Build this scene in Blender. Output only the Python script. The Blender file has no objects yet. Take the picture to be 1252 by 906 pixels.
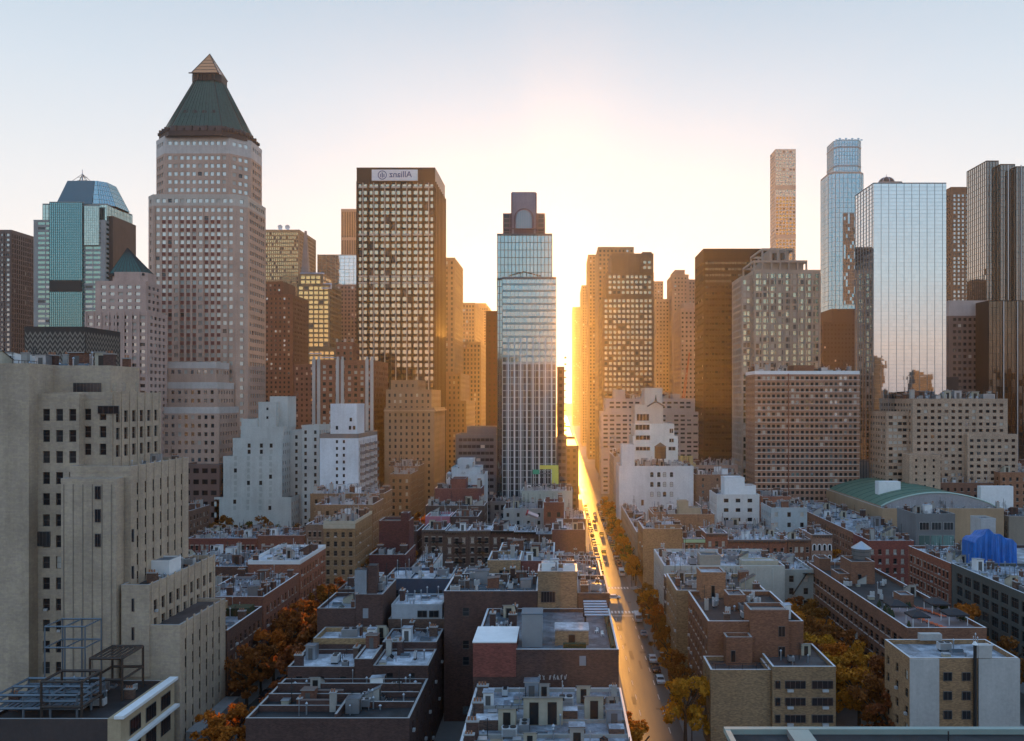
import bpy, math, random
from math import radians, sin, cos, pi, atan2, sqrt
C = bpy.context.scene
COL = C.collection
rnd = random.Random(7)

# ------------------------------------------------------------------ camera
CAMZ = 65.0
cam_d = bpy.data.cameras.new('camera'); cam = bpy.data.objects.new('camera', cam_d); COL.objects.link(cam)
cam.location = (0, 0, CAMZ); cam.rotation_euler = (radians(90), 0, 0)
cam_d.sensor_width = 36; cam_d.lens = 36 * 1000 / 1252
cam_d.shift_x = (626 - 685) / 1252
cam_d.shift_y = (488 - 453) / 1252
cam_d.clip_start = 1; cam_d.clip_end = 20000
C.camera = cam

# ------------------------------------------------------------------ sky and sun
NISH, AIR = .07, .92          # share of the physical sky and of the pale dawn air light
SUN_EL, SUN_AZ = radians(3.0), radians(0.42)      # a low sun at the far end of the street (+Y)
w = bpy.data.worlds.new('World'); C.world = w; w.use_nodes = True
nt = w.node_tree; nt.nodes.clear()
sky = nt.nodes.new('ShaderNodeTexSky'); sky.sky_type = 'NISHITA'; sky.sun_disc = False
sky.sun_elevation = SUN_EL; sky.sun_rotation = SUN_AZ; sky.altitude = 50
sky.air_density = 1.0; sky.dust_density = 0.6; sky.ozone_density = 2.0
bg = nt.nodes.new('ShaderNodeBackground'); wo = nt.nodes.new('ShaderNodeOutputWorld')
hs = nt.nodes.new('ShaderNodeHueSaturation'); hs.inputs['Saturation'].default_value = 0.45
nt.links.new(sky.outputs[0], hs.inputs['Color'])
tc = nt.nodes.new('ShaderNodeTexCoord'); sp = nt.nodes.new('ShaderNodeSeparateXYZ'); nt.links.new(tc.outputs['Generated'], sp.inputs[0])
def ramp(stops):
    r = nt.nodes.new('ShaderNodeValToRGB'); nt.links.new(sp.outputs[2], r.inputs[0]); e = r.color_ramp.elements
    for i, (p, c) in enumerate(stops):
        q = e[i] if i < 2 else e.new(p)
        q.position = p; q.color = (*c, 1)
    return r.outputs[0]
west = ramp([(0, (.42, .33, .31)), (1, (.2, .34, .56)), (.06, (.60, .46, .39)), (.14, (.50, .54, .55)), (.26, (.37, .50, .60)), (.5, (.23, .37, .55))])
east = ramp([(0, (.55, .52, .48)), (1, (.2, .34, .56)), (.08, (.56, .54, .52)), (.22, (.475, .49, .505)), (.34, (.37, .425, .48)), (.46, (.26, .34, .42))])
ey = nt.nodes.new('ShaderNodeMapRange'); ey.inputs['From Min'].default_value = -.35; ey.inputs['From Max'].default_value = .45; nt.links.new(sp.outputs[1], ey.inputs[0])
mix = nt.nodes.new('ShaderNodeMix'); mix.data_type = 'RGBA'; nt.links.new(ey.outputs[0], mix.inputs[0]); nt.links.new(west, mix.inputs[6]); nt.links.new(east, mix.inputs[7])
def scl(sock, k):
    v = nt.nodes.new('ShaderNodeVectorMath'); v.operation = 'SCALE'; nt.links.new(sock, v.inputs[0]); v.inputs['Scale'].default_value = k; return v.outputs[0]
add = nt.nodes.new('ShaderNodeVectorMath'); add.operation = 'ADD'
bg.inputs[1].default_value = 0.1
nt.links.new(scl(hs.outputs[0], NISH), add.inputs[0]); nt.links.new(scl(mix.outputs[2], AIR / .1), add.inputs[1])
nt.links.new(add.outputs[0], bg.inputs[0])
nt.links.new(bg.outputs[0], wo.inputs[0])
sd = bpy.data.lights.new('sun', 'SUN'); sun = bpy.data.objects.new('sun', sd); COL.objects.link(sun)
sd.energy = 5.0; sd.angle = radians(0.5); sd.color = (1.0, 0.43, 0.07)
sun.rotation_euler = (-(pi / 2 - SUN_EL), 0, -SUN_AZ)   # light travels towards -Y
C.view_settings.view_transform = 'Standard'; C.view_settings.look = 'None'
C.view_settings.gamma = 1; C.view_settings.use_curve_mapping = False
C.view_settings.exposure = 0.95
C.render.engine = 'CYCLES'
cy = C.cycles
cy.use_denoising = True; cy.max_bounces = 5; cy.diffuse_bounces = 2; cy.glossy_bounces = 3
cy.transmission_bounces = 2; cy.transparent_max_bounces = 6; cy.volume_bounces = 0
cy.volume_step_rate = 1; cy.sample_clamp_indirect = 4; cy.caustics_reflective = False; cy.caustics_refractive = False

# ------------------------------------------------------------------ materials
MC = {}
def newmat(key):
    m = bpy.data.materials.new(key); m.use_nodes = True
    n = m.node_tree; b = n.nodes['Principled BSDF']
    return m, n, b
def N(n, t, **kw):
    o = n.nodes.new(t)
    for k, v in kw.items(): setattr(o, k, v)
    return o
def math_(n, op, a, b=None):
    o = N(n, 'ShaderNodeMath', operation=op)
    for i, v in enumerate((a, b)):
        if v is None: continue
        if isinstance(v, (int, float)): o.inputs[i].default_value = v
        else: n.links.new(v, o.inputs[i])
    return o.outputs[0]
def noise(n, scale, vec=None, sx=1, sy=1, sz=1, detail=3, rough=.6):
    if vec is None:
        g = N(n, 'ShaderNodeNewGeometry'); vec = g.outputs['Position']
    mp = N(n, 'ShaderNodeMapping'); mp.inputs['Scale'].default_value = (sx, sy, sz)
    n.links.new(vec, mp.inputs['Vector'])
    t = N(n, 'ShaderNodeTexNoise'); t.inputs['Scale'].default_value = scale; t.inputs['Detail'].default_value = detail
    t.inputs['Roughness'].default_value = rough
    n.links.new(mp.outputs[0], t.inputs['Vector'])
    return t.outputs['Fac']
def mul_rgb(n, col, fac):
    o = N(n, 'ShaderNodeVectorMath', operation='SCALE'); n.links.new(col, o.inputs[0]); n.links.new(fac, o.inputs['Scale'])
    return o.outputs[0]
def wall(rgb, kind='masonry', rough=.85, var=.42):
    """masonry wall: broad weathering, rain streaks, fine grain and courses, all tied to the wall itself"""
    key = ('w', rgb, kind, var)
    if key in MC: return MC[key]
    m, n, b = newmat('masonry' if kind != 'brick' else 'brickwork')
    g = N(n, 'ShaderNodeNewGeometry'); P = g.outputs['Position']
    big = noise(n, .09, P, detail=4); st = noise(n, .5, P, 1, 1, .07, 4, .7); fine = noise(n, 1.7, P, detail=6, rough=.75)
    f = math_(n, 'ADD', math_(n, 'MULTIPLY', big, var * 1.5), math_(n, 'MULTIPLY', st, var * 1.0))
    f = math_(n, 'ADD', f, math_(n, 'MULTIPLY', fine, var * 1.3))
    f = math_(n, 'ADD', f, 1 - var * 1.9)
    base = N(n, 'ShaderNodeRGB'); base.outputs[0].default_value = (*rgb, 1)
    col = base.outputs[0]
    if kind in ('brick', 'block'):
        lo = .7 if kind == 'brick' else .92
        sep = N(n, 'ShaderNodeSeparateXYZ'); n.links.new(P, sep.inputs[0])
        cmb = N(n, 'ShaderNodeCombineXYZ'); n.links.new(math_(n, 'ADD', sep.outputs[0], sep.outputs[1]), cmb.inputs[0]); n.links.new(sep.outputs[2], cmb.inputs[1])
        bt = N(n, 'ShaderNodeTexBrick'); n.links.new(cmb.outputs[0], bt.inputs['Vector'])
        bt.inputs['Scale'].default_value = 1; bt.inputs['Brick Width'].default_value = .45; bt.inputs['Row Height'].default_value = .15
        if kind == 'block': bt.inputs['Brick Width'].default_value = .9; bt.inputs['Row Height'].default_value = .3
        bt.inputs['Mortar Size'].default_value = .012
        bt.inputs['Color1'].default_value = (rgb[0] * lo, rgb[1] * lo, rgb[2] * lo, 1)
        bt.inputs['Color2'].default_value = (rgb[0] * (2 - lo), rgb[1] * (2 - lo), rgb[2] * (1.9 - lo), 1)
        bt.inputs['Mortar'].default_value = (rgb[0] * .7 + .06, rgb[1] * .7 + .06, rgb[2] * .7 + .055, 1)
        col = bt.outputs['Color']
    n.links.new(mul_rgb(n, col, f), b.inputs['Base Color'])
    b.inputs['Roughness'].default_value = rough; b.inputs['Specular IOR Level'].default_value = .25
    bp = N(n, 'ShaderNodeBump'); bp.inputs['Strength'].default_value = .35; bp.inputs['Distance'].default_value = .08
    n.links.new(fine, bp.inputs['Height']); n.links.new(bp.outputs[0], b.inputs['Normal'])
    MC[key] = m; return m
def brick(*rgb): return wall(rgb, 'brick')
def stone(*rgb): return wall(rgb, 'masonry')
def plain(key, rgb, rough=.6, metal=0, var=.15, spec=.4):
    if key in MC: return MC[key]
    m, n, b = newmat(key)
    f = math_(n, 'ADD', math_(n, 'MULTIPLY', noise(n, .8, detail=5), var * 2), 1 - var)
    base = N(n, 'ShaderNodeRGB'); base.outputs[0].default_value = (*rgb, 1)
    n.links.new(mul_rgb(n, base.outputs[0], f), b.inputs['Base Color'])
    b.inputs['Roughness'].default_value = rough; b.inputs['Metallic'].default_value = metal
    b.inputs['Specular IOR Level'].default_value = spec
    MC[key] = m; return m
def roofing(key, rgb, patch=.5, rough=.75, scale=.25):
    """roof membrane: patched sheets, puddle stains, seams"""
    if key in MC: return MC[key]
    m, n, b = newmat(key)
    g = N(n, 'ShaderNodeNewGeometry'); P = g.outputs['Position']
    v = N(n, 'ShaderNodeTexVoronoi', distance='CHEBYCHEV'); v.inputs['Scale'].default_value = scale
    n.links.new(P, v.inputs['Vector'])
    sv = N(n, 'ShaderNodeSeparateXYZ'); n.links.new(v.outputs['Color'], sv.inputs[0])
    st = noise(n, .35, P, detail=6, rough=.75)
    rr = N(n, 'ShaderNodeValToRGB'); rr.color_ramp.elements[0].position = .38; rr.color_ramp.elements[1].position = .62
    rr.color_ramp.elements[0].color = (.45, .45, .45, 1); rr.color_ramp.elements[1].color = (1, 1, 1, 1)
    n.links.new(st, rr.inputs[0])
    f = math_(n, 'MULTIPLY', rr.outputs[0], math_(n, 'ADD', math_(n, 'MULTIPLY', sv.outputs[0], patch), 1 - patch * .5))
    f = math_(n, 'MULTIPLY', f, math_(n, 'ADD', math_(n, 'MULTIPLY', noise(n, 3, P, detail=4), .6), .7))
    base = N(n, 'ShaderNodeRGB'); base.outputs[0].default_value = (*rgb, 1)
    n.links.new(mul_rgb(n, base.outputs[0], f), b.inputs['Base Color'])
    b.inputs['Roughness'].default_value = rough; b.inputs['Specular IOR Level'].default_value = .3
    MC[key] = m; return m
def glass(key, rgb, metal, rough=.06, rand=.0, blot=0.0):
    if key in MC: return MC[key]
    m, n, b = newmat(key)
    base = N(n, 'ShaderNodeRGB'); base.outputs[0].default_value = (*rgb, 1); col = base.outputs[0]
    if rand:
        oi = N(n, 'ShaderNodeNewGeometry')
        f = math_(n, 'ADD', math_(n, 'MULTIPLY', oi.outputs['Random Per Island'], rand * 2), 1 - rand)
        col = mul_rgb(n, col, f)
    n.links.new(col, b.inputs['Base Color'])
    b.inputs['Metallic'].default_value = metal; b.inputs['Roughness'].default_value = rough
    b.inputs['IOR'].default_value = 1.52
    MC[key] = m; return m
TAR = roofing('tar_roof', (.055, .06, .068), .6, .6)
DARKTAR = roofing('dark_tar_roof', (.03, .033, .038), .4, .7)
SILVER = roofing('silver_coated_roof', (.34, .38, .44), .8, .55, .4)
PALE = roofing('pale_membrane_roof', (.55, .59, .66), .55, .55, .35)
GREYR = roofing('grey_roof', (.15, .17, .2), .7, .6, .4)
CAP = plain('coping_stone', (.3, .3, .3), .7)
CAPB = plain('pale_coping', (.55, .56, .58), .6)
CAPR = plain('brown_coping', (.12, .09, .08), .7)
WPAINT = plain('white_paint', (.72, .74, .76), .5)
GMETAL = plain('galvanised_metal', (.38, .41, .45), .35, .7)
DMETAL = plain('dark_metal', (.03, .032, .035), .45, .5)
BLACKM = plain('black_metal', (.012, .012, .014), .4, .2)
FRAME = plain('window_frame_paint', (.1, .1, .1), .5)
FRAMEW = plain('window_frame_white', (.5, .5, .5), .5)
GD = glass('dark_glass', (.014, .017, .022), 0, .1); GD.node_tree.nodes['Principled BSDF'].inputs['IOR'].default_value = 1.3
GM = glass('dim_glass', (.05, .06, .07), .5, .07)
GS = glass('sky_glass', (.32, .37, .4), .9, .05)
GB = plain('window_blind', (.42, .4, .36), .5, 0, .1, .8)
GG = glass('green_glass', (.22, .36, .34), .9, .05)
GY = glass('bronze_glass', (.42, .34, .2), .9, .05)
def lampmat(key, rgb, s):
    if key in MC: return MC[key]
    m, n, b = newmat(key); b.inputs['Emission Color'].default_value = (*rgb, 1); b.inputs['Emission Strength'].default_value = s
    b.inputs['Base Color'].default_value = (.3, .2, .1, 1); MC[key] = m; return m
GL = lampmat('lit_window', (1, .62, .25), 1.1)
MIX = {'res': [(GD, 60), (GM, 22), (GB, 14), (GS, 6)],
       'dark': [(GD, 80), (GM, 18), (GB, 3)],
       'tower': [(GM, 4), (GS, 80), (GB, 9)],
       'sky': [(GS, 80), (GM, 12), (GB, 8)],
       'bronze': [(GY, 80), (GM, 12), (GD, 10)],
       'office': [(GM, 78), (GD, 10), (GS, 6), (GB, 4)],
       'green': [(GG, 90), (GS, 5), (GM, 5)],
       'white': [(GB, 45), (GM, 30), (GD, 30)]}
def pick(mix):
    L = MIX[mix]; t = rnd.random() * sum(a[1] for a in L)
    for m, k in L:
        t -= k
        if t <= 0: return m
    return L[0][0]

# ------------------------------------------------------------------ geometry helpers
def PX(px, Y): return (px - 685) * Y / 1000
def PZ(py, Y): return CAMZ - (py - 488) * Y / 1000
ORG = {}
def org_of(p):
    """world position of the thing a part belongs to"""
    while p is not None and p.name not in ORG: p = p.parent
    return ORG[p.name] if p is not None else (0, 0, 0)
class G:
    """collects faces (world coordinates) for ONE mesh"""
    def __init__(s): s.v = []; s.f = []; s.m = []; s.mats = []
    def mi(s, mat):
        if mat not in s.mats: s.mats.append(mat)
        return s.mats.index(mat)
    def poly(s, pts, mat):
        k = len(s.v); s.v.extend(pts); s.f.append(tuple(range(k, k + len(pts)))); s.m.append(s.mi(mat))
    def box(s, x0, x1, y0, y1, z0, z1, mat, bottom=False, top=None):
        a = [(x0, y0, z0), (x1, y0, z0), (x1, y1, z0), (x0, y1, z0), (x0, y0, z1), (x1, y0, z1), (x1, y1, z1), (x0, y1, z1)]
        k = len(s.v); s.v.extend(a); i = s.mi(mat)
        F = [(0, 1, 5, 4), (1, 2, 6, 5), (2, 3, 7, 6), (3, 0, 4, 7)]
        for q in F: s.f.append(tuple(k + j for j in q)); s.m.append(i)
        s.f.append((k + 4, k + 5, k + 6, k + 7)); s.m.append(s.mi(top) if top else i)
        s.f.append((k + 3, k + 2, k + 1, k)); s.m.append(i)
    def prism(s, poly, z0, z1, mat, top=None, scale=1.0, bottom=False, cx=None, cy=None):
        n = len(poly)
        if cx is None: cx = sum(p[0] for p in poly) / n
        if cy is None: cy = sum(p[1] for p in poly) / n
        up = [(cx + (x - cx) * scale, cy + (y - cy) * scale) for x, y in poly]
        for i in range(n):
            a, b = poly[i], poly[(i + 1) % n]; c, d = up[(i + 1) % n], up[i]
            s.poly([(*a, z0), (*b, z0), (*c, z1), (*d, z1)], mat)
        if scale > .001: s.poly([(*p, z1) for p in up], top or mat)
        if bottom: s.poly([(*p, z0) for p in reversed(poly)], mat)
        return up
    def cyl(s, cx, cy, z0, z1, r, mat, n=10, r1=None, top=None):
        poly = [(cx + r * cos(2 * pi * i / n), cy + r * sin(2 * pi * i / n)) for i in range(n)]
        s.prism(poly, z0, z1, mat, top, (r1 / r if r1 is not None else 1), True)
    def bar(s, p, q, r, mat):
        """square bar from p to q, any direction"""
        import mathutils
        p = mathutils.Vector(p); q = mathutils.Vector(q); d = (q - p)
        if d.length < 1e-4: return
        u = d.orthogonal().normalized(); v = d.normalized().cross(u)
        c = [(u + v) * r, (v - u) * r, (-u - v) * r, (u - v) * r]
        A = [tuple(p + k) for k in c]; B = [tuple(q + k) for k in c]
        for i in range(4): s.poly([A[i], A[(i + 1) % 4], B[(i + 1) % 4], B[i]], mat)
        s.poly(A[::-1], mat); s.poly(B, mat)
    def mesh(s, name, org=(0, 0, 0)):
        me = bpy.data.meshes.new(name)
        ox, oy, oz = org
        me.from_pydata([(x - ox, y - oy, z - oz) for x, y, z in s.v], [], s.f)
        for m in s.mats: me.materials.append(m)
        me.polygons.foreach_set('material_index', s.m); me.update()
        return me
    def build(s, name, parent=None, org=None):
        if not s.f: return None
        if org is None: org = org_of(parent)
        me = s.mesh(name, org); o = bpy.data.objects.new(name, me); COL.objects.link(o)
        if parent is not None: o.parent = parent
        else: o.location = org
        return o
def tag(o, label=None, cat=None, group=None, kind=None):
    if label: o['label'] = label
    if cat: o['category'] = cat
    if group: o['group'] = group
    if kind: o['kind'] = kind
    return o
def thing(name, label, cat, loc, group=None):
    o = bpy.data.objects.new(name, None); COL.objects.link(o); o.location = loc; ORG[o.name] = tuple(loc)
    o.empty_display_size = 1
    return tag(o, label, cat, group)
def inst(name, me, parent, loc, rz=0, world=True):
    o = bpy.data.objects.new(name, me); COL.objects.link(o)
    if parent is not None:
        p = org_of(parent); q = parent.location if parent.name not in ORG else (0, 0, 0); o.parent = parent; o.location = (loc[0] - p[0] - q[0], loc[1] - p[1] - q[1], loc[2] - p[2] - q[2])
    else: o.location = loc
    o.rotation_euler = (0, 0, rz)
    return o
def rect(x0, x1, y0, y1): return [(x0, y0), (x1, y0), (x1, y1), (x0, y1)]
def octa(x0, x1, y0, y1, c): return [(x0 + c, y0), (x1 - c, y0), (x1, y0 + c), (x1, y1 - c), (x1 - c, y1), (x0 + c, y1), (x0, y1 - c), (x0, y0 + c)]

WM = {}
def win_geo(g, org, u, wd, ht, rec, mat, fr, style, sill=None, lint=False):
    """one window set into its opening: org = centre of the opening on the wall's outer face"""
    n = (u[1], -u[0])
    def Q(a, d, z): return (org[0] + u[0] * a - n[0] * d, org[1] + u[1] * a - n[1] * d, org[2] + z)
    hw, hh = wd / 2, ht / 2
    g.poly([Q(-hw, rec, -hh), Q(hw, rec, -hh), Q(hw, rec, hh), Q(-hw, rec, hh)], mat)
    if sill:
        e = hw + .15; d = -.12
        for (q0, q1) in ((-hh - .18, -hh - .01),) + (((hh + .01, hh + .3),) if lint else ()):
            g.poly([Q(-e, d, q0), Q(e, d, q0), Q(e, d, q1), Q(-e, d, q1)], sill); g.poly([Q(-e, d, q1), Q(e, d, q1), Q(e, 0, q1), Q(-e, 0, q1)], sill)
            g.poly([Q(e, d, q0), Q(e, 0, q0), Q(e, 0, q1), Q(e, d, q1)], sill); g.poly([Q(-e, 0, q0), Q(-e, d, q0), Q(-e, d, q1), Q(-e, 0, q1)], sill)
    if style:
        def strip(a0, a1, z0, z1, d): g.poly([Q(a0, d, z0), Q(a1, d, z0), Q(a1, d, z1), Q(a0, d, z1)], fr)
        t = .07; d = rec - .04
        strip(-hw, -hw + t, -hh, hh, d); strip(hw - t, hw, -hh, hh, d)
        strip(-hw + t, hw - t, hh - t, hh, d); strip(-hw + t, hw - t, -hh, -hh + t, d)
        if style == 1: strip(-hw + t, hw - t, -.04, .04, d)
        if style > 1:
            for i in range(1, style): a = -hw + wd * i / style; strip(a - .04, a + .04, -hh + t, hh - t, d)
            strip(-hw + t, hw - t, .12 * ht, .12 * ht + .07, d - .005)
def win_mesh(wd, ht, rec, mat, fr, style, sill=None, lint=False):
    k = (round(wd, 3), round(ht, 3), rec, mat.name, fr.name, style, sill.name if sill else 0, bool(lint))
    if k not in WM:
        g = G(); win_geo(g, (0, 0, 0), (1, 0), wd, ht, rec, mat, fr, style, sill, lint); WM[k] = g.mesh('window')
    return WM[k]
def W(p, fh, w, h, mix='res', rec=.3, m=.8, z=.9, fr=None, st=None, skip=0, sill=None, lint=None, top=1.0, pairs=False):
    return dict(p=p, fh=fh, w=w, h=h, mix=mix, rec=rec, m=m, z=z, fr=fr, st=st, skip=skip, sill=sill, lint=lint, top=top, pairs=pairs)
def CW(pw, ph, gl, mu, mw=.12, tilt=.004, vert=None, band=None, bandh=0, md=.12):
    return dict(cw=True, pw=pw, ph=ph, gl=gl, mu=mu, mw=mw, tilt=tilt, vert=vert, band=band, bandh=bandh, md=md)

class Bld:
    def __init__(s, name, label, x, y, group=None, cat='building', lod=None):
        s.root = thing(name, label, cat, (x, y, 0), group); s.walls = {}; s.wins = []; s.roofg = G(); s.par = G(); s.glass = G(); s.mull = G(); s.trim = G()
        s.tiers = []
    def wg(s, mat): return s.walls.setdefault(mat.name, G())
    def facade(s, a, b, z0, z1, mat, sp):
        L = sqrt((b[0] - a[0]) ** 2 + (b[1] - a[1]) ** 2)
        u = ((b[0] - a[0]) / L, (b[1] - a[1]) / L); n = (u[1], -u[0])
        def Q(t, z, d=0): return (a[0] + u[0] * t + n[0] * d, a[1] + u[1] * t + n[1] * d, z)
        g = s.wg(mat)
        mx, my = (a[0] + b[0]) / 2, (a[1] + b[1]) / 2
        if sp is None or (-mx * n[0] - my * n[1]) <= 0:
            g.poly([Q(0, z0), Q(L, z0), Q(L, z1), Q(0, z1)], mat); return
        if sp.get('cw'):
            nx = max(1, round(L / sp['pw'])); nz = max(1, round((z1 - z0) / sp['ph']))
            dx = L / nx; dz = (z1 - z0) / nz; gg = s.glass; t = sp['tilt']
            for j in range(nz):
                za, zb = z0 + j * dz, z0 + (j + 1) * dz
                gl = sp['gl']
                if zb < 0: continue
                bh = sp['bandh'] * dz
                for i in range(nx):
                    e = [rnd.uniform(-t, t) * dx for _ in range(3)]
                    gm = gl if not isinstance(gl, list) else rnd.choice(gl)
                    gg.poly([Q(i * dx, za, -.05 + e[0]), Q((i + 1) * dx, za, -.05 + e[1]), Q((i + 1) * dx, zb, -.05 + e[1] + e[2]), Q(i * dx, zb, -.05 + e[0] + e[2])], gm)
                if bh: s.mull.poly([Q(0, za, .05), Q(L, za, .05), Q(L, za + bh, .05), Q(0, za + bh, .05)], sp['band']); s.mull.poly([Q(0, za + bh, .05), Q(L, za + bh, .05), Q(L, za + bh, -.1), Q(0, za + bh, -.1)], sp['band'])
            h = sp['mw'] / 2; mm = s.mull; D = sp['md']
            def bar(t0, t1, za, zb, d=D):
                mm.poly([Q(t0, za, d), Q(t1, za, d), Q(t1, zb, d), Q(t0, zb, d)], sp['mu'])
                mm.poly([Q(t0, za, -.1), Q(t0, za, d), Q(t0, zb, d), Q(t0, zb, -.1)], sp['mu'])
                mm.poly([Q(t1, za, d), Q(t1, za, -.1), Q(t1, zb, -.1), Q(t1, zb, d)], sp['mu'])
                mm.poly([Q(t0, zb, d), Q(t1, zb, d), Q(t1, zb, -.1), Q(t0, zb, -.1)], sp['mu'])
            for j in range(nz + 1):
                if not bh: bar(0, L, z0 + j * dz - h, z0 + j * dz + h)
            vt = sp['vert'] or 1
            hv = h if vt == 1 else h
            for i in range(0, nx + 1, vt): bar(min(max(i * dx - hv, 0), L - 2 * hv), min(max(i * dx - hv, 0), L - 2 * hv) + 2 * hv, z0, z1, D + .06)
            return
        p, fh, ww, hh = sp['p'], sp['fh'], sp['w'], sp['h']
        nx = int((L - 2 * sp['m'] + (p - ww)) // p); nz = int((z1 - sp['top'] * .0 - z0 - sp['z'] * .3) // fh)
        if nx < 1 or nz < 1:
            g.poly([Q(0, z0), Q(L, z0), Q(L, z1), Q(0, z1)], mat); return
        span = (nx - 1) * p; t0 = (L - span) / 2
        cs = [t0 + i * p for i in range(nx)]
        if sp['pairs']: cs = [c + (p * .5 - ww * .5 - .14) * (1 if i % 2 == 0 else -1) for i, c in enumerate(cs)]
        # rows hang from the top so that floors line up with the roof
        zs = [z1 - sp['top'] - hh / 2 - j * fh for j in range(nz) if z1 - sp['top'] - hh - j * fh > z0 + .3 and z1 - sp['top'] - hh - j * fh > 1]
        zs.reverse()
        if not zs: g.poly([Q(0, z0), Q(L, z0), Q(L, z1), Q(0, z1)], mat); return
        Y = min(a[1], b[1])
        r = sp['rec']; prev = z0
        fr = sp['fr'] or FRAME
        st = sp['st'] if sp['st'] is not None else (1 if Y < 300 else 0)
        for zc in zs:
            za, zb = zc - hh / 2, zc + hh / 2
            g.poly([Q(0, prev), Q(L, prev), Q(L, za), Q(0, za)], mat); prev = zb
            tp = 0; 
            for c in cs:
                ta, tb = c - ww / 2, c + ww / 2
                if sp['skip'] and rnd.random() < sp['skip']: continue
                g.poly([Q(tp, za), Q(ta, za), Q(ta, zb), Q(tp, zb)], mat); tp = tb
                g.poly([Q(ta, za), Q(tb, za), Q(tb, za, -r), Q(ta, za, -r)], mat)
                g.poly([Q(ta, za, -r), Q(ta, zb, -r), Q(ta, zb), Q(ta, za)], mat)
                g.poly([Q(tb, za), Q(tb, zb), Q(tb, zb, -r), Q(tb, za, -r)], mat)
                g.poly([Q(ta, zb, -r), Q(tb, zb, -r), Q(tb, zb), Q(ta, zb)], mat)
                s.wins.append((Q(c, zc), u, ww, hh, r, pick(sp['mix']), fr, st, sp['sill'], sp['lint']))
            g.poly([Q(tp, za), Q(L, za), Q(L, zb), Q(tp, zb)], mat)
        g.poly([Q(0, prev), Q(L, prev), Q(L, z1), Q(0, z1)], mat)
    def tier(s, poly, z0, z1, mat, F=None, S=None, Cn=None, roof=None, par=.9, cap=None, pm=None):
        """one storey-stack of the building; facades facing the viewer get their windows; F front, S sides, Cn cut corners"""
        k = len(poly)
        for i in range(k):
            a, b = poly[i], poly[(i + 1) % k]
            dx, dy = abs(b[0] - a[0]), abs(b[1] - a[1])
            sp = F if dy < .01 else S if dx < .01 else (Cn if Cn is not None else F)
            s.facade(a, b, z0, z1, mat, sp)
        if roof is not False:
            s.roofg.poly([(*p, z1 - .02) for p in poly], roof or TAR)
        if par:
            t = .35; o = .04; g = s.par; pmm = pm or mat; cp = cap or CAP
            cx = sum(p[0] for p in poly) / k; cy_ = sum(p[1] for p in poly) / k
            def off(d):
                R = []
                for i in range(k):
                    p0, p1, p2 = poly[i - 1], poly[i], poly[(i + 1) % k]
                    def nn(a, b):
                        l = sqrt((b[0] - a[0]) ** 2 + (b[1] - a[1]) ** 2) or 1; return ((b[1] - a[1]) / l, -(b[0] - a[0]) / l)
                    n1, n2 = nn(p0, p1), nn(p1, p2); q = 1 + n1[0] * n2[0] + n1[1] * n2[1]
                    R.append((p1[0] + (n1[0] + n2[0]) / q * d, p1[1] + (n1[1] + n2[1]) / q * d))
                return R
            O, I = off(o), off(-t); zt = z1 + par
            for i in range(k):
                j = (i + 1) % k
                g.poly([(*O[i], z1 - .25), (*O[j], z1 - .25), (*O[j], zt), (*O[i], zt)], pmm)
                g.poly([(*I[j], z1 - .02), (*I[i], z1 - .02), (*I[i], zt), (*I[j], zt)], pmm)
                g.poly([(*O[i], zt), (*O[j], zt), (*I[j], zt), (*I[i], zt)], cp)
                g.poly([(*O[j], z1 - .25), (*O[i], z1 - .25), (*poly[i], z1 - .25), (*poly[j], z1 - .25)], pmm)
        s.tiers.append((poly, z0, z1)); s.flush()
        return s
    def flush(s):
        R = s.root
        for k, g in s.walls.items(): g.build('wall', R)
        s.walls = {}
        for g, nm in ((s.roofg, 'roof'), (s.par, 'parapet'), (s.glass, 'glass_facade'), (s.mull, 'mullion_grid'), (s.trim, 'window_trim')): g.build(nm, R)
        s.roofg = G(); s.par = G(); s.glass = G(); s.mull = G(); s.trim = G()
    def box(s, name, x0, x1, y0, y1, z0, z1, mat, top=None, label=None):
        g = G(); g.box(x0, x1, y0, y1, z0, z1, mat, top=top); o = g.build(name, s.root)
        if label: o['label'] = label
        return o
    def done(s):
        R = s.root
        s.flush()
        ws = s.wins
        if ws:
            def score(wn):
                (x, y, z), u = wn[0], wn[1]
                px = 685 + 1000 * x / y; py = 488 - 1000 * (z - CAMZ) / y
                inside = 0 < px < 1252 and 0 < py < 906
                n = (u[1], -u[0]); d = sqrt(x * x + y * y)
                fac = (-x * n[0] - y * n[1]) / d
                return (inside, round(fac * wn[2] * wn[3] / (y * y) * 1e6), z)
            if len(ws) > 100:
                ws = sorted(ws, key=score, reverse=True)
            for (o, u, ww, hh, r, m, fr, st, sl, ln) in ws[:100]:
                inst('window', win_mesh(ww, hh, r, m, fr, st, sl, ln), R, o, atan2(u[1], u[0]))
                if o[1] < 300 and o[2] < 30 and 1.05 < ww < 1.7 and s.root['category'] == 'building' and rnd.random() < .16:
                    if 'ac' not in WM: q = G(); q.box(-.33, .33, -.38, .05, -.22, .22, plain('pale_ac_casing', (.5, .52, .54), .45, .3)); WM['ac'] = q.mesh('window_ac_unit')
                    inst('window_ac_unit', WM['ac'], R, (o[0], o[1], o[2] - hh / 2 + .23), atan2(u[1], u[0]))
            if len(ws) > 100:
                g = G()
                for (o, u, ww, hh, r, m, fr, st, sl, ln) in ws[100:]: win_geo(g, o, u, ww, hh, r, m, fr, st, sl, ln)
                tag(g.build('window', R), kind='stuff')
        return s
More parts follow.
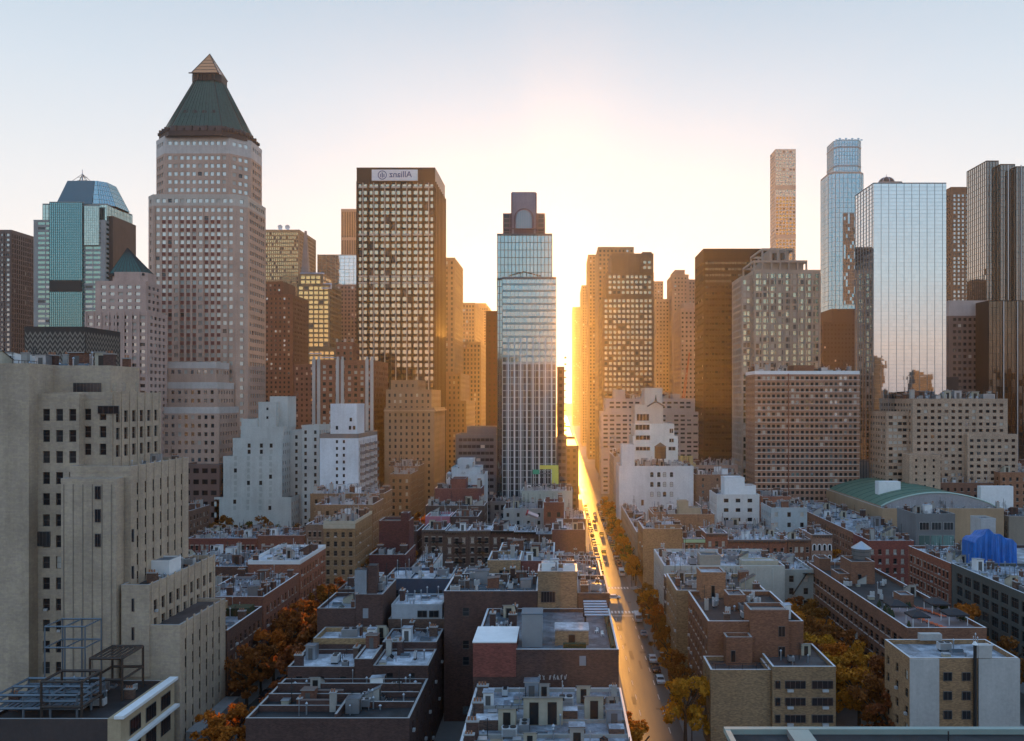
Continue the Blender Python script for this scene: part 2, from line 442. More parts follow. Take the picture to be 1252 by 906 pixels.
# ------------------------------------------------------------------ rooftop parts (built once, copied onto every roof)
BRK = brick(.16, .07, .05); BRKD = brick(.08, .043, .04); BRKB = brick(.105, .064, .054); TANB = brick(.28, .18, .11); CREAM = plain('cream_stucco', (.42, .39, .31), .8, 0, .3)
CONC = stone(.36, .35, .33); CONCD = stone(.2, .2, .2)
PR = {}
def proto(nm, g): PR.setdefault(nm, []).append(g.mesh(nm))
for k_, (mt, rf) in enumerate(((WPAINT, SILVER), (CREAM, TAR), (BRK, CAPR), (CONC, GREYR), (GMETAL, GREYR), (BRKD, SILVER))):
    g = G(); wd, dp, h = 1.5 + .35 * (k_ % 3), 2.2 + .3 * (k_ % 2), 2.5
    g.poly([(-wd / 2, -dp / 2, 0), (wd / 2, -dp / 2, 0), (wd / 2, -dp / 2, h), (-wd / 2, -dp / 2, h)], mt)
    zb = 1.1 if k_ % 2 else h - .2
    g.poly([(wd / 2, -dp / 2, 0), (wd / 2, dp / 2, 0), (wd / 2, dp / 2, zb), (wd / 2, -dp / 2, h)], mt); g.poly([(-wd / 2, dp / 2, 0), (-wd / 2, -dp / 2, 0), (-wd / 2, -dp / 2, h), (-wd / 2, dp / 2, zb)], mt)
    g.poly([(wd / 2, dp / 2, 0), (-wd / 2, dp / 2, 0), (-wd / 2, dp / 2, zb), (wd / 2, dp / 2, zb)], mt)
    g.poly([(-wd / 2 - .15, -dp / 2 - .2, h + .06), (wd / 2 + .15, -dp / 2 - .2, h + .06), (wd / 2 + .15, dp / 2 + .1, zb + .06), (-wd / 2 - .15, dp / 2 + .1, zb + .06)], rf)
    g.poly([(-wd / 2 - .15, -dp / 2 - .2, h - .06), (wd / 2 + .15, -dp / 2 - .2, h - .06), (wd / 2 + .15, -dp / 2 - .2, h + .06), (-wd / 2 - .15, -dp / 2 - .2, h + .06)], CAP)
    g.poly([(-.4, -dp / 2 - .03, .05), (.4, -dp / 2 - .03, .05), (.4, -dp / 2 - .03, 2), (-.4, -dp / 2 - .03, 2)], DMETAL if k_ % 2 else FRAME)
    proto('stair_bulkhead', g)
for k_, mt in enumerate((BRK, BRKD, CONC, BRKB)):
    g = G(); a = .9 + .5 * (k_ % 2); h = 1.5 + .5 * (k_ % 3)
    g.box(-a / 2, a / 2, -.4, .4, 0, h, mt); g.box(-a / 2 - .08, a / 2 + .08, -.48, .48, h + .003, h + .15, CAP)
    for i in range(2 + k_ % 2): g.cyl(-a / 2 + .25 + i * .38, 0, h + .15, h + .55, .13, plain('clay_pot', (.3, .14, .08), .8), 8)
    proto('chimney', g)
for k_ in range(4):
    g = G(); a, c, h = ((1.1, 1.1, .9), (1.9, 1.1, 1.1), (2.6, 1.5, 1.3), (1.0, .5, 1.1))[k_]; mt = (GMETAL, plain('pale_ac_casing', (.5, .52, .54), .45, .3), GMETAL, plain('pale_ac_casing', (.5, .52, .54), .45, .3))[k_]
    g.box(-a / 2, a / 2, -c / 2, c / 2, .3, .3 + h, mt)
    for sx_ in (-1, 1): g.box(sx_ * a * .38 - .05, sx_ * a * .38 + .05, -c / 2, c / 2, 0, .3, DMETAL)
    if k_ == 3: g.cyl(0, 0, .3 + h, .33 + h, .2, DMETAL, 8)
    else:
        for i in range(1 + (k_ == 2) + (k_ == 1)): g.cyl((i - .5 * ((k_ == 2) + (k_ == 1))) * a / 2.1, 0, .3 + h, .42 + h, min(.42, c * .36), DMETAL, 12)
    for i in range(6): g.box(-a * .42, a * .42, -c / 2 - .02, -c / 2, .4 + i * h / 7, .44 + i * h / 7, DMETAL)
    proto('ac_unit', g)
for k_ in range(3):
    g = G(); h = (.8, 1.6, 2.6)[k_]; r_ = (.16, .11, .07)[k_]
    g.cyl(0, 0, 0, h, r_, GMETAL, 8); g.cyl(0, 0, h + .02, h + .25, r_ * 2, GMETAL, 8, r_ * .5); proto('vent_pipe', g)
g = G(); g.box(-.9, .9, -.6, .6, 0, .35, GMETAL); 
for sg_ in (-1, 1): g.poly([(-.85, sg_ * .55, .353), (.85, sg_ * .55, .353), (.85, 0, .75), (-.85, 0, .75)][::sg_], GM)
for xx in (-.85, .85): g.poly([(xx, -.55, .353), (xx, .55, .353), (xx, 0, .75)], GMETAL)
proto('skylight', g)
g = G(); g.box(-2.2, 2.2, -.25, .25, .25, .65, GMETAL); g.box(1.7, 2.2, .255, 1.8, .25, .65, GMETAL)
for xx in (-1.8, 0, 1.5): g.box(xx, xx + .08, -.2, .2, 0, .25, DMETAL)
proto('air_duct', g)
g = G(); g.box(-.5, .5, -.5, .5, 0, .5, CREAM); g.box(-.58, .58, -.58, .58, .503, .58, GMETAL); proto('roof_hatch', g)
for k_ in range(2):                                          # aerials and railings
    g = G(); g.bar((0, 0, 0), (0, 0, 3 + k_), .04, DMETAL)
    for j in range(4): g.bar((-.6 + j * .08, 0, 2 + j * .28), (.6 - j * .08, 0, 2 + j * .28), .025, DMETAL)
    proto('aerial', g)
for k_, L_ in enumerate((2.5, 5)):
    g = G(); n_ = int(L_ / 1.2)
    for j in range(n_ + 1): g.bar((-L_ / 2 + j * L_ / n_, 0, 0), (-L_ / 2 + j * L_ / n_, 0, 1), .03, DMETAL)
    for z_ in (.5, 1): g.bar((-L_ / 2, 0, z_), (L_ / 2, 0, z_), .03, DMETAL)
    proto('roof_railing', g)
g = G(); 
for i in range(9): g.box(-1 + i * .23, -.84 + i * .23, -.35, .35, .0 + (i % 2) * .05, .35, plain('timber_deck', (.2, .13, .08), .8))
g.box(-1.1, 1.1, .36, .45, 0, .9, plain('timber_deck', (.2, .13, .08), .8)); proto('timber_bench', g)
KINDS = [('stair_bulkhead', 13, 1.5), ('chimney', 13, .9), ('ac_unit', 20, 1.2), ('vent_pipe', 22, .4), ('skylight', 9, 1.1), ('air_duct', 4, 2.2), ('roof_hatch', 6, .7), ('aerial', 5, .4), ('roof_railing', 5, 1.5)]
def clutter(b, x0, x1, y0, y1, z, dens=1.0, taken=(), big=1.0, cap=60):
    n_ = min(int((x1 - x0) * (y1 - y0) / 9 * dens), cap + 30); used = list(taken)
    for _ in range(n_ * 4):
        if n_ <= 0: break
        t = rnd.random() * sum(k[1] for k in KINDS)
        for nm, wt, r_ in KINDS:
            t -= wt
            if t <= 0: break
        m = .5 + r_
        if x1 - x0 < 2 * m + .3 or y1 - y0 < 2 * m + .3: continue
        X_, Y_ = rnd.uniform(x0 + m, x1 - m), rnd.uniform(y0 + m, y1 - m)
        if nm == 'chimney' and rnd.random() < .7: X_ = x0 + m if rnd.random() < .5 else x1 - m
        if any((X_ - a) ** 2 + (Y_ - c) ** 2 < (r_ + q) ** 2 for a, c, q in used): continue
        used.append((X_, Y_, r_)); n_ -= 1
        o = inst(nm, rnd.choice(PR[nm]), b.root, (X_, Y_, z), rnd.choice((0, 0, pi / 2, pi, -pi / 2)) if nm not in ('stair_bulkhead', 'chimney') else rnd.choice((0, 0, pi / 2)) )
        s_ = rnd.uniform(.85, 1.25) * big; o.scale = (s_, s_, s_ * rnd.uniform(.9, 1.1))
# ------------------------------------------------------------------ ground, streets
def sheet(name, x0, x1, y0, y1, z, mat):
    g = G(); g.poly([(x0, y0, z), (x1, y0, z), (x1, y1, z), (x0, y1, z)], mat)
    return tag(g.build(name), kind='structure')
GROUND = plain('packed_ground', (.05, .05, .05), .9)
def asphalt():
    m, n, b = newmat('asphalt')
    st = noise(n, .5, None, 1.6, .08, 1, 5, .7); fi = noise(n, 6, None, detail=4)
    f = math_(n, 'ADD', math_(n, 'MULTIPLY', st, .9), math_(n, 'MULTIPLY', fi, .4)); f = math_(n, 'ADD', f, .35)
    base = N(n, 'ShaderNodeRGB'); base.outputs[0].default_value = (.07, .066, .06, 1)
    n.links.new(mul_rgb(n, base.outputs[0], f), b.inputs['Base Color'])
    n.links.new(math_(n, 'ADD', math_(n, 'MULTIPLY', st, .3), .36), b.inputs['Roughness'])
    bp = N(n, 'ShaderNodeBump'); bp.inputs['Strength'].default_value = .25; bp.inputs['Distance'].default_value = .03
    n.links.new(fi, bp.inputs['Height']); n.links.new(bp.outputs[0], b.inputs['Normal'])
    return m
ASPH = asphalt(); PAVE = plain('concrete_paving', (.2, .19, .18), .8); YARD = plain('yard_soil', (.03, .028, .02), .95)
LINE = plain('road_paint', (.6, .6, .58), .6, 0, .3)
sheet('ground', -7000, 7000, -1500, 12000, -.3, GROUND)
AVES = [(252, 279), (530, 560), (815, 843), (1100, 1130), (1500, 1530)]
ST = [(-66, -54), (14, 24), (92, 102), (170, 180), (-144, -134)]
for a in ST: sheet('street', a[0], a[1], 20, 3200, 0, ASPH)
prev = 20
k = 0
for a in AVES + [(3200, 3200)]:
    # avenue lanes between the streets, flush with them
    xs = sorted(ST)
    if a[0] < 3000:
        e = -500
        for s_ in xs + [(500, 500)]:
            sheet('avenue', e, s_[0], a[0], a[1], 0, ASPH); e = s_[1]
    e = -500
    for s_ in xs + [(500, 500)]:
        g = G(); g.box(e, s_[0], prev, a[0], -.25, .14, PAVE)
        tag(g.build('pavement'), kind='structure'); e = s_[1]
    prev = a[1]
g = G()
for s_ in (ST[1], ST[0]):                                   # zebra crossings either side of the avenue, stop lines, lane dashes
    for yy in (248.2, 280.2):
        for i in range(9): g.poly([(s_[0] + .5 + i * 1.05, yy, .006), (s_[0] + 1.05 + i * 1.05, yy, .006), (s_[0] + 1.05 + i * 1.05, yy + 2.8, .006), (s_[0] + .5 + i * 1.05, yy + 2.8, .006)], LINE)
    g.poly([(s_[0] + .3, 245, .006), (s_[1] - .3, 245, .006), (s_[1] - .3, 245.5, .006), (s_[0] + .3, 245.5, .006)], LINE)
for y in range(150, 246, 9): g.poly([(16.45, y, .006), (16.6, y, .006), (16.6, y + 3, .006), (16.45, y + 3, .006)], LINE)
for y in range(150, 246, 9): g.poly([(21.4, y, .006), (21.55, y, .006), (21.55, y + 3, .006), (21.4, y + 3, .006)], LINE)
for y in range(290, 520, 9): g.poly([(16.45, y, .006), (16.6, y, .006), (16.6, y + 3, .006), (16.45, y + 3, .006)], LINE)
tag(g.build('road_markings'), kind='structure')
PATCH = plain('asphalt_patch', (.05, .048, .045), .6, 0, .5); g = G(); rp = random.Random(5)
for i in range(34):
    x = rp.uniform(14.3, 22.5); y = rp.uniform(150, 520); a, c = rp.uniform(.5, 1.6), rp.uniform(1, 7); z_ = .0035 + i * .00004; g.poly([(x, y, z_), (x + a, y, z_), (x + a, y + c, z_), (x, y + c, z_)], PATCH)
tag(g.build('road_patches'), kind='structure')

# ------------------------------------------------------------------ the towers
def tower(name, label, x0, x1, yt, Y, dep, group=None, cat='tower', z1=None):
    X0, X1 = PX(x0, Y), PX(x1, Y)
    b = Bld(name, label, (X0 + X1) / 2, Y + dep / 2, group, cat)
    return b, X0, X1, Y, Y + dep, (z1 if z1 else PZ(yt, Y))
PINK = stone(.5, .345, .275); PINKD = stone(.2, .08, .065); PALEST = stone(.55, .5, .47)
COPPER = plain('green_copper', (.032, .1, .092), .55, .2, .45); COPPERD = plain('dark_copper', (.035, .04, .042), .6, .2, .3)
BROWNM = plain('brown_cornice', (.07, .05, .045), .7)
# --- office tower with the copper pyramid
Y = 410; ppm = Y / 1000
b, x0, x1, y0, y1, _ = tower('pyramid_top_tower', 'tallest pink stone tower with green copper pyramid roof and glass tip', 176, 299, 240, Y, 34, cat='skyscraper')
zA, zB = PZ(240, Y), PZ(190, Y)
MIX['blurred'] = [(glass('rippled_pale_glass', (.46, .5, .5), .85, .3, .12), 85), (GB, 10), (GM, 3)]
ws = W(3.05, 4.05, 1.9, 1.95, 'blurred', .35, 1.2, top=1.2, st=0)
low = octa(x0, x1, y0, y1, 4.5)
b.tier(low, 0, zA - 4.6, PINK, ws, ws, ws, roof=False, par=0)
b.tier(low, zA - 4.6, zA, stone(.52, .44, .38), ws, ws, ws, par=1)
ux0, ux1 = PX(181.5, Y + 2), PX(298, Y)
up = octa(ux0, ux1, y0 + 2, y1 - 1, 8)
b.tier(up, zA, PZ(186, Y), PINK, ws, ws, ws, roof=False, par=0)
b.tier(up, PZ(186, Y), PZ(168, Y), PALEST, ws, ws, ws, par=1.4, pm=PALEST)
# dark red spandrel panels under the windows of the middle bays
Lf = (x1 - x0) - 9; nxf = int((Lf - 2.4 + 3.05 - 1.9) // 3.05); tf = x0 + 4.5 + (Lf - (nxf - 1) * 3.05) / 2
g = G(); ztop_ = zA - 4.6 - 1.2 - 1.95; nsp = 0
for j in range(1, 40):
    for i in range(nxf):
        if i % 4 == 3 or i == 0 or i == nxf - 1: continue
        z = ztop_ - j * 4.05 - .12
        if z < 60: break
        nsp += 1
        if nsp <= 100: q_ = G(); q_.poly([(tf + i * 3.05 - .9, y0 - .03, z - 1.75), (tf + i * 3.05 + .9, y0 - .03, z - 1.75), (tf + i * 3.05 + .9, y0 - .03, z), (tf + i * 3.05 - .9, y0 - .03, z)], PINKD); q_.build('spandrel_panel', b.root); continue
        g.poly([(tf + i * 3.05 - .9, y0 - .03, z - 1.75), (tf + i * 3.05 + .9, y0 - .03, z - 1.75), (tf + i * 3.05 + .9, y0 - .03, z), (tf + i * 3.05 - .9, y0 - .03, z)], PINKD)
tag(g.build('spandrel_panel', b.root), kind='stuff')
for i in range(nxf + 1):
    if i % 4 in (0,): b.box('pilaster', tf + i * 3.05 - 1.85, tf + i * 3.05 - 1.2, y0 - .5, y0 - .04, 20, zA - 5, PINK)
cxp, cyp = (ux0 + ux1) / 2 + .5, (y0 + y1) / 2
zc = PZ(168, Y) 
g = G(); cor = octa(cxp - 22.5, cxp + 22.5, cyp - 18, cyp + 16, 9)
g.prism(cor, zc + .6, zc + 3.2, BROWNM); cz = g.prism(cor, zc + 3.2, zc + 6, BROWNM, scale=.93)
for (p, q) in zip(cor, cor[1:] + cor[:1]):                   # cresting posts
    for t in range(7):
        u = t / 7; X_, Y_ = p[0] * (1 - u) + q[0] * u, p[1] * (1 - u) + q[1] * u
        g.box(X_ - .5, X_ + .5, Y_ - .5, Y_ + .5, zc + 3.2, zc + 4.6 + 1.0 * (t % 2), BROWNM)
g.build('cornice', b.root)
g = G(); zt = PZ(104, Y + 17); base = octa(cxp - 20.8, cxp + 20.8, cyp - 16.5, cyp + 14.5, 8)
tp = g.prism(base, zc + 4, zt, COPPER, scale=.36)
n8 = 8
for i in range(8):                                            # standing seams
    a, c = base[i], base[(i + 1) % 8]; a2, c2 = tp[i], tp[(i + 1) % 8]
    L = sqrt((a[0] - c[0]) ** 2 + (a[1] - c[1]) ** 2); m_ = max(2, int(L / 2.2))
    for j in range(m_ + 1):
        u = j / m_
        g.bar((a[0] + (c[0] - a[0]) * u, a[1] + (c[1] - a[1]) * u, zc + 5.5), (a2[0] + (c2[0] - a2[0]) * u, a2[1] + (c2[1] - a2[1]) * u, zt), .13, COPPERD if j in (0, m_) else COPPER)
g.build('roof', b.root)
for (zz, k_, nn) in ((zc + 14, .80, 4), (zc + 33, .47, 4)):
    for i in range(nn):
        u = (i + .5) / nn; f = (zz - zc - 5.5) / (zt - zc - 5.5); sc_ = 1 - .64 * f
        X_ = cxp + (-12 + 24 * u) * sc_; Yf = cyp - (16.5 - 1) * sc_
        seg = [(X_ + 1.25 * cos(t * pi / 5), Yf - .75, zz + 1.25 * sin(t * pi / 5)) for t in range(10)]
        g = G(); g.poly(seg, COPPERD)
        for t in range(10): a, c = seg[t], seg[(t + 1) % 10]; g.poly([a, (a[0], a[1] + 1.8, a[2]), (c[0], c[1] + 1.8, c[2]), c], COPPERD)
        g.build('dormer_vent', b.root)
g = G(); hw = 7.6; g.prism(octa(cxp - hw, cxp + hw, cyp - 1 - hw * .8, cyp - 1 + hw * .8, 2.5), zt - .3, zt + 3.6, COPPERD)
for i in range(1, 7):
    for yy in (cyp - 7.9,): g.box(cxp - 7.6 + i * 2.1, cxp - 7.2 + i * 2.1, yy, yy + .4, zt, zt + 3.4, BROWNM)
g.box(cxp - 7.8, cxp + 7.8, cyp - 8.2, cyp - 7.8, zt + 2.9, zt + 3.4, BROWNM)
g.build('lantern', b.root)
g = G(); TIPG = glass('amber_glass', (.62, .28, .13), .6, .25)
z2 = zt + 3.6; base = rect(cxp - 7, cxp + 7, cyp - 7, cyp + 5); apex = (cxp, cyp - 1, PZ(67, Y + 17))
for i in range(4): g.poly([(*base[i], z2), (*base[(i + 1) % 4], z2), apex], TIPG)
for i in range(4):
    g.bar((*base[i], z2), apex, .16, COPPERD)
for k_ in range(1, 6):
    f = k_ / 6
    q = [(cxp + (p[0] - cxp) * (1 - f), cyp - 1 + (p[1] - cyp + 1) * (1 - f), z2 + (apex[2] - z2) * f) for p in base]
    for i in range(4): g.bar(q[i], q[(i + 1) % 4], .09, COPPERD)
g.build('glass_tip', b.root)
b.done()
# its stepped lower wing
b, x0, x1, y0, y1, z1 = tower('pink_stone_wing', 'stepped pink stone wing with white cornices below the copper pyramid tower', 198, 264, 445, 393, 16)
wl = W(3.1, 4.0, 1.5, 1.8, 'tower', .3, 1, top=.9, st=0)
for (xr, yt, ln) in ((264, 445, 0), (270, 470, 4), (276, 500, 8)):
    Xr = PX(xr, 393)
    b.tier(rect(x0 - ln * .4, Xr, y0 - ln, y1), 0 if ln == 8 else PZ(500 if ln == 4 else 470, 393), PZ(yt, 393) - 2.0, PINK, wl, wl, roof=False, par=0)
    b.tier(rect(x0 - ln * .4, Xr, y0 - ln, y1), PZ(yt, 393) - 2.0, PZ(yt, 393), PALEST, wl, wl, par=1)
b.done()
b, x0, x1, y0, y1, z1 = tower('brown_stone_base', 'low brown stone block with square openings at the foot of the pink wing', 222, 268, 570, 370, 20, cat='building')
b.tier(rect(x0, x1, y0, y1), 0, z1, stone(.16, .11, .1), W(4, 5, 2.6, 2.2, 'dark', .4), W(4, 5, 2.6, 2.2, 'dark', .4)); b.done()

# --- green glass tower with hipped crown
b, x0, x1, y0, y1, _ = tower('green_glass_tower', 'green glass tower with faceted glass crown and roof mast', 41, 128, 270, 620, 40, cat='skyscraper')
Y = 620
GRN = [glass('teal_glass', (.14, .3, .345), .9, .04, .05)]; GRN2 = glass('pale_teal_glass', (.38, .5, .5), .9, .05, .1)
MU = plain('grey_mullion', (.2, .25, .25), .4, .5)
band = W(6, 3.7, 5.4, 1.9, 'green', .15, .4, top=1, st=0)
GST = stone(.3, .3, .3)
b.tier(rect(x0, x1, y0, y1), 0, PZ(270, Y), GST, band, band, par=.8)
b.tier(rect(PX(49, Y), PX(128, Y), y0 + 3, y1), PZ(270, Y), PZ(249, Y), GST, CW(2.2, 3.7, GRN2, MU), CW(2.2, 3.7, GRN2, MU), par=.8)
b.tier(rect(PX(62, Y), PX(102, Y), y0 - 1.6, y0 - .03), PZ(446, Y), PZ(248, Y), GST, CW(1.6, 1.9, GRN, plain('teal_mullion', (.05, .09, .09), .4, .3), .16), CW(1.6, 1.9, GRN, MU, .1), par=.5)
b.box('louvre_panel', PX(62, Y) + .3, PX(102, Y) - .3, y0 - 1.9, y0 - 1.7, PZ(357, Y), PZ(343, Y), DMETAL)
b.tier(octa(PX(103, Y), PX(122, Y), y0 - 1.2, y0 - .03, .6), PZ(300, Y), PZ(252, Y), GST, CW(1.6, 1.9, GRN2, MU), CW(1.6, 1.9, GRN2, MU), par=.5)
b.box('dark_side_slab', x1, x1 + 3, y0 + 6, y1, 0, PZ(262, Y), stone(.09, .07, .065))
g = G(); zb, zt = PZ(249, Y) + .5, PZ(222, Y + 12)
bs = octa(PX(58, Y), PX(132, Y), y0 + 3, y1 - 1, 8)
up = g.prism(bs, zb, zt, GRN2, scale=.62)
for i in range(8):
    a, c, a2, c2 = bs[i], bs[(i + 1) % 8], up[i], up[(i + 1) % 8]
    for j in range(0, 7): u = j / 6; g.bar((a[0] + (c[0] - a[0]) * u, a[1] + (c[1] - a[1]) * u, zb), (a2[0] + (c2[0] - a2[0]) * u, a2[1] + (c2[1] - a2[1]) * u, zt), .13, MU)
    for f in (.2, .4, .6, .8): g.bar((a[0] + (a2[0] - a[0]) * f, a[1] + (a2[1] - a[1]) * f, zb + (zt - zb) * f), (c[0] + (c2[0] - c[0]) * f, c[1] + (c2[1] - c[1]) * f, zb + (zt - zb) * f), .1, MU)
fx0, fx1 = PX(66, Y), PX(110, Y); 
g.poly([(fx0, y0 + 2.6, zb), (fx1, y0 + 2.6, zb), (fx1 - 2, y0 + 9.5, zt), (fx0 + 4.5, y0 + 9.5, zt)], plain('slate_glazing', (.1, .15, .17), .25, .5))
g.build('crown', b.root)
g = G(); mx, my = PX(98, Y + 15), Y + 18
for dx, dy in ((-7, -4), (7, -4), (-7, 6), (7, 6), (-3.5, 0), (3.5, 0)): g.bar((mx + dx, my + dy, zt), (mx, my, zt + 7.5), .14, DMETAL)
for h_ in (2.5, 5): g.bar((mx - 4, my, zt + h_), (mx + 4, my, zt + h_), .1, DMETAL)
g.cyl(mx, my, zt, zt + 11, .8, GMETAL, 8, .2); g.build('mast', b.root)
b.done()

# --- pink tower with small copper pyramid
b, x0, x1, y0, y1, _ = tower('small_pyramid_tower', 'pink stone mid rise tower with small dark teal pyramid roof', 104, 181, 383, 370, 18)
Y = 370
wp = W(3.9, 3.1, 2.3, 1.5, 'tower', .45, 1.2, top=1, st=0); PK2 = stone(.5, .35, .3)
b.tier(rect(x0, x1, y0, y1), 0, PZ(383, Y), PK2, wp, wp, par=1)
for i in range(9):
    xx = x0 + .2 + i * (x1 - x0 - 1) / 8; b.box('pier', xx, xx + .6, y0 - .5, y0 - .02, 60, PZ(381, Y), PK2)
ux0, ux1 = PX(112, Y), PX(174, Y)
b.tier(rect(ux0, ux1, y0 + 3, y1), PZ(383, Y), PZ(345, Y), PK2, wp, wp, par=1)
b.tier(octa(PX(128, Y), PX(172, Y), y0 + 4, y1 - 1, 2.5), PZ(345, Y), PZ(334, Y), PK2, W(2.4, 5, 1, 2.2, 'dark', .4, top=1), par=1.2)
g = G(); px_, py_ = PX(154.5, Y + 10), Y + 11; pb = rect(PX(134, Y + 5), PX(175, Y + 5), Y + 5, Y + 17)
zz = PZ(332, Y); ap = (px_, py_, PZ(303, Y + 11))
for i in range(4):
    a, c = pb[i], pb[(i + 1) % 4]; g.poly([(*a, zz), (*c, zz), ap], COPPER)
    for j in range(9): u = j / 8; g.bar((a[0] + (c[0] - a[0]) * u, a[1] + (c[1] - a[1]) * u, zz), ap, .1, COPPERD)
g.box(pb[0][0] - .5, pb[1][0] + .5, Y + 4.6, Y + 17.4, zz - 1, zz, COPPERD)
g.build('roof', b.root); b.done()

# --- far left striped block
b, x0, x1, y0, y1, z1 = tower('ribbed_brown_tower', 'brown ribbed office tower at the far left edge of the skyline', -40, 14, 284, 640, 40)
BR = stone(.17, .13, .12)
b.tier(rect(x0, x1, y0, y1), 0, z1, BR, W(4.2, 3.9, 3.0, 2.0, 'tower', .4, st=0), W(2.6, 3.9, 1.2, 3, 'dark', .4, st=0), par=2, cap=CAPR)
for i in range(7): b.box('pier', x0 + 1 + i * 5.4, x0 + 1.9 + i * 5.4, y0 - .7, y0 - .02, 40, z1, BR)
b.done()
b, x0, x1, y0, y1, z1 = tower('narrow_brown_tower', 'narrow brown tower tucked between the ribbed tower and green glass tower', 26, 38, 322, 800, 20)
b.tier(rect(x0, x1, y0, y1), 0, z1, stone(.2, .15, .13), W(3, 3.8, 1.5, 2, 'tower', .3)); b.done()

# --- block with zigzag facade
b, x0, x1, y0, y1, z1 = tower('zigzag_block', 'dark block with pale zigzag stripes on its upper wall', 30, 104, 401, 300, 24, cat='building')
Y = 300; ZD = stone(.05, .045, .045); ZP = stone(.22, .2, .17)
b.tier(rect(x0, x1, y0, y1), 0, z1, ZD, None, None, par=.5)
g = G()
def zig(org, u, n_, stp, z_top, rows):
    nn = (u[1], -u[0])
    for r_ in range(rows):
        zz = z_top - 1.2 - r_ * 2.0
        for i in range(n_):
            for s_ in (0, 1):
                t0, t1 = i * stp + s_ * stp / 2, i * stp + (s_ + 1) * stp / 2
                za, zb_ = (zz, zz - 1.6) if s_ == 0 else (zz - 1.6, zz)
                def q(t, z): return (org[0] + u[0] * t + nn[0] * .1, org[1] + u[1] * t + nn[1] * .1, z)
                g.poly([q(t0, za - .9), q(t1, zb_ - .9), q(t1, zb_), q(t0, za)], ZP)
zig((x0 + .3, y0), (1, 0), 12, 1.83, z1, 8); zig((x1, y0 + .4), (0, 1), 12, 1.9, z1, 8)
g.build('zigzag_cladding', b.root); b.done()

# --- brown slab with dishes, spire block, gold block etc.
b, x0, x1, y0, y1, z1 = tower('broad_brown_slab', 'wide tan slab tower with two satellite dishes on its roof', 318, 366, 283, 880, 60)
b.tier(rect(x0, x1, y0, y1), 0, z1, stone(.33, .22, .14), W(2.2, 4, 1.4, 2.8, 'bronze', .3), W(2.2, 4, 1.4, 2.8, 'dark', .3), par=2)
g = G()
for i, dx in enumerate((20, 28)):
    X_ = x0 + dx; g.bar((X_, y0 + 6, z1), (X_, y0 + 6, z1 + 4), .3, GMETAL)
    ring = [(X_ + 2.6 * cos(t * pi / 5) * .9, y0 + 4.4 + 1.2 * cos(t * pi / 5), z1 + 5.5 + 2.8 * sin(t * pi / 5)) for t in range(10)]
    for t in range(10): g.poly([ring[t], ring[(t + 1) % 10], (X_ + .8, y0 + 6.2, z1 + 5)], WPAINT)
g.build('satellite_dish', b.root); b.done()
b, x0, x1, y0, y1, z1 = tower('brick_apartment_tower', 'reddish brown brick apartment tower right beside the pyramid tower', 316, 358, 362, 545, 34)
RB = brick(.17, .085, .06)
b.tier(rect(x0, x1, y0, y1), 0, z1, RB, W(2.9, 3.1, 1.3, 1.5, 'res', .3, st=0), W(3.2, 3.1, 1.3, 1.5, 'tower', .3, st=0), par=1.2)
b.tier(rect(PX(310, Y + 245), PX(341, 545), y0 + 8, y1), z1, z1 + 10, RB, W(2.9, 3.1, 1.3, 1.5, 'res', .3, st=0), par=1); b.done()
b, x0, x1, y0, y1, z1 = tower('gold_window_block', 'brown block with gold mirror windows, sloped grey setbacks and slender spire', 362, 402, 335, 690, 40)
Y = 690; GO = stone(.2, .15, .1); wg_ = W(4.3, 4.0, 3.4, 2.7, 'bronze', .25, .8, top=1.2, st=0)
MIX['bronze'] = [(glass('gold_glass', (.62, .46, .22), .9, .08, .06), 96), (GM, 4)]
b.tier(rect(x0, PX(412, Y), y0, y1), 0, PZ(428, Y), GO, wg_, wg_, par=.8)
b.tier(rect(PX(362, Y), PX(402, Y), y0 + 3, y1), PZ(428, Y), PZ(348, Y), GO, wg_, wg_, par=.8)
b.tier(rect(PX(362, Y), PX(392, Y), y0 + 6, y1 - 4), PZ(348, Y), PZ(334, Y), GO, wg_, wg_, par=.6)
g = G()
SL = plain('grey_sloped_metal', (.3, .33, .38), .35, .6)
for (a0, a1, yy, d, zt_, hh) in ((362, 392, y0 + 6, 5, PZ(332, Y), 3.5), (392, 403, y0 + 2, 5, PZ(346, Y), 4.5), (373, 393, y0 - .5, 4, PZ(427, Y), 4), (393, 413, y0 - .6, 4, PZ(432, Y), 4)):
    A0, A1 = PX(a0, Y), PX(a1, Y); g.poly([(A0, yy, zt_ - hh), (A1, yy, zt_ - hh), (A1, yy + d, zt_ + .8), (A0, yy + d, zt_ + .8)], SL)
    g.poly([(A1, yy, zt_ - hh), (A1, yy + d, zt_ - hh), (A1, yy + d, zt_ + .8)], SL); g.poly([(A0, yy + d, zt_ - hh), (A0, yy, zt_ - hh), (A0, yy + d, zt_ + .8)], SL)
g.build('sloped_glazing', b.root)
g = G(); sx = PX(367, Y); g.prism(rect(sx - 3.2, sx + 3.2, Y + 12, Y + 18), PZ(334, Y), PZ(278, Y), stone(.22, .2, .2), scale=.25); g.build('spire', b.root); b.done()
b, x0, x1, y0, y1, z1 = tower('tan_slab', 'tan slab peeking up behind the dark tower with the lettered sign', 417, 470, 258, 1150, 40)
b.tier(rect(x0, x1, y0, y1), 0, z1, stone(.3, .23, .19), W(2.4, 40, 1.5, 36, 'dark', .4, st=0), par=3); b.done()
BLG = glass('sky_blue_glass', (.45, .58, .68), .92, .04, .06)
b, x0, x1, y0, y1, z1 = tower('pale_blue_glass_block', 'pale blue glass block left of the dark tower with lettered sign', 388, 460, 312, 960, 40)
b.tier(rect(x0, x1, y0, y1), 0, z1, GST, CW(5.5, 4.2, BLG, MU, .3), None, par=.8); b.done()
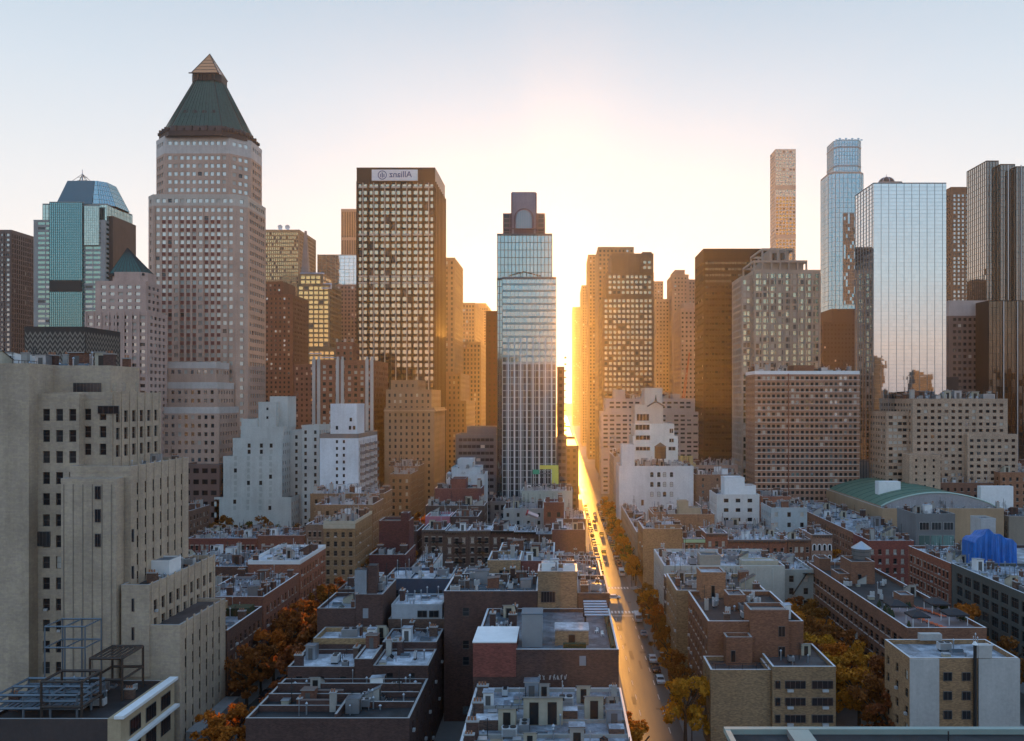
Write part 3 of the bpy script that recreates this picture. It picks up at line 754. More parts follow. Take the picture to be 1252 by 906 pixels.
b, x0, x1, y0, y1, z1 = tower('mauve_grid_block', 'mauve masonry block with grid windows under the pale blue glass', 411, 455, 349, 760, 40)
b.tier(rect(x0, x1, y0, y1), 0, z1, stone(.2, .15, .14), W(3.2, 3.6, 1.7, 1.9, 'office', .3, st=0), par=1); b.done()

# --- dark tower with sign
b, x0, x1, y0, y1, z1 = tower('dark_signed_tower', 'black gridded office tower with white name sign along its top', 436, 532, 206, 493, 42, cat='skyscraper')
Y = 493; BK = plain('bronze_black_metal', (.035, .028, .024), .4, .4); BK2 = stone(.07, .05, .04)
zt_ = PZ(223, Y)
MIX['sign'] = [(glass('pale_gold_glass', (.43, .4, .32), .92, .06, .08), 96), (GM, 3)]
def signed(a, c, ncol):
    L = sqrt((a[0] - c[0]) ** 2 + (a[1] - c[1]) ** 2); p = L / ncol
    return W(p, 4.0, p * .66, 2.35, 'sign', .3, 0, top=1.0, st=0)
b.tier(rect(x0, x1, y0, y1), 0, zt_, BK2, signed((x0, y0), (x1, y0), 14), signed((x1, y0), (x1, y1), 14), roof=False, par=0)
b.tier(rect(x0, x1, y0, y1), zt_, z1, BK, None, None, par=.6, cap=BLACKM)
for i in range(8):
    xx = x0 + i * (x1 - x0 - 1.1) / 7
    b.box('column', xx, xx + 1.1, y0 - .9, y0 - .02, 0, zt_ + .4, BK)
WHM = plain('pale_fin', (.5, .46, .4), .4)
for i in range(7):
    xx = x0 + (i + .5) * (x1 - x0 - 1.1) / 7 + .35
    b.box('fin', xx, xx + .42, y0 - .7, y0 - .02, 0, zt_ - .3, WHM)
for i in range(8):
    yy = y0 + .3 + i * (y1 - y0 - 1.2) / 7; b.box('column', x1 + .02, x1 + .8, yy, yy + 1, 0, zt_ + .4, BK)
for zz in (PZ(229, Y), PZ(287, Y), PZ(338, Y), PZ(346, Y)):
    b.box('transom', x0, x1, y0 - .45, y0 - .03, zz - .5, zz + .5, WHM)
g = G()
sx0, sx1, sz0, sz1 = PX(455, Y), PX(511, Y), PZ(221.5, Y), PZ(208, Y)
g.box(sx0, sx1, y0 - 1.2, y0 - .3, sz0, sz1, WPAINT); sg = g.build('sign', b.root)
SIGNB = plain('sign_blue', (.05, .1, .24), .5)
def text_mesh(body, size, mat):
    c = bpy.data.curves.new('lettering', 'FONT'); c.body = body; c.size = size; c.extrude = .08; c.align_x = 'LEFT'; c.offset = .06
    o = bpy.data.objects.new('lettering_tmp', c); COL.objects.link(o); bpy.context.view_layer.update()
    me = bpy.data.meshes.new_from_object(o.evaluated_get(bpy.context.evaluated_depsgraph_get())); bpy.data.objects.remove(o)
    me.materials.clear(); me.materials.append(mat); me.name = 'lettering'; return me
me = text_mesh('Allianz', 6.2, SIGNB)                          # the photograph shows the sign mirrored, so it is built mirrored
wmax = max(v.co.x for v in me.vertices); xr = PX(504, Y); xl = PX(476.5, Y); sc_ = (xr - xl) / wmax
for v in me.vertices: v.co = (xr - v.co.x * sc_ , y0 - 1.3 - v.co.z * .5, sz0 + 2.1 + v.co.y * sc_ * 1.0)
me.flip_normals()
o = bpy.data.objects.new('lettering', me); COL.objects.link(o); o.parent = sg
for v in me.vertices: v.co.x -= ORG[b.root.name][0]; v.co.y -= ORG[b.root.name][1]
g = G(); ex, ez, er = PX(468, Y), (sz0 + sz1) / 2, 2.7      # ring emblem with three bars
for t in range(24):
    a0, a1 = t * pi / 12, (t + 1) * pi / 12
    g.poly([(ex + er * cos(a0), y0 - 1.35, ez + er * sin(a0)), (ex + er * cos(a1), y0 - 1.35, ez + er * sin(a1)), (ex + (er - .45) * cos(a1), y0 - 1.35, ez + (er - .45) * sin(a1)), (ex + (er - .45) * cos(a0), y0 - 1.35, ez + (er - .45) * sin(a0))], SIGNB)
for dx, h0, h1 in ((-1.0, -1.2, .7), (0, -1.5, 1.5), (1.0, -1.2, .7)): g.box(ex + dx - .25, ex + dx + .25, y0 - 1.4, y0 - 1.3, ez + h0, ez + h1, SIGNB)
g.box(ex - .5, ex, y0 - 1.4, y0 - 1.3, ez + 1.1, ez + 1.5, SIGNB)
g.build('emblem', sg)
b.done()
# --- beige masonry in front of it
b, x0, x1, y0, y1, z1 = tower('beige_setback_hotel', 'beige masonry building with cornices at the foot of the black tower', 470, 531, 502, 425, 40, cat='building')
BG = stone(.26, .18, .125); wb = W(2.9, 3.3, 1.1, 1.6, 'dark', .3, 1, top=1.4)
b.tier(rect(x0, x1, y0, y1), 0, z1, BG, wb, wb, par=1.5)
b.tier(rect(PX(470, 425), PX(526, 425), y0 + 4, y1 - 3), z1, PZ(478, 425), BG, wb, wb, par=.8)
b.tier(rect(PX(474, 425), PX(508, 425), y0 + 8, y1 - 8), PZ(478, 425), PZ(466, 425), BG, wb, wb, par=.8)
b.box('cornice', x0 - .2, x1 + .8, y0 - .8, y0 - .05, z1 - .4, z1 + .4, stone(.38, .28, .2)); b.box('cornice', x1 + .05, x1 + .9, y0, y1, z1 - .4, z1 + .4, stone(.38, .28, .2)); b.done()
b, x0, x1, y0, y1, z1 = tower('white_quoined_brick_tower', 'red brick apartment block with pale window bays and spiky parapet', 382, 457, 443, 430, 36, cat='building')
RQ = brick(.26, .11, .07); wq = W(3.3, 3.0, 1.6, 1.6, 'white', .3, .6, top=1.5)
b.tier(rect(x0, x1, y0, y1), 0, z1, RQ, wq, wq, par=1.2)
for xx in (382, 388, 411, 417, 447, 453):
    X_ = PX(xx, 430); b.box('pale_pier', X_, X_ + 1.6, y0 - .6, y0 - .02, 20, z1 + 1.5, stone(.45, .44, .42))
    b.box('finial', X_ + .3, X_ + 1.3, y0 - .4, y0 + .4, z1 + 1.52, z1 + 3, stone(.45, .44, .42))
b.tier(rect(PX(407, 430), PX(428, 430), y0 + 6, y0 + 20), z1, PZ(420, 430), RQ, W(3.3, 3, 1.2, 1.5, 'white', .3, .6, top=1), W(3.3, 3, 1.2, 1.5, 'white', .3, .6), par=1.2)
for xx in (407, 417, 426): X_ = PX(xx, 430); b.box('finial', X_, X_ + .9, y0 + 5.8, y0 + 6.8, PZ(420, 430) + 1.25, PZ(420, 430) + 3, stone(.45, .44, .42))
b.done()
b, x0, x1, y0, y1, z1 = tower('grey_brown_infill', 'dull brown block between the reddish apartment tower and quoined block', 360, 384, 447, 500, 25, cat='building')
b.tier(rect(x0, x1, y0, y1), 0, z1, brick(.15, .1, .085), W(3, 3.2, 1.2, 1.5, 'res', .3)); b.done()

# --- left canyon, in hazy gold
b, x0, x1, y0, y1, z1 = tower('tan_canyon_slab', 'plain tan slab tower immediately right of the black signed tower', 530, 556, 318, 640, 55)
b.tier(rect(x0, x1, y0, y1), 0, z1, stone(.3, .2, .12), W(4, 4, 1.6, 2.2, 'dark', .3), W(6, 4, 3, 3, 'sign', .3), par=2); b.done()
b, x0, x1, y0, y1, z1 = tower('stepped_canyon_block', 'tan stepped block low beside the plain tan slab', 530, 570, 458, 560, 60)
CT = stone(.27, .185, .125); wc = W(3, 3.5, 1.2, 1.8, 'dark', .3)
b.tier(rect(x0, x1, y0, y1), 0, PZ(492, 560), CT, wc, wc, par=1.2)
b.tier(rect(x0, PX(562, 560), y0 + 5, y1), PZ(492, 560), z1, CT, wc, wc, par=1.2); b.done()
for (a0, a1, yt, Yb, dp, lb) in ((550, 581, 372, 820, 90, 'distant ribbed tan tower in the left street canyon'),
                                 (560, 597, 376, 1150, 100, 'palest far tower closing the left street canyon'),
                                 (548, 588, 420, 700, 60, 'middle tan block stepping down the left street canyon')):
    b, x0, x1, y0, y1, z1 = tower('canyon_tower', lb, a0, a1, yt, Yb, dp, 'towers along the left canyon')
    b.tier(rect(x0, x1, y0, y1), 0, z1, CT, W(3, 3.8, 1.5, 2.2, 'office', .3), W(3, 3.8, 1.5, 2.2, 'office', .3), par=1.5)
    if Yb == 1150: b.tier(rect(x0 + 4, x1 - 4, y0 + 6, y1 - 6), z1, z1 + 6, CT, None, None)
    b.done()
b, x0, x1, y0, y1, z1 = tower('maroon_slab', 'slim dark maroon slab against the left side of the central glass tower', 594, 609, 382, 520, 30)
MR = stone(.03, .012, .016); b.tier(rect(x0, x1, y0, y1), 0, z1, MR, W(3, 3.4, 1.2, 1.4, 'dark', .25, st=0), None, par=1); b.done()
b, x0, x1, y0, y1, z1 = tower('banded_office_block', 'low grey office block with horizontal window bands left of central tower', 557, 607, 533, 405, 20, cat='building')
GB_ = stone(.12, .135, .155)
b.tier(rect(x0, x1, y0, y1), 0, z1, GB_, W(2.2, 3.3, 2.0, 1.5, 'dark', .5, .5, top=1.2, st=0), par=.8)
b.tier(rect(PX(570, 405), PX(606, 405), y0 + 4, y1 - 3), z1, PZ(524, 405), GB_, None, None); b.done()

# --- the central glass tower
b, x0, x1, y0, y1, _ = tower('central_glass_tower', 'pale blue glass tower in the middle with stepped top and arched window', 614, 680, 340, 400, 22, cat='skyscraper')
Y = 400
CG = [glass('central_glass', (.27, .41, .46), .9, .04, .04)]
CGD = [glass('central_glass_dark_reflection', (.06, .08, .1), .6, .06, .2), glass('central_glass_blue_reflection', (.1, .14, .18), .7, .06, .2)]  # lower panes darkened in colour to stand in for the reflected skyline
WMU = plain('pale_blue_mullion', (.3, .39, .42), .4, .2); zmid, ztop = PZ(445, Y), PZ(341, Y)
b.tier(rect(x0, x1, y0, y1), 4, zmid, GB_, CW(2.1, 3.3, CGD, WMU, .32, vert=1), None, roof=False, par=0)
b.tier(rect(x0, x1, y0, y1), zmid, ztop, GB_, CW(2.1, 3.3, CG, WMU, .2, vert=1, band=stone(.3, .37, .38), bandh=.34), None, par=1)
for i in range(8):
    X_ = x0 + 3 + i * (x1 - x0 - 4) / 7.4
    b.box('pale_pier', X_ - .38, X_ + .38, y0 - .55, y0 - .2, 12, PZ(412, Y), plain('pale_pier_metal', (.5, .58, .61), .4))
lx0 = PX(607.5, Y + 3)
b.tier(rect(lx0, x0 - .02, y0 + 3, y1), 4, PZ(341, Y), GB_, CW(1.3, 3.3, CG, DMETAL, .3), None, par=1)
b.tier(rect(lx0 + .1, PX(675, Y + 3), y0 + 3, y1 - 1), ztop, PZ(286, Y), GB_, CW(1.8, 3.4, CG[0], DMETAL, .22), None, par=.8)
PUR = stone(.13, .09, .11); PURL = stone(.26, .24, .28)
b.tier(rect(PX(615, Y + 6), PX(666, Y + 6), y0 + 6, y1 - 2), PZ(286, Y), PZ(262, Y + 6), PUR, CW(3.4, 2.4, GM, PUR, .5, .002), None, par=.5, cap=PUR)
tx0, tx1, tz0, tz1 = PX(626, Y + 5), PX(655, Y + 5), PZ(286, Y), PZ(236, Y + 5)
b.tier(rect(tx0, tx1, y0 + 5, y1 - 3), tz0, tz1, PURL, None, None, par=.5, cap=PUR)
g = G(); acx, acz, ar = (tx0 + tx1) / 2, PZ(264, Y), 3.9      # arched window set in a dark surround
def arc(r, d, n_=16): return [(acx + r * cos(t * pi / n_), y0 + 5 - d, acz + r * sin(t * pi / n_)) for t in range(n_ + 1)]
g.poly([(acx - ar - 1, y0 + 4.85, tz0)] + [(acx + ar + 1, y0 + 4.85, tz0)] + arc(ar + 1, .15), PUR)
g.build('arch_surround', b.root)
g = G(); g.poly([(acx - ar, y0 + 4.75, tz0 + 3.5), (acx + ar, y0 + 4.75, tz0 + 3.5)] + arc(ar, .25), glass('arch_glass', (.14, .22, .28), .7, .08))
g.build('arched_window', b.root)
g = G()
for k_ in range(-3, 4): g.box(acx + k_ * 1.1 - .06, acx + k_ * 1.1 + .06, y0 + 4.65, y0 + 4.7, tz0 + 3.5, acz + sqrt(max(0, ar * ar - (k_ * 1.1) ** 2)), PUR)
for zz in (tz0, tz0 + 3.2): g.box(tx0 - 3.6, tx1 + 3.6, y0 + 4.3, y0 + 4.6, zz + .1, zz + .5, PUR)
for xx in (tx0 - .4, tx1): g.box(xx, xx + .5, y0 + 4.4, y0 + 4.9, tz0, tz1, PUR)
g.build('frame', b.root)
g = G()
for k_ in range(-5, 6): g.bar((acx + k_ * 1.4 + .4, y0 + 2.2, ztop + 1.2 + (2.6 - abs(k_) * .35)), (acx + k_ * 1.4 + 1.6, y0 + 2.2, ztop + 1.4 + (2.6 - abs(k_ + 1) * .35)), .16, BLACKM)
for k_ in (-5, -1, 1, 5): g.bar((acx + k_ * 1.4, y0 + 2.2, ztop + 1), (acx + k_ * 1.4, y0 + 2.2, ztop + 3.4 - abs(k_) * .2), .12, BLACKM)
g.build('roof_rail', b.root)
b.done()
b, x0, x1, y0, y1, z1 = tower('balcony_annex', 'dark annex with balcony slabs right of the central tower', 681, 693, 505, 402, 16, cat='building')
b.tier(rect(x0, x1, y0, y1), 0, PZ(535, 402), stone(.1, .1, .115), W(2, 3.3, 1.6, 1.6, 'dark', .4, .3), None, par=.8)
b.tier(rect(x0, PX(690, 402), y0 + 1, y1), PZ(535, 402), z1 + 22, stone(.07, .05, .055), W(2, 3.3, 1.4, 1.6, 'dark', .4, .3), None)
for k_ in range(13): b.box('balcony', PX(690, 402), PX(692.6, 402), y0 + 2, y1 - 2, 46 + k_ * 3.3, 46.4 + k_ * 3.3, stone(.15, .13, .13))
b.done()

b, x0, x1, y0, y1, z1 = tower('added_shade_block', 'low dark block added beyond the balcony annex to shade roofs by the sunlit street', 700, 701, 560, 425, 90, cat='building')
b.tier(rect(-1, 9.6, 425, 527), 0, 40, stone(.1, .08, .08), W(3, 3.2, 1.4, 1.6, 'dark', .3), None); b.done()  # block added to keep the low sun off the nearer roofs
b, x0, x1, y0, y1, z1 = tower('added_far_shade_block', 'farther low block added at the left kerb to narrow the sunlit strip', 700, 701, 560, 565, 90, cat='building')
b.tier(rect(-30, 9.6, 565, 810), 0, 38, stone(.12, .09, .08), W(3, 3.2, 1.4, 1.6, 'dark', .3), None); b.done()  # second added block, narrows the strip of sun along the street
# --- right of the street
b, x0, x1, y0, y1, z1 = tower('bronze_stepped_tower', 'brown gridded tower with stepped shoulders right of the sunlit street', 736, 800, 331, 610, 50, cat='skyscraper')
Y = 610; BZ = stone(.19, .13, .09); wz = W(3.3, 3.9, 2.1, 2.1, 'sky', .4, .8, top=1.2, st=0)
MIX['sky'] = [(glass('warm_sky_glass', (.34, .33, .27), .92, .05, .06), 92), (GM, 8)]
MIX['slab'] = [(glass('slab_glass', (.11, .085, .06), .9, .06, .2), 90), (GD, 10)]
b.tier(rect(x0, x1, y0, y1), 0, PZ(364, Y), BZ, wz, wz, par=.8)
b.tier(rect(PX(741, Y), x1, y0 + 3, y1), PZ(364, Y), PZ(334, Y), BZ, wz, wz, par=.8)
b.tier(rect(PX(748, Y), x1, y0 + 5, y1), PZ(334, Y), PZ(310, Y), BZ, W(2.2, 30, .8, 12, 'dark', .3, top=1.5, st=0), None, par=1)
b.tier(rect(PX(784, Y), PX(799, Y), y0 + 2, y0 + 12), PZ(334, Y), PZ(318, Y) + 1, BZ, wz, wz)
b.tier(rect(PX(787, Y), PX(799, Y), y0 + 12, y0 + 22), PZ(334, Y), PZ(306, Y), BZ, None, None); b.done()
for (a0, a1, yt, Yb, dp, lb) in ((731, 775, 304, 720, 60, 'plain sunlit slab rising behind the brown stepped tower'),
                                 (719, 745, 313, 880, 60, 'slender golden tower beside the sun glare'),
                                 (711, 740, 350, 1150, 90, 'shorter golden tower next to the slender one'),
                                 (700, 722, 376, 2000, 120, 'farthest block dissolving in the glow at the street end')):
    b, x0, x1, y0, y1, z1 = tower('glare_tower', lb, a0, a1, yt, Yb, dp, 'towers in the sun glare')
    b.tier(rect(max(x0, 28.5), x1, y0, y1), 0, z1, stone(.3, .2, .12), W(3.4, 3.8, 1.7, 2, 'office', .3), W(3.4, 3.8, 1.7, 2, 'office', .3), par=1.5)
    if Yb == 1150: b.tier(rect(max(x0, 28.5) , x0 + 12, y0 - 10, y0), 0, z1 - 30, stone(.3, .2, .12), W(3.4, 3.8, 1.7, 2, 'office', .3), None)
    b.done()
for (a0, a1, yt, Yb, dp, lb, col) in ((796, 811, 346, 900, 30, 'thin tan tower just right of the brown stepped tower', (.3, .22, .17)),
                                 (802, 822, 368, 800, 30, 'pale tan tower with banded floors behind the white apartment block', (.36, .28, .23)),
                                 (822, 842, 338, 780, 40, 'taller taupe tower left of the dark bronze slab', (.27, .2, .17)),
                                 (838, 858, 344, 800, 30, 'taupe tower with vertical ribs near its top', (.26, .2, .18)),
                                 (832, 862, 380, 650, 40, 'light taupe setback block beneath the ribbed tower', (.33, .26, .24))):
    b, x0, x1, y0, y1, z1 = tower('taupe_tower', lb, a0, a1, yt, Yb, dp, 'taupe towers left of the bronze slab')
    b.tier(rect(x0, x1, y0, y1), 0, z1, stone(*col), W(3.2, 3.7, 1.5, 1.6, 'office', .3), W(3.2, 3.7, 1.5, 1.6, 'office', .3), par=2)
    if yt in (338, 380): b.tier(rect(x0 + 3, x1 - 3, y0 + 4, y1 - 4), z1, z1 + 6, stone(*col), None, None)
    b.done()
b, x0, x1, y0, y1, z1 = tower('dark_bronze_slab', 'wide dark bronze office slab with flat top', 860, 948, 305, 540, 34, cat='skyscraper')
Y = 540; DB = stone(.052, .038, .03)
b.tier(rect(x0, x1, y0, y1), 0, PZ(318, Y), DB, W(2.15, 4.0, 1.85, 1.5, 'slab', .12, .5, top=1.2, st=0) if 'slab' in MIX else W(2.15, 4.0, 1.85, 1.5, 'office', .12, .5, top=1.2, st=0), W(2.15, 4, 1.8, 1.5, 'dark', .12, st=0), roof=False, par=0)
b.tier(rect(x0, x1, y0, y1), PZ(318, Y), z1, DB, None, None, par=.6, cap=CAPR)
for i in range(14): X_ = x0 + i * (x1 - x0 - .4) / 13; b.box('fin', X_, X_ + .4, y0 - .4, y0 - .02, 30, PZ(318, Y), DB)
b.done()
b, x0, x1, y0, y1, z1 = tower('open_crown_tower', 'stone and green glass tower with open columned crown', 922, 1003, 332, 450, 30, cat='skyscraper')
Y = 450; SC = stone(.38, .33, .28); wcr = W(2.05, 3.5, 1.6, 2.4, 'crown', .3, .6, top=1.2, st=0)
MIX['crown'] = [(glass('grey_green_glass', (.3, .36, .3), .85, .06, .15), 60), (GB, 12), (GM, 25)]
b.tier(rect(x0, x1, y0, y1), 0, z1, SC, wcr, wcr, par=1)
b.tier(rect(PX(909, Y), x0 - .02, y0 + 5, y1), 0, PZ(338, Y), SC, wcr, wcr, par=1)
for i in range(10): X_ = x0 + i * (x1 - x0 - .8) / 9; b.box('pier', X_, X_ + .8, y0 - .6, y0 - .02, 30, z1 - 1, SC)
zq = PZ(320, Y)
b.tier(rect(PX(934, Y), PX(985, Y), y0 + 4, y1 - 4), z1, zq, SC, W(4.5, 6, 3.2, 3.6, 'crown', .4, top=.8, st=0), W(4.5, 6, 3.2, 3.6, 'crown', .4), par=1)
b.tier(rect(PX(944, Y), PX(968, Y), y0 + 6, y1 - 6), zq, PZ(305, Y), SC, W(4.5, 6, 2.8, 4, 'crown', .4, top=1, st=0), None, par=1)
g = G()
for (a0, a1, zt_, n_) in ((922, 988, zq + 1, 7), (932, 972, PZ(303, Y), 5)):
    A0, A1 = PX(a0, Y), PX(a1, Y); zb_ = z1 + .9 if n_ == 7 else zq + 1
    for yy in (y0 + 1.2, y1 - 2.2):
        g.box(A0, A1, yy, yy + 1, zt_ - 1.2, zt_, SC)
        for i in range(n_): X_ = A0 + i * (A1 - A0 - .9) / (n_ - 1); g.box(X_, X_ + .9, yy + .05, yy + .95, zb_, zt_ - 1.2, SC)
    for xx in (A0, A1 - 1): g.box(xx, xx + 1, y0 + 2.2, y1 - 2.2, zt_ - 1.2, zt_, SC)
g.build('crown_frame', b.root); b.done()
b, x0, x1, y0, y1, z1 = tower('pencil_tower', 'very thin pale concrete pencil tower with square window grid', 948, 973, 183, 1080, 27, cat='skyscraper')
PC = stone(.5, .48, .45); b.tier(rect(x0, x1, y0, y1), 0, z1, PC, W(4.4, 4.7, 3.0, 3.0, 'sky', .4, .3, top=1.2, st=0), W(4.4, 4.7, 3.2, 3.2, 'tower', .4, .3, st=0), par=.8, cap=PC)
for zz in (PZ(229, 1080), PZ(289, 1080), PZ(345, 1080)): b.box('service_band', x0 - .1, x1 + .1, y0 - .2, y0 - .05, zz - 2.6, zz + 2.6, stone(.42, .34, .3))
b.done()
b, x0, x1, y0, y1, z1 = tower('blue_crown_tower', 'slim blue glass tower with faceted glass crown', 1015, 1058, 212, 930, 40, cat='skyscraper')
Y = 930; BL = glass('deep_blue_glass', (.17, .37, .47), .92, .04, .05); BLM = plain('blue_mullion', (.16, .26, .32), .4, .5)
cb = CW(4.5, 5.5, BL, BLM, .35)
b.tier(octa(x0, x1, y0, y1, 6), 0, PZ(212, Y), GST, cb, cb, cb, par=2, cap=BLM)
b.tier(octa(PX(1022, Y), PX(1056, Y), y0 + 4, y1 - 4, 5), PZ(212, Y), PZ(170, Y), GST, CW(3.2, 4.4, BL, BLM, .3), CW(3.2, 4.4, BL, BLM, .3), CW(3.2, 4.4, BL, BLM, .3), par=.5, cap=BLM)
for zz in (PZ(179, Y), PZ(202, Y)): 
    g = G(); g.prism(octa(PX(1022, Y) - .4, PX(1056, Y) + .4, y0 + 3.6, y1 - 3.6, 5), zz, zz + 1.6, BLM); g.build('dark_band', b.root)
DKG = glass('dark_reflection_glass', (.025, .03, .036), .2, .1, .6)  # dark rippled reflection painted into the pane colours of the strip below
b.tier(rect(PX(1031, Y), PX(1046, Y), y0 - 1.5, y0 - .03), PZ(372, Y), PZ(261, Y), GST, CW(2.4, 4, [DKG, DKG, DKG, DKG, BL], BLM, .2, .003), None, par=.3, cap=BLM)
g = G()
for i in range(9): X_ = PX(1023.5 + i * 3.8, Y); g.box(X_, X_ + 2.6, y0 + 5, y0 + 5.4, PZ(170, Y), PZ(168.5 - (i % 2) * 1.5, Y), BL)
g.build('crown_panels', b.root); b.done()
b, x0, x1, y0, y1, z1 = tower('dark_infill_tower', 'dark blue grey block between the open crown tower and mirrored tower', 1006, 1050, 378, 700, 40)
DI = stone(.025, .03, .042); b.tier(rect(x0, x1, y0, y1), 0, PZ(395, 700), DI, W(3, 3.8, 1.4, 1.6, 'dark', .3), W(3, 3.8, 1.4, 1.6, 'dark', .3), par=1)
b.tier(rect(PX(1020, 700), x1, y0 + 6, y1), PZ(395, 700), z1, DI, None, None); b.done()
# mirrored tower
b, x0, x1, y0, y1, z1 = tower('mirrored_glass_tower', 'large mirror glass tower reflecting the pastel sky', 1068, 1157, 224, 400, 25, cat='skyscraper')
MG = glass('mirror_glass', (.57, .62, .66), .97, .02, .03); MGM = plain('mirror_mullion', (.2, .24, .27), .35, .7)
b.tier(rect(x0, x1, y0, y1), 8, z1, GST, CW(1.9, 1.85, MG, MGM, .06, .0014, vert=2), CW(1.9, 1.85, MG, MGM, .06, .0014, vert=2), par=.3, cap=MGM); b.done()
b, x0, x1, y0, y1, z1 = tower('domed_tower', 'grey stone tower whose ribbed dome peeps over the mirrored tower', 1076, 1103, 223, 700, 24)
b.tier(rect(x0, x1, y0, y1), 0, z1, stone(.3, .27, .26), None, None)
g = G(); dcx, dcy = (x0 + x1) / 2, y0 + 10; R_ = 7.5
for i in range(16):
    for j in range(5):
        def sp(i_, j_): th = i_ * pi / 8; ph = j_ * pi / 10; return (dcx + R_ * cos(th) * cos(ph), dcy + R_ * sin(th) * cos(ph), z1 + R_ * sin(ph) * .95)
        if j < 4: g.poly([sp(i, j), sp(i + 1, j), sp(i + 1, j + 1), sp(i, j + 1)], COPPERD)
        else: g.poly([sp(i, j), sp(i + 1, j), (dcx, dcy, z1 + R_ * .95)], COPPERD)
        if i % 2 == 0: g.bar(sp(i, j), sp(i, j + 1), .22, GMETAL)
g.cyl(dcx, dcy, z1 + R_ * .9, z1 + R_ + 2.5, .5, GMETAL, 6, .1)
g.build('dome', b.root); b.done()
b, x0, x1, y0, y1, z1 = tower('grid_stone_tower', 'brown tower with square punched windows squeezed left of dark glass tower', 1163, 1187, 236, 900, 30)
GS_ = stone(.15, .1, .075); b.tier(rect(x0, x1, y0, y1), 0, z1, GS_, W(4.6, 4.6, 2.7, 2.9, 'tower', .5, .3, top=1.4, st=0), W(4.6, 4.6, 2.7, 2.9, 'dark', .5, .3), par=0)
g = G(); g.prism(rect(x0, x1, y0, y1), z1, z1 + 6.5, GS_, scale=1.06); g.build('cornice', b.root); b.done()
# dark glass tower at the right edge
b, x0, x1, y0, y1, z1 = tower('dark_glass_tower', 'tall dark mirrored tower with folded faces at the right edge', 1206, 1221, 200, 520, 25, cat='skyscraper')
Y = 520; DG = glass('smoky_mirror', (.17, .165, .165), .95, .03, .06); DGL = glass('smoky_mirror_pale', (.4, .39, .37), .95, .03, .04); DGM = plain('smoky_mullion', (.05, .05, .05), .3, .7)
cd = CW(1.9, 3.8, DG, DGM, .16, .004); cl = CW(2.6, 3.8, DGL, DGM, .14, .003)
b.tier(rect(x0, x1, y0, y1), 0, PZ(197, Y), DB, cd, cl, par=.4, cap=DGM)
xa = PX(1222, Y - 4); b.tier(rect(xa, PX(1240, Y - 4), y0 - 5, y1), 0, PZ(204, Y), DB, cd, cl, par=.4, cap=DGM)
xb = PX(1241, Y - 10); b.tier(rect(xb, PX(1300, Y - 10), y0 - 11, y1), 0, PZ(210, Y), DB, cd, cl, par=.4, cap=DGM)
for xx in (x1 - .3, PX(1240, Y - 4)): b.box('bright_edge', xx, xx + .45, y0 - 11.6, y0 - 11.1, 0, PZ(208, Y), GMETAL)
b.done()
b, x0, x1, y0, y1, z1 = tower('brown_grid_office', 'brown stone office block with pale top and square windows', 1160, 1206, 369, 490, 24)
BO = stone(.17, .125, .11); BOL = stone(.4, .36, .35); wo_ = W(3.1, 3.7, 1.9, 1.8, 'dark', .4, 1.2, top=1.3, st=0)
b.tier(rect(x0, x1, y0, y1), 0, PZ(386, 490), BO, wo_, None, roof=False, par=0); b.tier(rect(x0, x1, y0, y1), PZ(386, 490), z1, BOL, None, None, par=.8)
b.box('pale_corner', x1 - .02, x1 + .8, y0 - .5, y0 + 1, 0, PZ(386, 490), BOL); b.done()
b, x0, x1, y0, y1, z1 = tower('black_glass_annex', 'black glass block with two bright vertical edges at the right border', 1209, 1310, 368, 475, 22)
cd2 = CW(2.2, 3.8, glass('black_mirror', (.09, .08, .07), .9, .04, .15), DGM, .14, .004)
b.tier(rect(x0, x1, y0, y1), 0, z1, DB, cd2, None, par=.4, cap=DGM)
for xx in (1226, 1243): X_ = PX(xx, 475); b.box('bright_edge', X_, X_ + .5, y0 - .7, y0 - .2, 0, z1, GMETAL)
b.done()
b, x0, x1, y0, y1, z1 = tower('dark_low_block', 'dark windowless block behind the beige apartment house', 1128, 1172, 463, 440, 20, cat='building')
b.tier(rect(x0, x1, y0, y1), 0, z1, stone(.05, .045, .045), None, None); b.done()

# --- mid distance on the right
b, x0, x1, y0, y1, z1 = tower('striped_apartment_block', 'wide pink brick apartment slab with white balcony stripes', 923, 1051, 457, 400, 20, cat='apartment block')
Y = 400; PB = brick(.34, .2, .15); wst = W(2.35, 2.95, 1.5, 1.5, 'strip', .35, .5, top=1.3)
MIX['strip'] = [(GD, 45), (GM, 25), (GS, 10), (GB, 8)]
b.tier(rect(x0, x1, y0, y1), 0, z1, PB, wst, wst, par=1.4, pm=WPAINT, cap=CAPB)
zz = z1 - 2.95
while zz > 20: b.box('floor_band', x0 - .1, x1 + .1, y0 - .45, y0 - .03, zz - .18, zz + .14, stone(.55, .5, .47)); zz -= 2.95
b.box('seam', PX(963, 400), PX(963, 400) + .5, y0 - .5, y0 - .05, 10, z1, brick(.22, .09, .06))
b.tier(rect(PX(974, Y), PX(999, Y), y0 + 5, y1 - 3), z1, z1 + 3.5, brick(.2, .09, .06), None, None); clutter(b, x0, PX(972, Y), y0, y1, z1, .5, big=1.6); clutter(b, PX(1000, Y), x1, y0, y1, z1, .7, big=1.6); b.done()
b, x0, x1, y0, y1, z1 = tower('beige_apartment_house', 'beige brick apartment house stepping down on the right', 1116, 1232, 490, 380, 26, cat='apartment block')
Y = 380; BE = brick(.42, .3, .23); we = W(3.2, 2.95, 1.7, 1.35, 'res', .3, 1, top=1.3)
b.tier(rect(x0, x1, y0, y1), 0, z1, BE, we, we, par=1)
b.tier(rect(PX(1088, Y), x0 - .02, y0 + 4, y1), 0, PZ(506, Y), BE, W(2.2, 2.95, 1.9, 1.4, 'white', .3, .3, top=1), we, par=1)
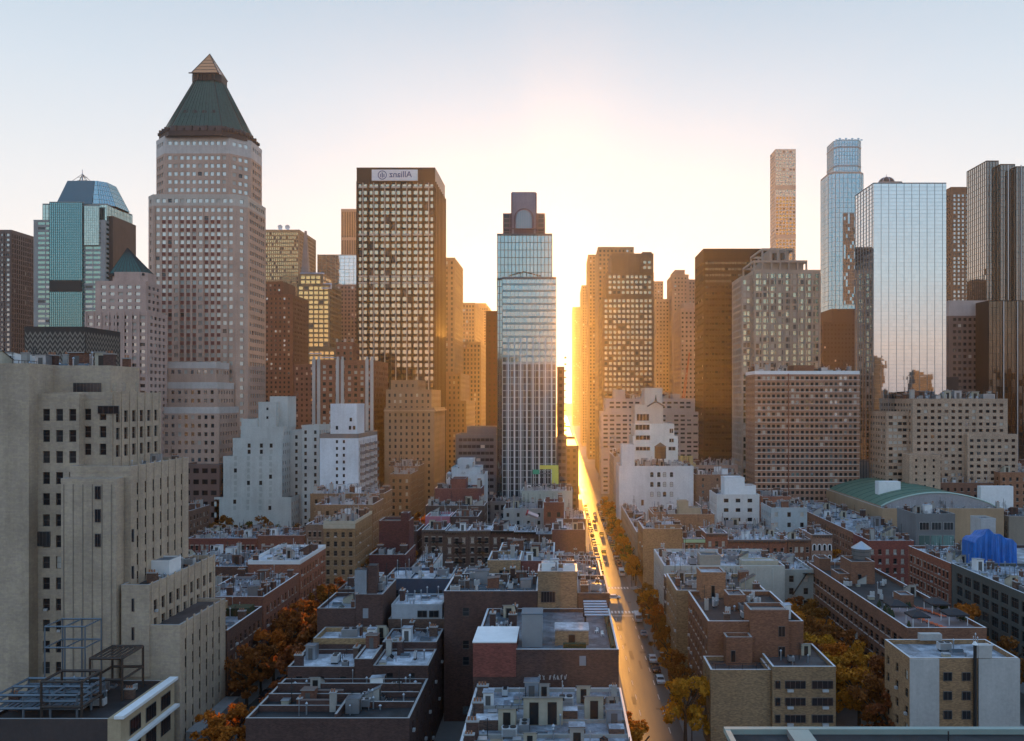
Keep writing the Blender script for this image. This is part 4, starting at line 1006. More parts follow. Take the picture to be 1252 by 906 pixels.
b.tier(rect(PX(1179, Y), PX(1240, Y), y0 - 3, y0 - .03), 0, PZ(533, Y), BE, we, we, par=1)
b.tier(rect(PX(1112, Y - 8), PX(1150, Y - 8), y0 - 8, y0 - .03), 0, PZ(557, Y), BE, W(4, 2.95, 1, 1.2, 'dark', .3, 1), None, par=1); clutter(b, x0, x1, y0, y1, z1, .8, big=1.7); b.done()
b, x0, x1, y0, y1, z1 = tower('white_balcony_apartments', 'broad white apartment building with stepped roof by the sunlit street', 735, 856, 484, 560, 26, cat='apartment block')
Y = 560; WB = stone(.5, .45, .43); ww_ = W(4.4, 3.0, 3.0, 1.3, 'res', .35, 1, top=1.3)
b.tier(rect(x0, x1, y0, y1), 0, PZ(505, Y), WB, ww_, ww_, par=1)
b.tier(rect(x0 + 3, x1 - 3, y0 + 3, y1), PZ(505, Y), PZ(489, Y), WB, ww_, ww_, par=1)
b.tier(rect(PX(752, Y), PX(765, Y), y0 + 5, y1), PZ(489, Y), PZ(478, Y), WB, None, None)
b.tier(rect(PX(824, Y), PX(833, Y), y0 + 5, y1), PZ(489, Y), PZ(483, Y), WB, None, None); clutter(b, PX(766, Y), PX(822, Y), y0 + 3, y1, PZ(489, Y), .7, big=1.8); b.done()

b, x0, x1, y0, y1, z1 = tower('white_stepped_building', 'white stepped building with black window strips behind the white blank wall', 774, 829, 535, 410, 24, cat='building')
Y = 410; WS = stone(.7, .68, .63)
wsb = W(9, 5.2, 6, 2.4, 'dark', .25, 2.4, top=2.2, st=4, fr=FRAMEW)
xx1 = PX(816, Y)
b.tier(rect(x0, x1, y0, y1), 0, z1, WS, None, None, par=.8, pm=WS)
b.tier(rect(x0 + 1, PX(825, Y), y0 + 2, y1), z1, PZ(520, Y), WS, None, None, par=.8, pm=WS)
b.tier(rect(PX(777, Y), PX(812, Y), y0 + 4, y1), PZ(520, Y), PZ(497, Y), stone(.6, .52, .45), None, None, par=.8)
b.tier(rect(PX(790, Y), PX(812, Y), y0 + 7, y1), PZ(497, Y), PZ(476, Y), stone(.6, .54, .48), None, None, par=.8)
for (a0, a1, q0, q1) in ((779, 795, 506, 515, ), (777, 795, 519, 526), (777, 795, 532, 538), (777, 795, 546, 551), (819, 824, 524, 530), (818, 824, 536, 541), (817, 826, 546, 551)):
    g = G(); A0, A1, B0, B1 = PX(a0, Y), PX(a1, Y), PZ(q1, Y), PZ(q0, Y)
    yy = y0 - .1 if q0 > 531 else (y0 + 1.9 if q0 > 515 else y0 + 3.9)
    g.box(A0, A1, yy, yy + .3, B0, B1, FRAMEW)
    n_ = 4 if a0 < 800 else 2
    for i in range(n_): g.box(A0 + .2 + i * (A1 - A0 - .2) / n_, A0 + (i + 1) * (A1 - A0 - .2) / n_, yy - .05, yy - .01, B0 + .2, B1 - .2, GD)
    g.build('strip_window', b.root)
g = G(); gx0, gx1 = PX(793, Y), PX(813, Y); gz = PZ(497, Y)
g.poly([(gx0, y0 + 3.7, gz), (gx1, y0 + 3.7, gz), ((gx0 + gx1) / 2, y0 + 3.7, gz + 2.4)], stone(.6, .52, .45)); g.bar((gx0 - .3, y0 + 3.6, gz), ((gx0 + gx1) / 2, y0 + 3.6, gz + 2.6), .25, CAPR); g.bar((gx1 + .3, y0 + 3.6, gz), ((gx0 + gx1) / 2, y0 + 3.6, gz + 2.6), .25, CAPR)
g.cyl((gx0 + gx1) / 2, y0 + 4, gz + 2, gz + 6, .7, COPPERD, 6, .1); g.build('gable', b.root); b.done()

b, x0, x1, y0, y1, z1 = tower('white_blank_wall_building', 'white building with mostly blank side wall and twelve small arched windows', 757, 848, 572, 385, 22, cat='building')
Y = 385; WW = stone(.6, .6, .6)
b.tier(rect(x0, x1, y0, y1), 0, z1, WW, None, W(3.5, 4, 1.2, 2, 'dark', .3), par=.9, pm=WW)
b.tier(rect(PX(760, Y), PX(776, Y), y0 + .5, y0 + 10), z1, PZ(545, Y), WW, None, None, par=.5, pm=WW)
for zy in (580, 592, 604):
    for xx in (797, 805.5, 812.5, 821):
        g = G(); X_, Z_ = PX(xx, Y), PZ(zy, Y); r_ = .62
        pts = [(X_ - r_, y0 - .04, Z_ - 1.1), (X_ + r_, y0 - .04, Z_ - 1.1)] + [(X_ + r_ * cos(t * pi / 6), y0 - .04, Z_ + .6 + .35 * sin(t * pi / 6)) for t in range(7)]
        g.poly([(p[0] + (p[0] - X_) * .25, y0 - .02, p[2] + (.15 if p[2] > Z_ else -.15)) for p in pts], CAPR); g.poly(pts, GM if rnd.random() < .5 else GB); g.bar((X_ - r_, y0 - .06, Z_ - .1), (X_ + r_, y0 - .06, Z_ - .1), .04, FRAME)
        g.build('arched_window', b.root)
b.box('door', PX(784, Y), PX(787, Y), y0 - .06, y0 + .1, PZ(618, Y), PZ(611, Y), plain('brown_door', (.1, .04, .02), .6))
clutter(b, PX(777, Y), x1, y0, y1, z1, .9, big=1.2); b.done(); WBB = (x0, x1, y0, y1, z1)

# --- mid distance left: the two white buildings
b, x0, x1, y0, y1, z1 = tower('white_stepped_apartment', 'pale white stepped apartment building with blank end wall', 262, 344, 630, 370, 20, cat='apartment block')
Y = 370; WA = stone(.5, .52, .5); wa = W(3.1, 3.3, 1.2, 1.7, 'dark', .25, .8, top=1.6)
for (a0, a1, yt, d) in ((262, 356, 610, 0), (272, 344, 560, .8), (283, 344, 538, 1.6), (292, 344, 524, 2.4)):
    b.tier(rect(PX(a0, Y), PX(a1, Y), y0 + d, y1), 0 if yt == 610 else dict(((560, PZ(610, Y)), (538, PZ(560, Y)), (524, PZ(538, Y))))[yt], PZ(yt, Y), WA, None, wa, par=.8, pm=WA)
b.tier(rect(PX(292, Y), PX(312, Y), y0 + 3, y1), PZ(524, Y), PZ(514, Y), WA, W(3.4, 9, 1, 1.4, 'dark', .2, top=1.2), None, par=.6, pm=WA)
b.tier(rect(PX(312, Y), PX(334, Y), y0 + 4, y1 - 4), PZ(524, Y), PZ(493, Y), WA, W(8, 4, 1, 1.2, 'dark', .2, top=2), None, par=.6, pm=WA)
b.tier(rect(PX(328, Y + 6), PX(350, Y + 6), y0 + 8, y1), PZ(524, Y), PZ(486, Y), WA, None, None, par=.6, pm=WA)
b.tier(rect(PX(344, Y), PX(378, Y + 12), y0 + 12, y0 + 30), 0, PZ(528, Y + 12), WA, wa, wa, par=.8, pm=WA)
b.tier(rect(PX(369, Y + 10), PX(390, Y + 10), y0 + 10, y0 + 28), 0, PZ(522, Y + 10), WA, W(4.5, 3.3, 1.2, 1.7, 'dark', .25, .8, top=1.6), wa, par=.8, pm=WA)
BW = stone(.4, .42, .4)
for j in range(11):
    for xx in (287, 303, 318, 330):
        X_, Z_ = PX(xx, Y), PZ(545 + j * 7.6, Y)
        if xx < 296 and j < 2: continue
        yy = y0 if Z_ < PZ(610, Y) else y0 + (.8 if Z_ < PZ(560, Y) else 1.6)
        g = G(); op = (j * 7 + xx) % 5 == 0 or (j == 0); g.box(X_ - .65, X_ + .65, yy - .05, yy - .01, Z_ - .95, Z_ + .95, GD if op else BW); g.build('window' if op else 'blocked_window', b.root)
b.done()
b, x0, x1, y0, y1, z1 = tower('white_tower_block', 'bright white apartment block with two columns of small windows and side balconies', 391, 438, 535, 345, 36, cat='apartment block')
Y = 345; WT = stone(.62, .66, .7)
b.tier(rect(x0, x1, y0, y1), 0, z1, WT, None, W(3.3, 3.0, 1.6, 1.7, 'dark', .3, 1, top=1.5), par=1.6, pm=stone(.2, .18, .17))
for zy in [540 + i * 8.3 for i in range(10)]:
    for xx in (412, 420.5):
        g = G(); X_, Z_ = PX(xx, Y), PZ(zy, Y); g.box(X_ - .45, X_ + .45, y0 - .06, y0 + .1, Z_ - .65, Z_ + .65, GD); g.build('small_window', b.root)
b.tier(rect(PX(404, Y + 4), PX(436, Y + 4), y0 + 4, y0 + 18), z1, PZ(495, Y + 4), WT, None, None, par=.5, pm=WT)
for (xx, zy) in ((429, 513), (412, 523), (428, 523), (433, 523)):
    X_, Z_ = PX(xx, Y + 4), PZ(zy, Y + 4); b.box('small_window', X_ - .5, X_ + .5, y0 + 3.9, y0 + 4.2, Z_ - .8, Z_ + .8, GD)
BAL = stone(.22, .2, .2)
for j in range(13):
    for i in range(4):
        zz = z1 - 4 - j * 3.0; yy = y0 + 3 + i * 8.5
        g = G(); g.box(x1 + .05, x1 + 1.6, yy, yy + 4.5, zz - .25, zz, BAL)
        g.box(x1 + 1.5, x1 + 1.56, yy, yy + 4.5, zz, zz + 1, BAL); g.box(x1 + .05, x1 + 1.5, yy, yy + .06, zz, zz + 1, BAL)
        g.build('balcony', b.root)
b.done()
def dividers(b, x0, x1, y0, y1, z, step, mat, axis='x', h=.55):
    """low party walls crossing a terrace of roofs"""
    v = (x0 if axis == 'x' else y0) + step
    while v < (x1 if axis == 'x' else y1) - 1.5:
        g = G()
        if axis == 'x': g.box(v, v + .3, y0 + .36, y1 - .36, z - .01, z + h, mat, top=CAP)
        else: g.box(x0 + .36, x1 - .36, v, v + .3, z - .01, z + h, mat, top=CAP)
        g.build('party_wall', b.root); v += step * rnd.uniform(.85, 1.15)
def add_cornice(b, x0, x1, y0, z, mat, n_=0):
    g = G(); g.box(x0 + .05, x1 - .05, y0 - .55, y0 - .06, z - .1, z + .45, mat)
    for i in range(int((x1 - x0) / .9)): g.box(x0 + .25 + i * .9, x0 + .5 + i * .9, y0 - .4, y0 - .06, z - .6, z - .1, mat)
    g.build('cornice', b.root)
SILL = plain('stone_sill', (.3, .27, .24), .8)
WROW = W(1.75, 3.3, .95, 1.8, 'res', .22, .4, top=1.7, sill=SILL, lint=True)
WBLK = W(3.1, 3.1, 1.15, 1.6, 'res', .22, .8, top=1.6, sill=SILL)
def low(name, label, x0, x1, y0, y1, h, mat, roof=SILVER, F=None, S=None, dens=1.0, par=.8, cap=None, group=None, pm=None, corn=None, div=0, cat='building', base=0, big=1.0):
    b = Bld(name, label, (x0 + x1) / 2, (y0 + y1) / 2, group, cat)
    b.tier(rect(x0, x1, y0, y1), base, h, mat, F, S, roof=roof, par=par, cap=cap, pm=pm)
    if corn: add_cornice(b, x0, x1, y0, h + par - .5, corn)
    if div: dividers(b, x0, x1, y0, y1, h, div, mat)
    if dens: clutter(b, x0, x1, y0, y1, h, dens, big=big)
    return b
def addon(b, x0, x1, y0, y1, z0, z1, mat, roof=SILVER, F=None, S=None, par=.4, cap=None):
    b.tier(rect(x0, x1, y0, y1), z0, z1, mat, F, S, roof=roof, par=par, cap=cap)
def pane(b, x0, x1, z0, z1, y, n_=2, mat=None, nm='window', fr=None):
    """framed window standing just proud of a front wall"""
    g = G(); g.box(x0, x1, y - .09, y + .05, z0, z1, fr or FRAME)
    for i in range(n_):
        a = x0 + .08 + i * (x1 - x0 - .08) / n_; g.box(a, x0 + (i + 1) * (x1 - x0 - .08) / n_, y - .12, y - .095, z0 + .08, z1 - .08, mat or GD)
    return g.build(nm, b.root)

# ------------------------------------------------------------------ big limestone building at the left
LS = wall((.4, .32, .255), 'block', .85, .55)
b = Bld('setback_limestone_building', 'large grey beige limestone building with stepped terraces on the left', -95, 165, cat='building')
wl = W(3.3, 3.35, 1.15, 2.2, 'dark', .35, .8, top=2.2); wlp = W(3.4, 3.35, 1.15, 2.1, 'dark', .35, .8, top=2.0)
wside = W(3.0, 3.35, 1.35, 2.3, 'dark', .3, .7, top=2.4)
def ribs(b, x, y0, y1, z0, z1, step=3.0, side=True):
    L = y1 - y0; nx = int((L - 1.4 + 2.0) // 3.0); t0 = y0 + (L - (nx - 1) * 3.0) / 2
    for i in range(-1, nx): 
        t = t0 + 3 * i + 1.5
        if t > y0 + .4 and t < y1 - .4: b.box('pilaster', x + .02, x + .16, t - .3, t + .3, z0, z1 + .45, LS)
b.tier(rect(-80.5, -70, 150.5, 171), 0, PZ(752, 160), LS, None, wside, par=.7, cap=CAP); ribs(b, -70, 150.5, 171, 0, PZ(752, 160) + .8)
b.tier(rect(-80.6, -75.5, 150.2, 179), 14, PZ(700, 165), LS, None, wside, par=.9, cap=CAP); ribs(b, -75.5, 150.2, 179, 22, PZ(700, 165) + .8)
z3 = PZ(570, 163)
b.tier(rect(-91.31, -80, 152.4, 176), 10, z3, LS, None, wside, par=.9, cap=CAP); ribs(b, -80, 152.4, 176, 30, z3 + .8)
b.tier(rect(-107, -86, 157, 176), z3 - .3, PZ(487, 163), LS, W(2.9, 3.35, 1.3, 2.2, 'dark', .35, .5, top=2.0), wside, par=1.2, cap=CAP); ribs(b, -86, 157, 176, z3, PZ(487, 163) + 1)
b.tier(rect(-91.3, -81.2, 149.6, 152.3), 0, PZ(588, 150), LS, None, None, par=.5, cap=CAP)
for i in range(6): b.box('pilaster', -90.9 + i * 1.75, -90.75 + i * 1.75, 149.5, 149.59, 0, PZ(592, 150), stone(.25, .21, .17))
for zy in (602, 630, 660): pane(b, PX(118, 150), PX(125, 150), PZ(zy + 8, 150), PZ(zy - 8, 150), 149.5, 2)
for zy in (655, 700, 740, 775): pane(b, PX(160.5, 150), PX(163.5, 150), PZ(zy + 8, 150), PZ(zy - 8, 150), 150.15, 1)
b.tier(rect(PX(36, 156), -91.32, 155.2, 156.98), 0, PZ(487, 156), LS, W(2.5, 4.0, 1.35, 2.3, 'dark', .3, .3, top=2.0), None, par=.9, cap=CAP)
b.tier(rect(-122, PX(33, 152), 152.5, 172), 0, PZ(448, 152), LS, None, None, par=.6, cap=CAP)
b.tier(rect(-107, -88, 160, 171), PZ(487, 160), PZ(450, 160), LS, None, None, par=.5, cap=CAP, roof=GREYR)
pane(b, PX(90, 160), PX(124, 160), PZ(481, 160), PZ(468, 160), 159.9, 8, GM)
for xx in (139, 150, 166): b.box('flue', PX(xx, 160), PX(xx, 160) + .7, 159.7, 159.95, PZ(478, 160), PZ(468, 160), LS)
pane(b, PX(120, 157), PX(146, 157), PZ(506, 157), PZ(496, 157), 156.9, 4, GD)
for zy in (659,): pane(b, PX(39, 155), PX(61, 155), PZ(zy + 9, 155), PZ(zy - 9, 155), 155.1, 5, GM); pane(b, PX(78, 155), PX(93, 155), PZ(zy + 9, 155), PZ(zy - 9, 155), 155.1, 4, GD)
clutter(b, -107, -88, 160, 171, PZ(450, 160), .9, big=1.2); clutter(b, -121, -100, 153, 171, PZ(448, 152), .5, big=1.2)
b.tier(rect(-82.5, -76.5, 160, 165), PZ(700, 165), PZ(684, 162), WPAINT, None, None, roof=GREYR, par=.2)
clutter(b, -80, -76, 154, 178, PZ(700, 165), 1.2); clutter(b, -86, -80, 158, 176, z3, 1.0, big=.8)
for yy in (158, 164): o = inst('canopy_lamp', PR['vent_pipe'][0], b.root, (-77.5, yy, PZ(700, 165)))
g = G(); g.box(-69.6, -66.8, 152, 170, .15, 3.2, CONCD); g.build('entrance_podium', b.root)
b.done()
DOME = G()
for i in range(12):
    for j in range(4):
        def sp(i_, j_): th = i_ * pi / 6; ph = j_ * pi / 8; return (cos(th) * cos(ph) * 1.3, sin(th) * cos(ph) * 1.3, 1.0 * sin(ph))
        DOME.poly([sp(i, j), sp(i + 1, j), sp(i + 1, j + 1), sp(i, j + 1)] if j < 3 else [sp(i, j), sp(i + 1, j), (0, 0, 1)], WPAINT)
o = DOME.build('garden_tent', None, (0, 0, 0)); o.location = (-83, 168, z3); tag(o, 'small white dome tent on a terrace of the limestone building', 'tent')

# ------------------------------------------------------------------ half built roof with steel frames, bottom left
b = low('cream_trimmed_building', 'low dark building with cream side wall under the rooftop steel frames', -92, -70.6, 131, 149, 13.3, stone(.06, .05, .05), DARKTAR, None, None, dens=0, par=.5)
SD = stone(.42, .33, .22)
g = G(); g.box(-72.4, -70.3, 130.8, 149, 0, 13.9, SD); g.build('cream_wall', b.root)
g = G(); g.box(-71.2, -69.7, 130.5, 149.2, 13.9, 14.4, WPAINT); g.build('cornice', b.root)
g = G(); g.box(-70.28, -69.4, 130.5, 149.2, 9, 9.5, WPAINT); g.build('cornice', b.root)
for i in range(3):
    g = G(); g.box(-70.29, -70.22, 133.5 + i * 5.2, 137 + i * 5.2, 10, 12.6, FRAME)
    for q in range(4): g.box(-70.21, -70.18, 133.6 + i * 5.2 + q * .85, 134.35 + i * 5.2 + q * .85, 10.1, 12.5, GD)
    g.build('window', b.root)
for i in range(3):
    g = G(); g.box(-70.29, -70.22, 133.5 + i * 5.2, 137 + i * 5.2, 5.5, 8.3, FRAME)
    for q in range(4): g.box(-70.21, -70.18, 133.6 + i * 5.2 + q * .85, 134.35 + i * 5.2 + q * .85, 5.6, 8.2, GD)
    g.build('window', b.root)
clutter(b, -92, -73, 131, 149, 13.3, .35)
b.done()
BLUEST = plain('blue_grey_primer_steel', (.12, .155, .19), .5, .3); RUST = plain('rusty_black_steel', (.045, .035, .03), .6, .3)
def frame(label, x0, x1, y0, y1, z0, z1, nx, ny, mat, lv, deck=None, r=.14):
    t = thing('steel_frame', label, 'steel frame', ((x0 + x1) / 2, (y0 + y1) / 2, z0), 'steel frames on the dark roof')
    for i in range(nx + 1):
        for j in range(ny + 1):
            X_, Y_ = x0 + (x1 - x0) * i / nx, y0 + (y1 - y0) * j / ny
            g = G(); g.bar((X_, Y_, z0), (X_, Y_, z1), r, mat); g.build('post', t)
    for f in lv:
        z_ = z0 + (z1 - z0) * f
        for j in range(ny + 1): Y_ = y0 + (y1 - y0) * j / ny; g = G(); g.bar((x0, Y_, z_), (x1, Y_, z_), r * 1.1, mat); g.build('beam', t)
        for i in range(nx + 1): X_ = x0 + (x1 - x0) * i / nx; g = G(); g.bar((X_, y0, z_), (X_, y1, z_), r * 1.1, mat); g.build('beam', t)
    if deck:
        g = G()
        for q in range(int((x1 - x0) / .9)): g.box(x0 + q * .9, x0 + q * .9 + .55, y0, y1, z0 + (z1 - z0) * deck - .05, z0 + (z1 - z0) * deck + .03, mat)
        g.build('decking', t)
frame('blue grey steel grillage spread low over the left of the dark roof', -91, -78, 132, 140, 13.3, 17.2, 3, 2, BLUEST, (.45, .75, 1), .45)
frame('tall thin blue grey steel portal standing highest on the dark roof', -89.5, -82.5, 142, 147, 13.3, 25.5, 2, 1, BLUEST, (.7, 1), None, .1)
frame('blackened steel cage at the front edge of the dark roof', -83.5, -77, 131.6, 137, 13.3, 19.5, 1, 1, RUST, (.35, 1), None, .16)
frame('blackened steel canopy with solid top near the cream wall', -80.5, -75, 140, 147, 13.3, 20.6, 1, 1, RUST, (.5, 1), 1, .16)

# ------------------------------------------------------------------ middle block, near
b = low('dark_tarred_building', 'near dark brick building with black stepped tar roof at bottom centre left', -50, -24, 130, 148.5, 13.6, BRKD, DARKTAR, W(3.2, 3.2, 1.3, 1.7, 'res', .3, 1, top=3), W(4, 3.2, 1.2, 1.7, 'dark', .3, 1), dens=0, par=.7)
for (a0, a1, c0, c1, h) in ((-49.6, -36, 134.5, 134.9, 1.0), (-49.6, -34, 139, 139.4, 1.3), (-34, -24.4, 136.2, 136.6, 1.0), (-49.6, -24.4, 143.5, 143.9, 1.5), (-36, -35.6, 130.4, 139, 1.2), (-34, -24.4, 141, 141.3, .9)):
    g = G(); g.box(a0, a1, c0, c1, 13.6, 13.6 + h, BRKD, top=CAP); g.build('party_wall', b.root)
for (a0, a1, c0, h) in ((-43, -38, 134.9, 1.7), (-42, -37, 139.4, 1.7)): g = G(); g.box(a0, a1, c0, c0 + .8, 13.6, 13.6 + h, BRKD, top=BRKD); g.build('chimney', b.root)
for (xx, yy, i_) in ((-32, 139.5, 3), (-32.3, 144.5, 0), (-34, 134.5, 4)): inst('stair_bulkhead', PR['stair_bulkhead'][i_], b.root, (xx, yy, 13.6), pi / 2)
clutter(b, -36, -25, 131, 148, 13.6, 1.0); clutter(b, -49, -36, 131, 148, 13.6, .5)
b.done()
b = low('white_roofed_brick_building', 'brick building with two pale blue white roofs right behind the black tar roof', -49.5, -37.5, 148.6, 159, 15.6, BRKD, PALE, W(4, 3, 1.2, 1.6, 'dark', .25), None, dens=.5, par=.8)
addon(b, -34, -24, 148.62, 158.5, 0, 16.2, BRKD, PALE, W(4, 3, 1.2, 1.6, 'dark', .25), W(3.5, 3.1, 1.1, 1.6, 'res', .25, st=1)); addon(b, -37.4, -34.1, 148.62, 157, 0, 17.4, BRKD, PALE)
clutter(b, -34, -24, 149, 158, 16.2, 1); b.done()
b = low('tan_parapet_building', 'small brick building with tan parapet wall and pale roof near the dark tar roof', -48, -37, 159.1, 167, 17.6, BRKD, PALE, None, None, dens=.7, par=.9, pm=brick(.3, .19, .1))
addon(b, -34.5, -24, 158.6, 168, 0, 17.5, BRKD, SILVER, None, W(3.5, 3.1, 1.1, 1.6, 'res', .25, st=1)); clutter(b, -34.5, -24, 159, 168, 17.5, 1.4)
for (xx, yy, i_) in ((-37, 161, 0), (-35.6, 164, 1), (-36, 157, 2)): inst('stair_bulkhead', PR['stair_bulkhead'][i_], b.root, (xx, yy, 17.5), 0)
b.done()
b = low('brick_shuttered_building', 'dark brick building with pale blocked windows and tall grey shaft on its roof', -50, -42.2, 168.2, 182, 21.2, BRKD, SILVER, None, None, dens=.6)
addon(b, -42.1, -36.5, 168.1, 182, 0, 24.5, BRKD, SILVER); b.tier(rect(-42.6, -40.2, 169.5, 172), 21.2, 29.6, stone(.24, .26, .29), None, None, par=0, roof=DARKTAR)
b.tier(rect(-40.1, -38.2, 170, 172.4), 24.5, 30.4, BRKD, None, None, par=0, roof=DARKTAR)
SHU = plain('grey_blocking', (.24, .26, .29), .7)
for (xx, zz) in ((-47.5, 16.8), (-45.2, 16.8), (-43, 17), (-40, 17.0), (-40, 21), (-40.2, 12.5), (-47.5, 12)): g = G(); g.box(xx - .55, xx + .55, 168.02, 168.15, zz - 1, zz + 1, SHU); g.build('blocked_window', b.root)
clutter(b, -42, -36.5, 168, 182, 24.5, .8); b.done()
b = low('grey_penthouse_building', 'brick building topped by a pale grey penthouse with two black windows', -35.5, -24, 169, 180, 18.8, BRKB, TAR, W(4, 3, 1.2, 1.6, 'dark', .25), W(3.5, 3.1, 1.1, 1.6, 'res', .25, st=1), dens=0)
addon(b, -35, -24.5, 169.6, 179, 18.8, 22.2, stone(.33, .36, .4), PALE, None, None, .25); pane(b, -29.6, -27.6, 19.8, 21.2, 169.5, 2); pane(b, -27.2, -25.2, 19.8, 21.2, 169.5, 2)
clutter(b, -35, -24.5, 170, 179, 22.2, 1.2); b.done()
# front centre: the roof crowded with bulkheads
b = low('crowded_roof_building', 'nearest low building with crowded silver roof of cream stair huts', -14, 10, 104, 135.5, 16.6, CONC, SILVER, None, None, dens=0, par=.6, cap=CAPB)
dividers(b, -14, 10, 104, 135.5, 16.6, 6, CONC, 'y', .5)
tk = []
for (xx, yy, i_, sc_) in ((-4.6, 132.6, 4, 1.2), (-2.6, 132.8, 3, 1.1), (3.7, 131.5, 1, 1.15), (-7.8, 121, 1, 1.35), (-3.9, 123.5, 1, 1.7), (-1.2, 123.6, 1, 1.7), (5.1, 125, 1, 1.5), (8, 126.5, 3, 1.2), (7.9, 121, 4, 1.2), (2.3, 114, 3, 1.3), (-11.3, 129, 0, 1.0)):
    o = inst('stair_bulkhead', PR['stair_bulkhead'][i_], b.root, (xx, yy, 16.6), 0); o.scale = (sc_,) * 3; tk.append((xx, yy, 2))
for (a0, a1, c0, c1, h) in ((-12.5, -8.9, 119.5, 122, 1.5), (.2, 2.6, 122.5, 124.4, 1.7), (1.2, 3.6, 117.5, 119.5, 1.3), (-5.5, -1, 126.6, 129.8, 1.1), (4.4, 7.2, 128.6, 130, 1.3), (7, 9.2, 117, 119, 1.2)):
    g = G(); g.box(a0, a1, c0, c1, 16.6, 16.6 + h, BRKB if h > 1.15 else PALE, top=PALE if h > 1.4 else SILVER); g.build('brick_chimney_stack' if h > 1.15 else 'raised_skylight', b.root); tk.append(((a0 + a1) / 2, (c0 + c1) / 2, 2))
clutter(b, -14, 10, 104, 135.5, 16.6, 2.2, tk)
b.done()
b = low('patio_brick_building', 'dark red brick building with blank lot wall and planted roof patio', -14.6, 9.8, 137, 163.8, 22.4, BRKD, GREYR, None, W(3, 3, 1.2, 1.6), dens=0, par=.7, cap=CAPB)
g = G(); g.box(-14.62, -7.4, 136.9, 146, 18.5, 24.2, brick(.2, .06, .05), top=PALE); g.build('penthouse', b.root)
g = G(); g.box(-14.7, -7.3, 136.8, 146.1, 24.2, 24.42, WPAINT); g.build('coping', b.root)
g = G(); g.box(-6.6, -3.1, 140.5, 144.5, 22.4, 28, plain('corrugated_grey_panel', (.3, .33, .36), .45, .4)); g.box(-6.7, -3, 140.4, 144.6, 28, 28.15, BLUEST); g.build('elevator_housing', b.root)
g = G(); g.box(-.9, 4.9, 141.5, 146, 22.4, 24.9, TANB); g.box(-1, 5, 141.4, 146.1, 24.9, 25.15, PALE); g.build('garden_house', b.root); pane(b, 1.4, 2.6, 22.8, 24.3, 141.45, 1)
g = G(); g.box(.5, 4.4, 138.6, 139.5, 22.4, 23.5, plain('dark_hedge', (.02, .035, .015), .9, 0, .5)); g.build('planter_hedge', b.root)
g = G(); g.box(8.6, 9.2, 138, 162, 22.4, 23.4, plain('dark_hedge', (.02, .035, .015), .9, 0, .5)); g.build('planter_hedge', b.root)
for yy in (150, 152, 154, 156, 158, 160):
    g = G(); g.bar((4.5, yy, 25.4), (9, yy, 25.4), .16, GMETAL); g.build('pergola_beam', b.root)
for xx in (4.6, 8.9):
    for yy in (150, 160): g = G(); g.bar((xx, yy, 22.4), (xx, yy, 25.3), .12, DMETAL); g.build('pergola_post', b.root)
g = G()                                                        # faded graffiti on the lot wall, illegible strokes
for i in range(8):
    X_ = -3.7 + i * .62
    if i == 2: continue
    for q in range(3):
        a = (X_ + rnd.uniform(0, .45), 136.85, 18.0 + rnd.uniform(0, .15)); c = (X_ + rnd.uniform(0, .45), 136.85, 18.85 + rnd.uniform(-.2, .1)); g.bar(a, c, .045, plain('faded_graffiti', (.42, .4, .4), .8))
g.build('graffiti', b.root)
pane(b, 3.2, 4.3, 20.4, 22, 136.9, 1, SHU, 'blocked_window', SHU)
clutter(b, -14, -7.5, 147, 163, 22.4, 1.0); b.done()
hedge = plain('dark_hedge', (.02, .035, .015), .9, 0, .5)

b = low('dark_wall_terrace_building', 'dark brick building with long rooftop row of skylights and planters beside a tan brick shaft', -23.4, -4.6, 164.6, 181, 25.6, BRKD, TAR, W(5, 3.3, 1.3, 1.7, 'res', .25, 1.5, top=2.6, skip=.5), None, dens=1.1, cap=CAPB)
for i in range(9): inst('skylight', PR['skylight'][0], b.root, (-21.5 + i * 1.9, 167, 25.6), 0)
dividers(b, -23.4, -4.6, 168.5, 181, 25.6, 6.2, BRKD)
b.done()
b = low('tan_brick_shaft_building', 'square tan brick tower block with two black windows above the patio', -4.5, 3.4, 164.4, 172, 29.6, TANB, PALE, None, None, dens=.8, cap=CAPB)
g = G(); g.box(0, 3.4, 164.1, 164.38, 14, 30.2, brick(.3, .17, .1)); g.build('chimney_breast', b.root)
for z_ in (25.3, 20.7): pane(b, -3.9, -1, z_ - 1.1, z_ + 1.1, 164.3, 5)
addon(b, -3.8, -1, 166.5, 169, 29.6, 31.6, WPAINT, PALE, None, None, .1); addon(b, .6, 3.1, 166, 168, 29.6, 31.2, WPAINT, PALE, None, None, .1); b.done()
b = low('dark_corner_deck_building', 'dark building with small roof deck between tan shaft and sunlit street', 3.5, 9.9, 164.5, 181, 25.2, BRKD, GREYR, None, None, dens=1.4); b.done()
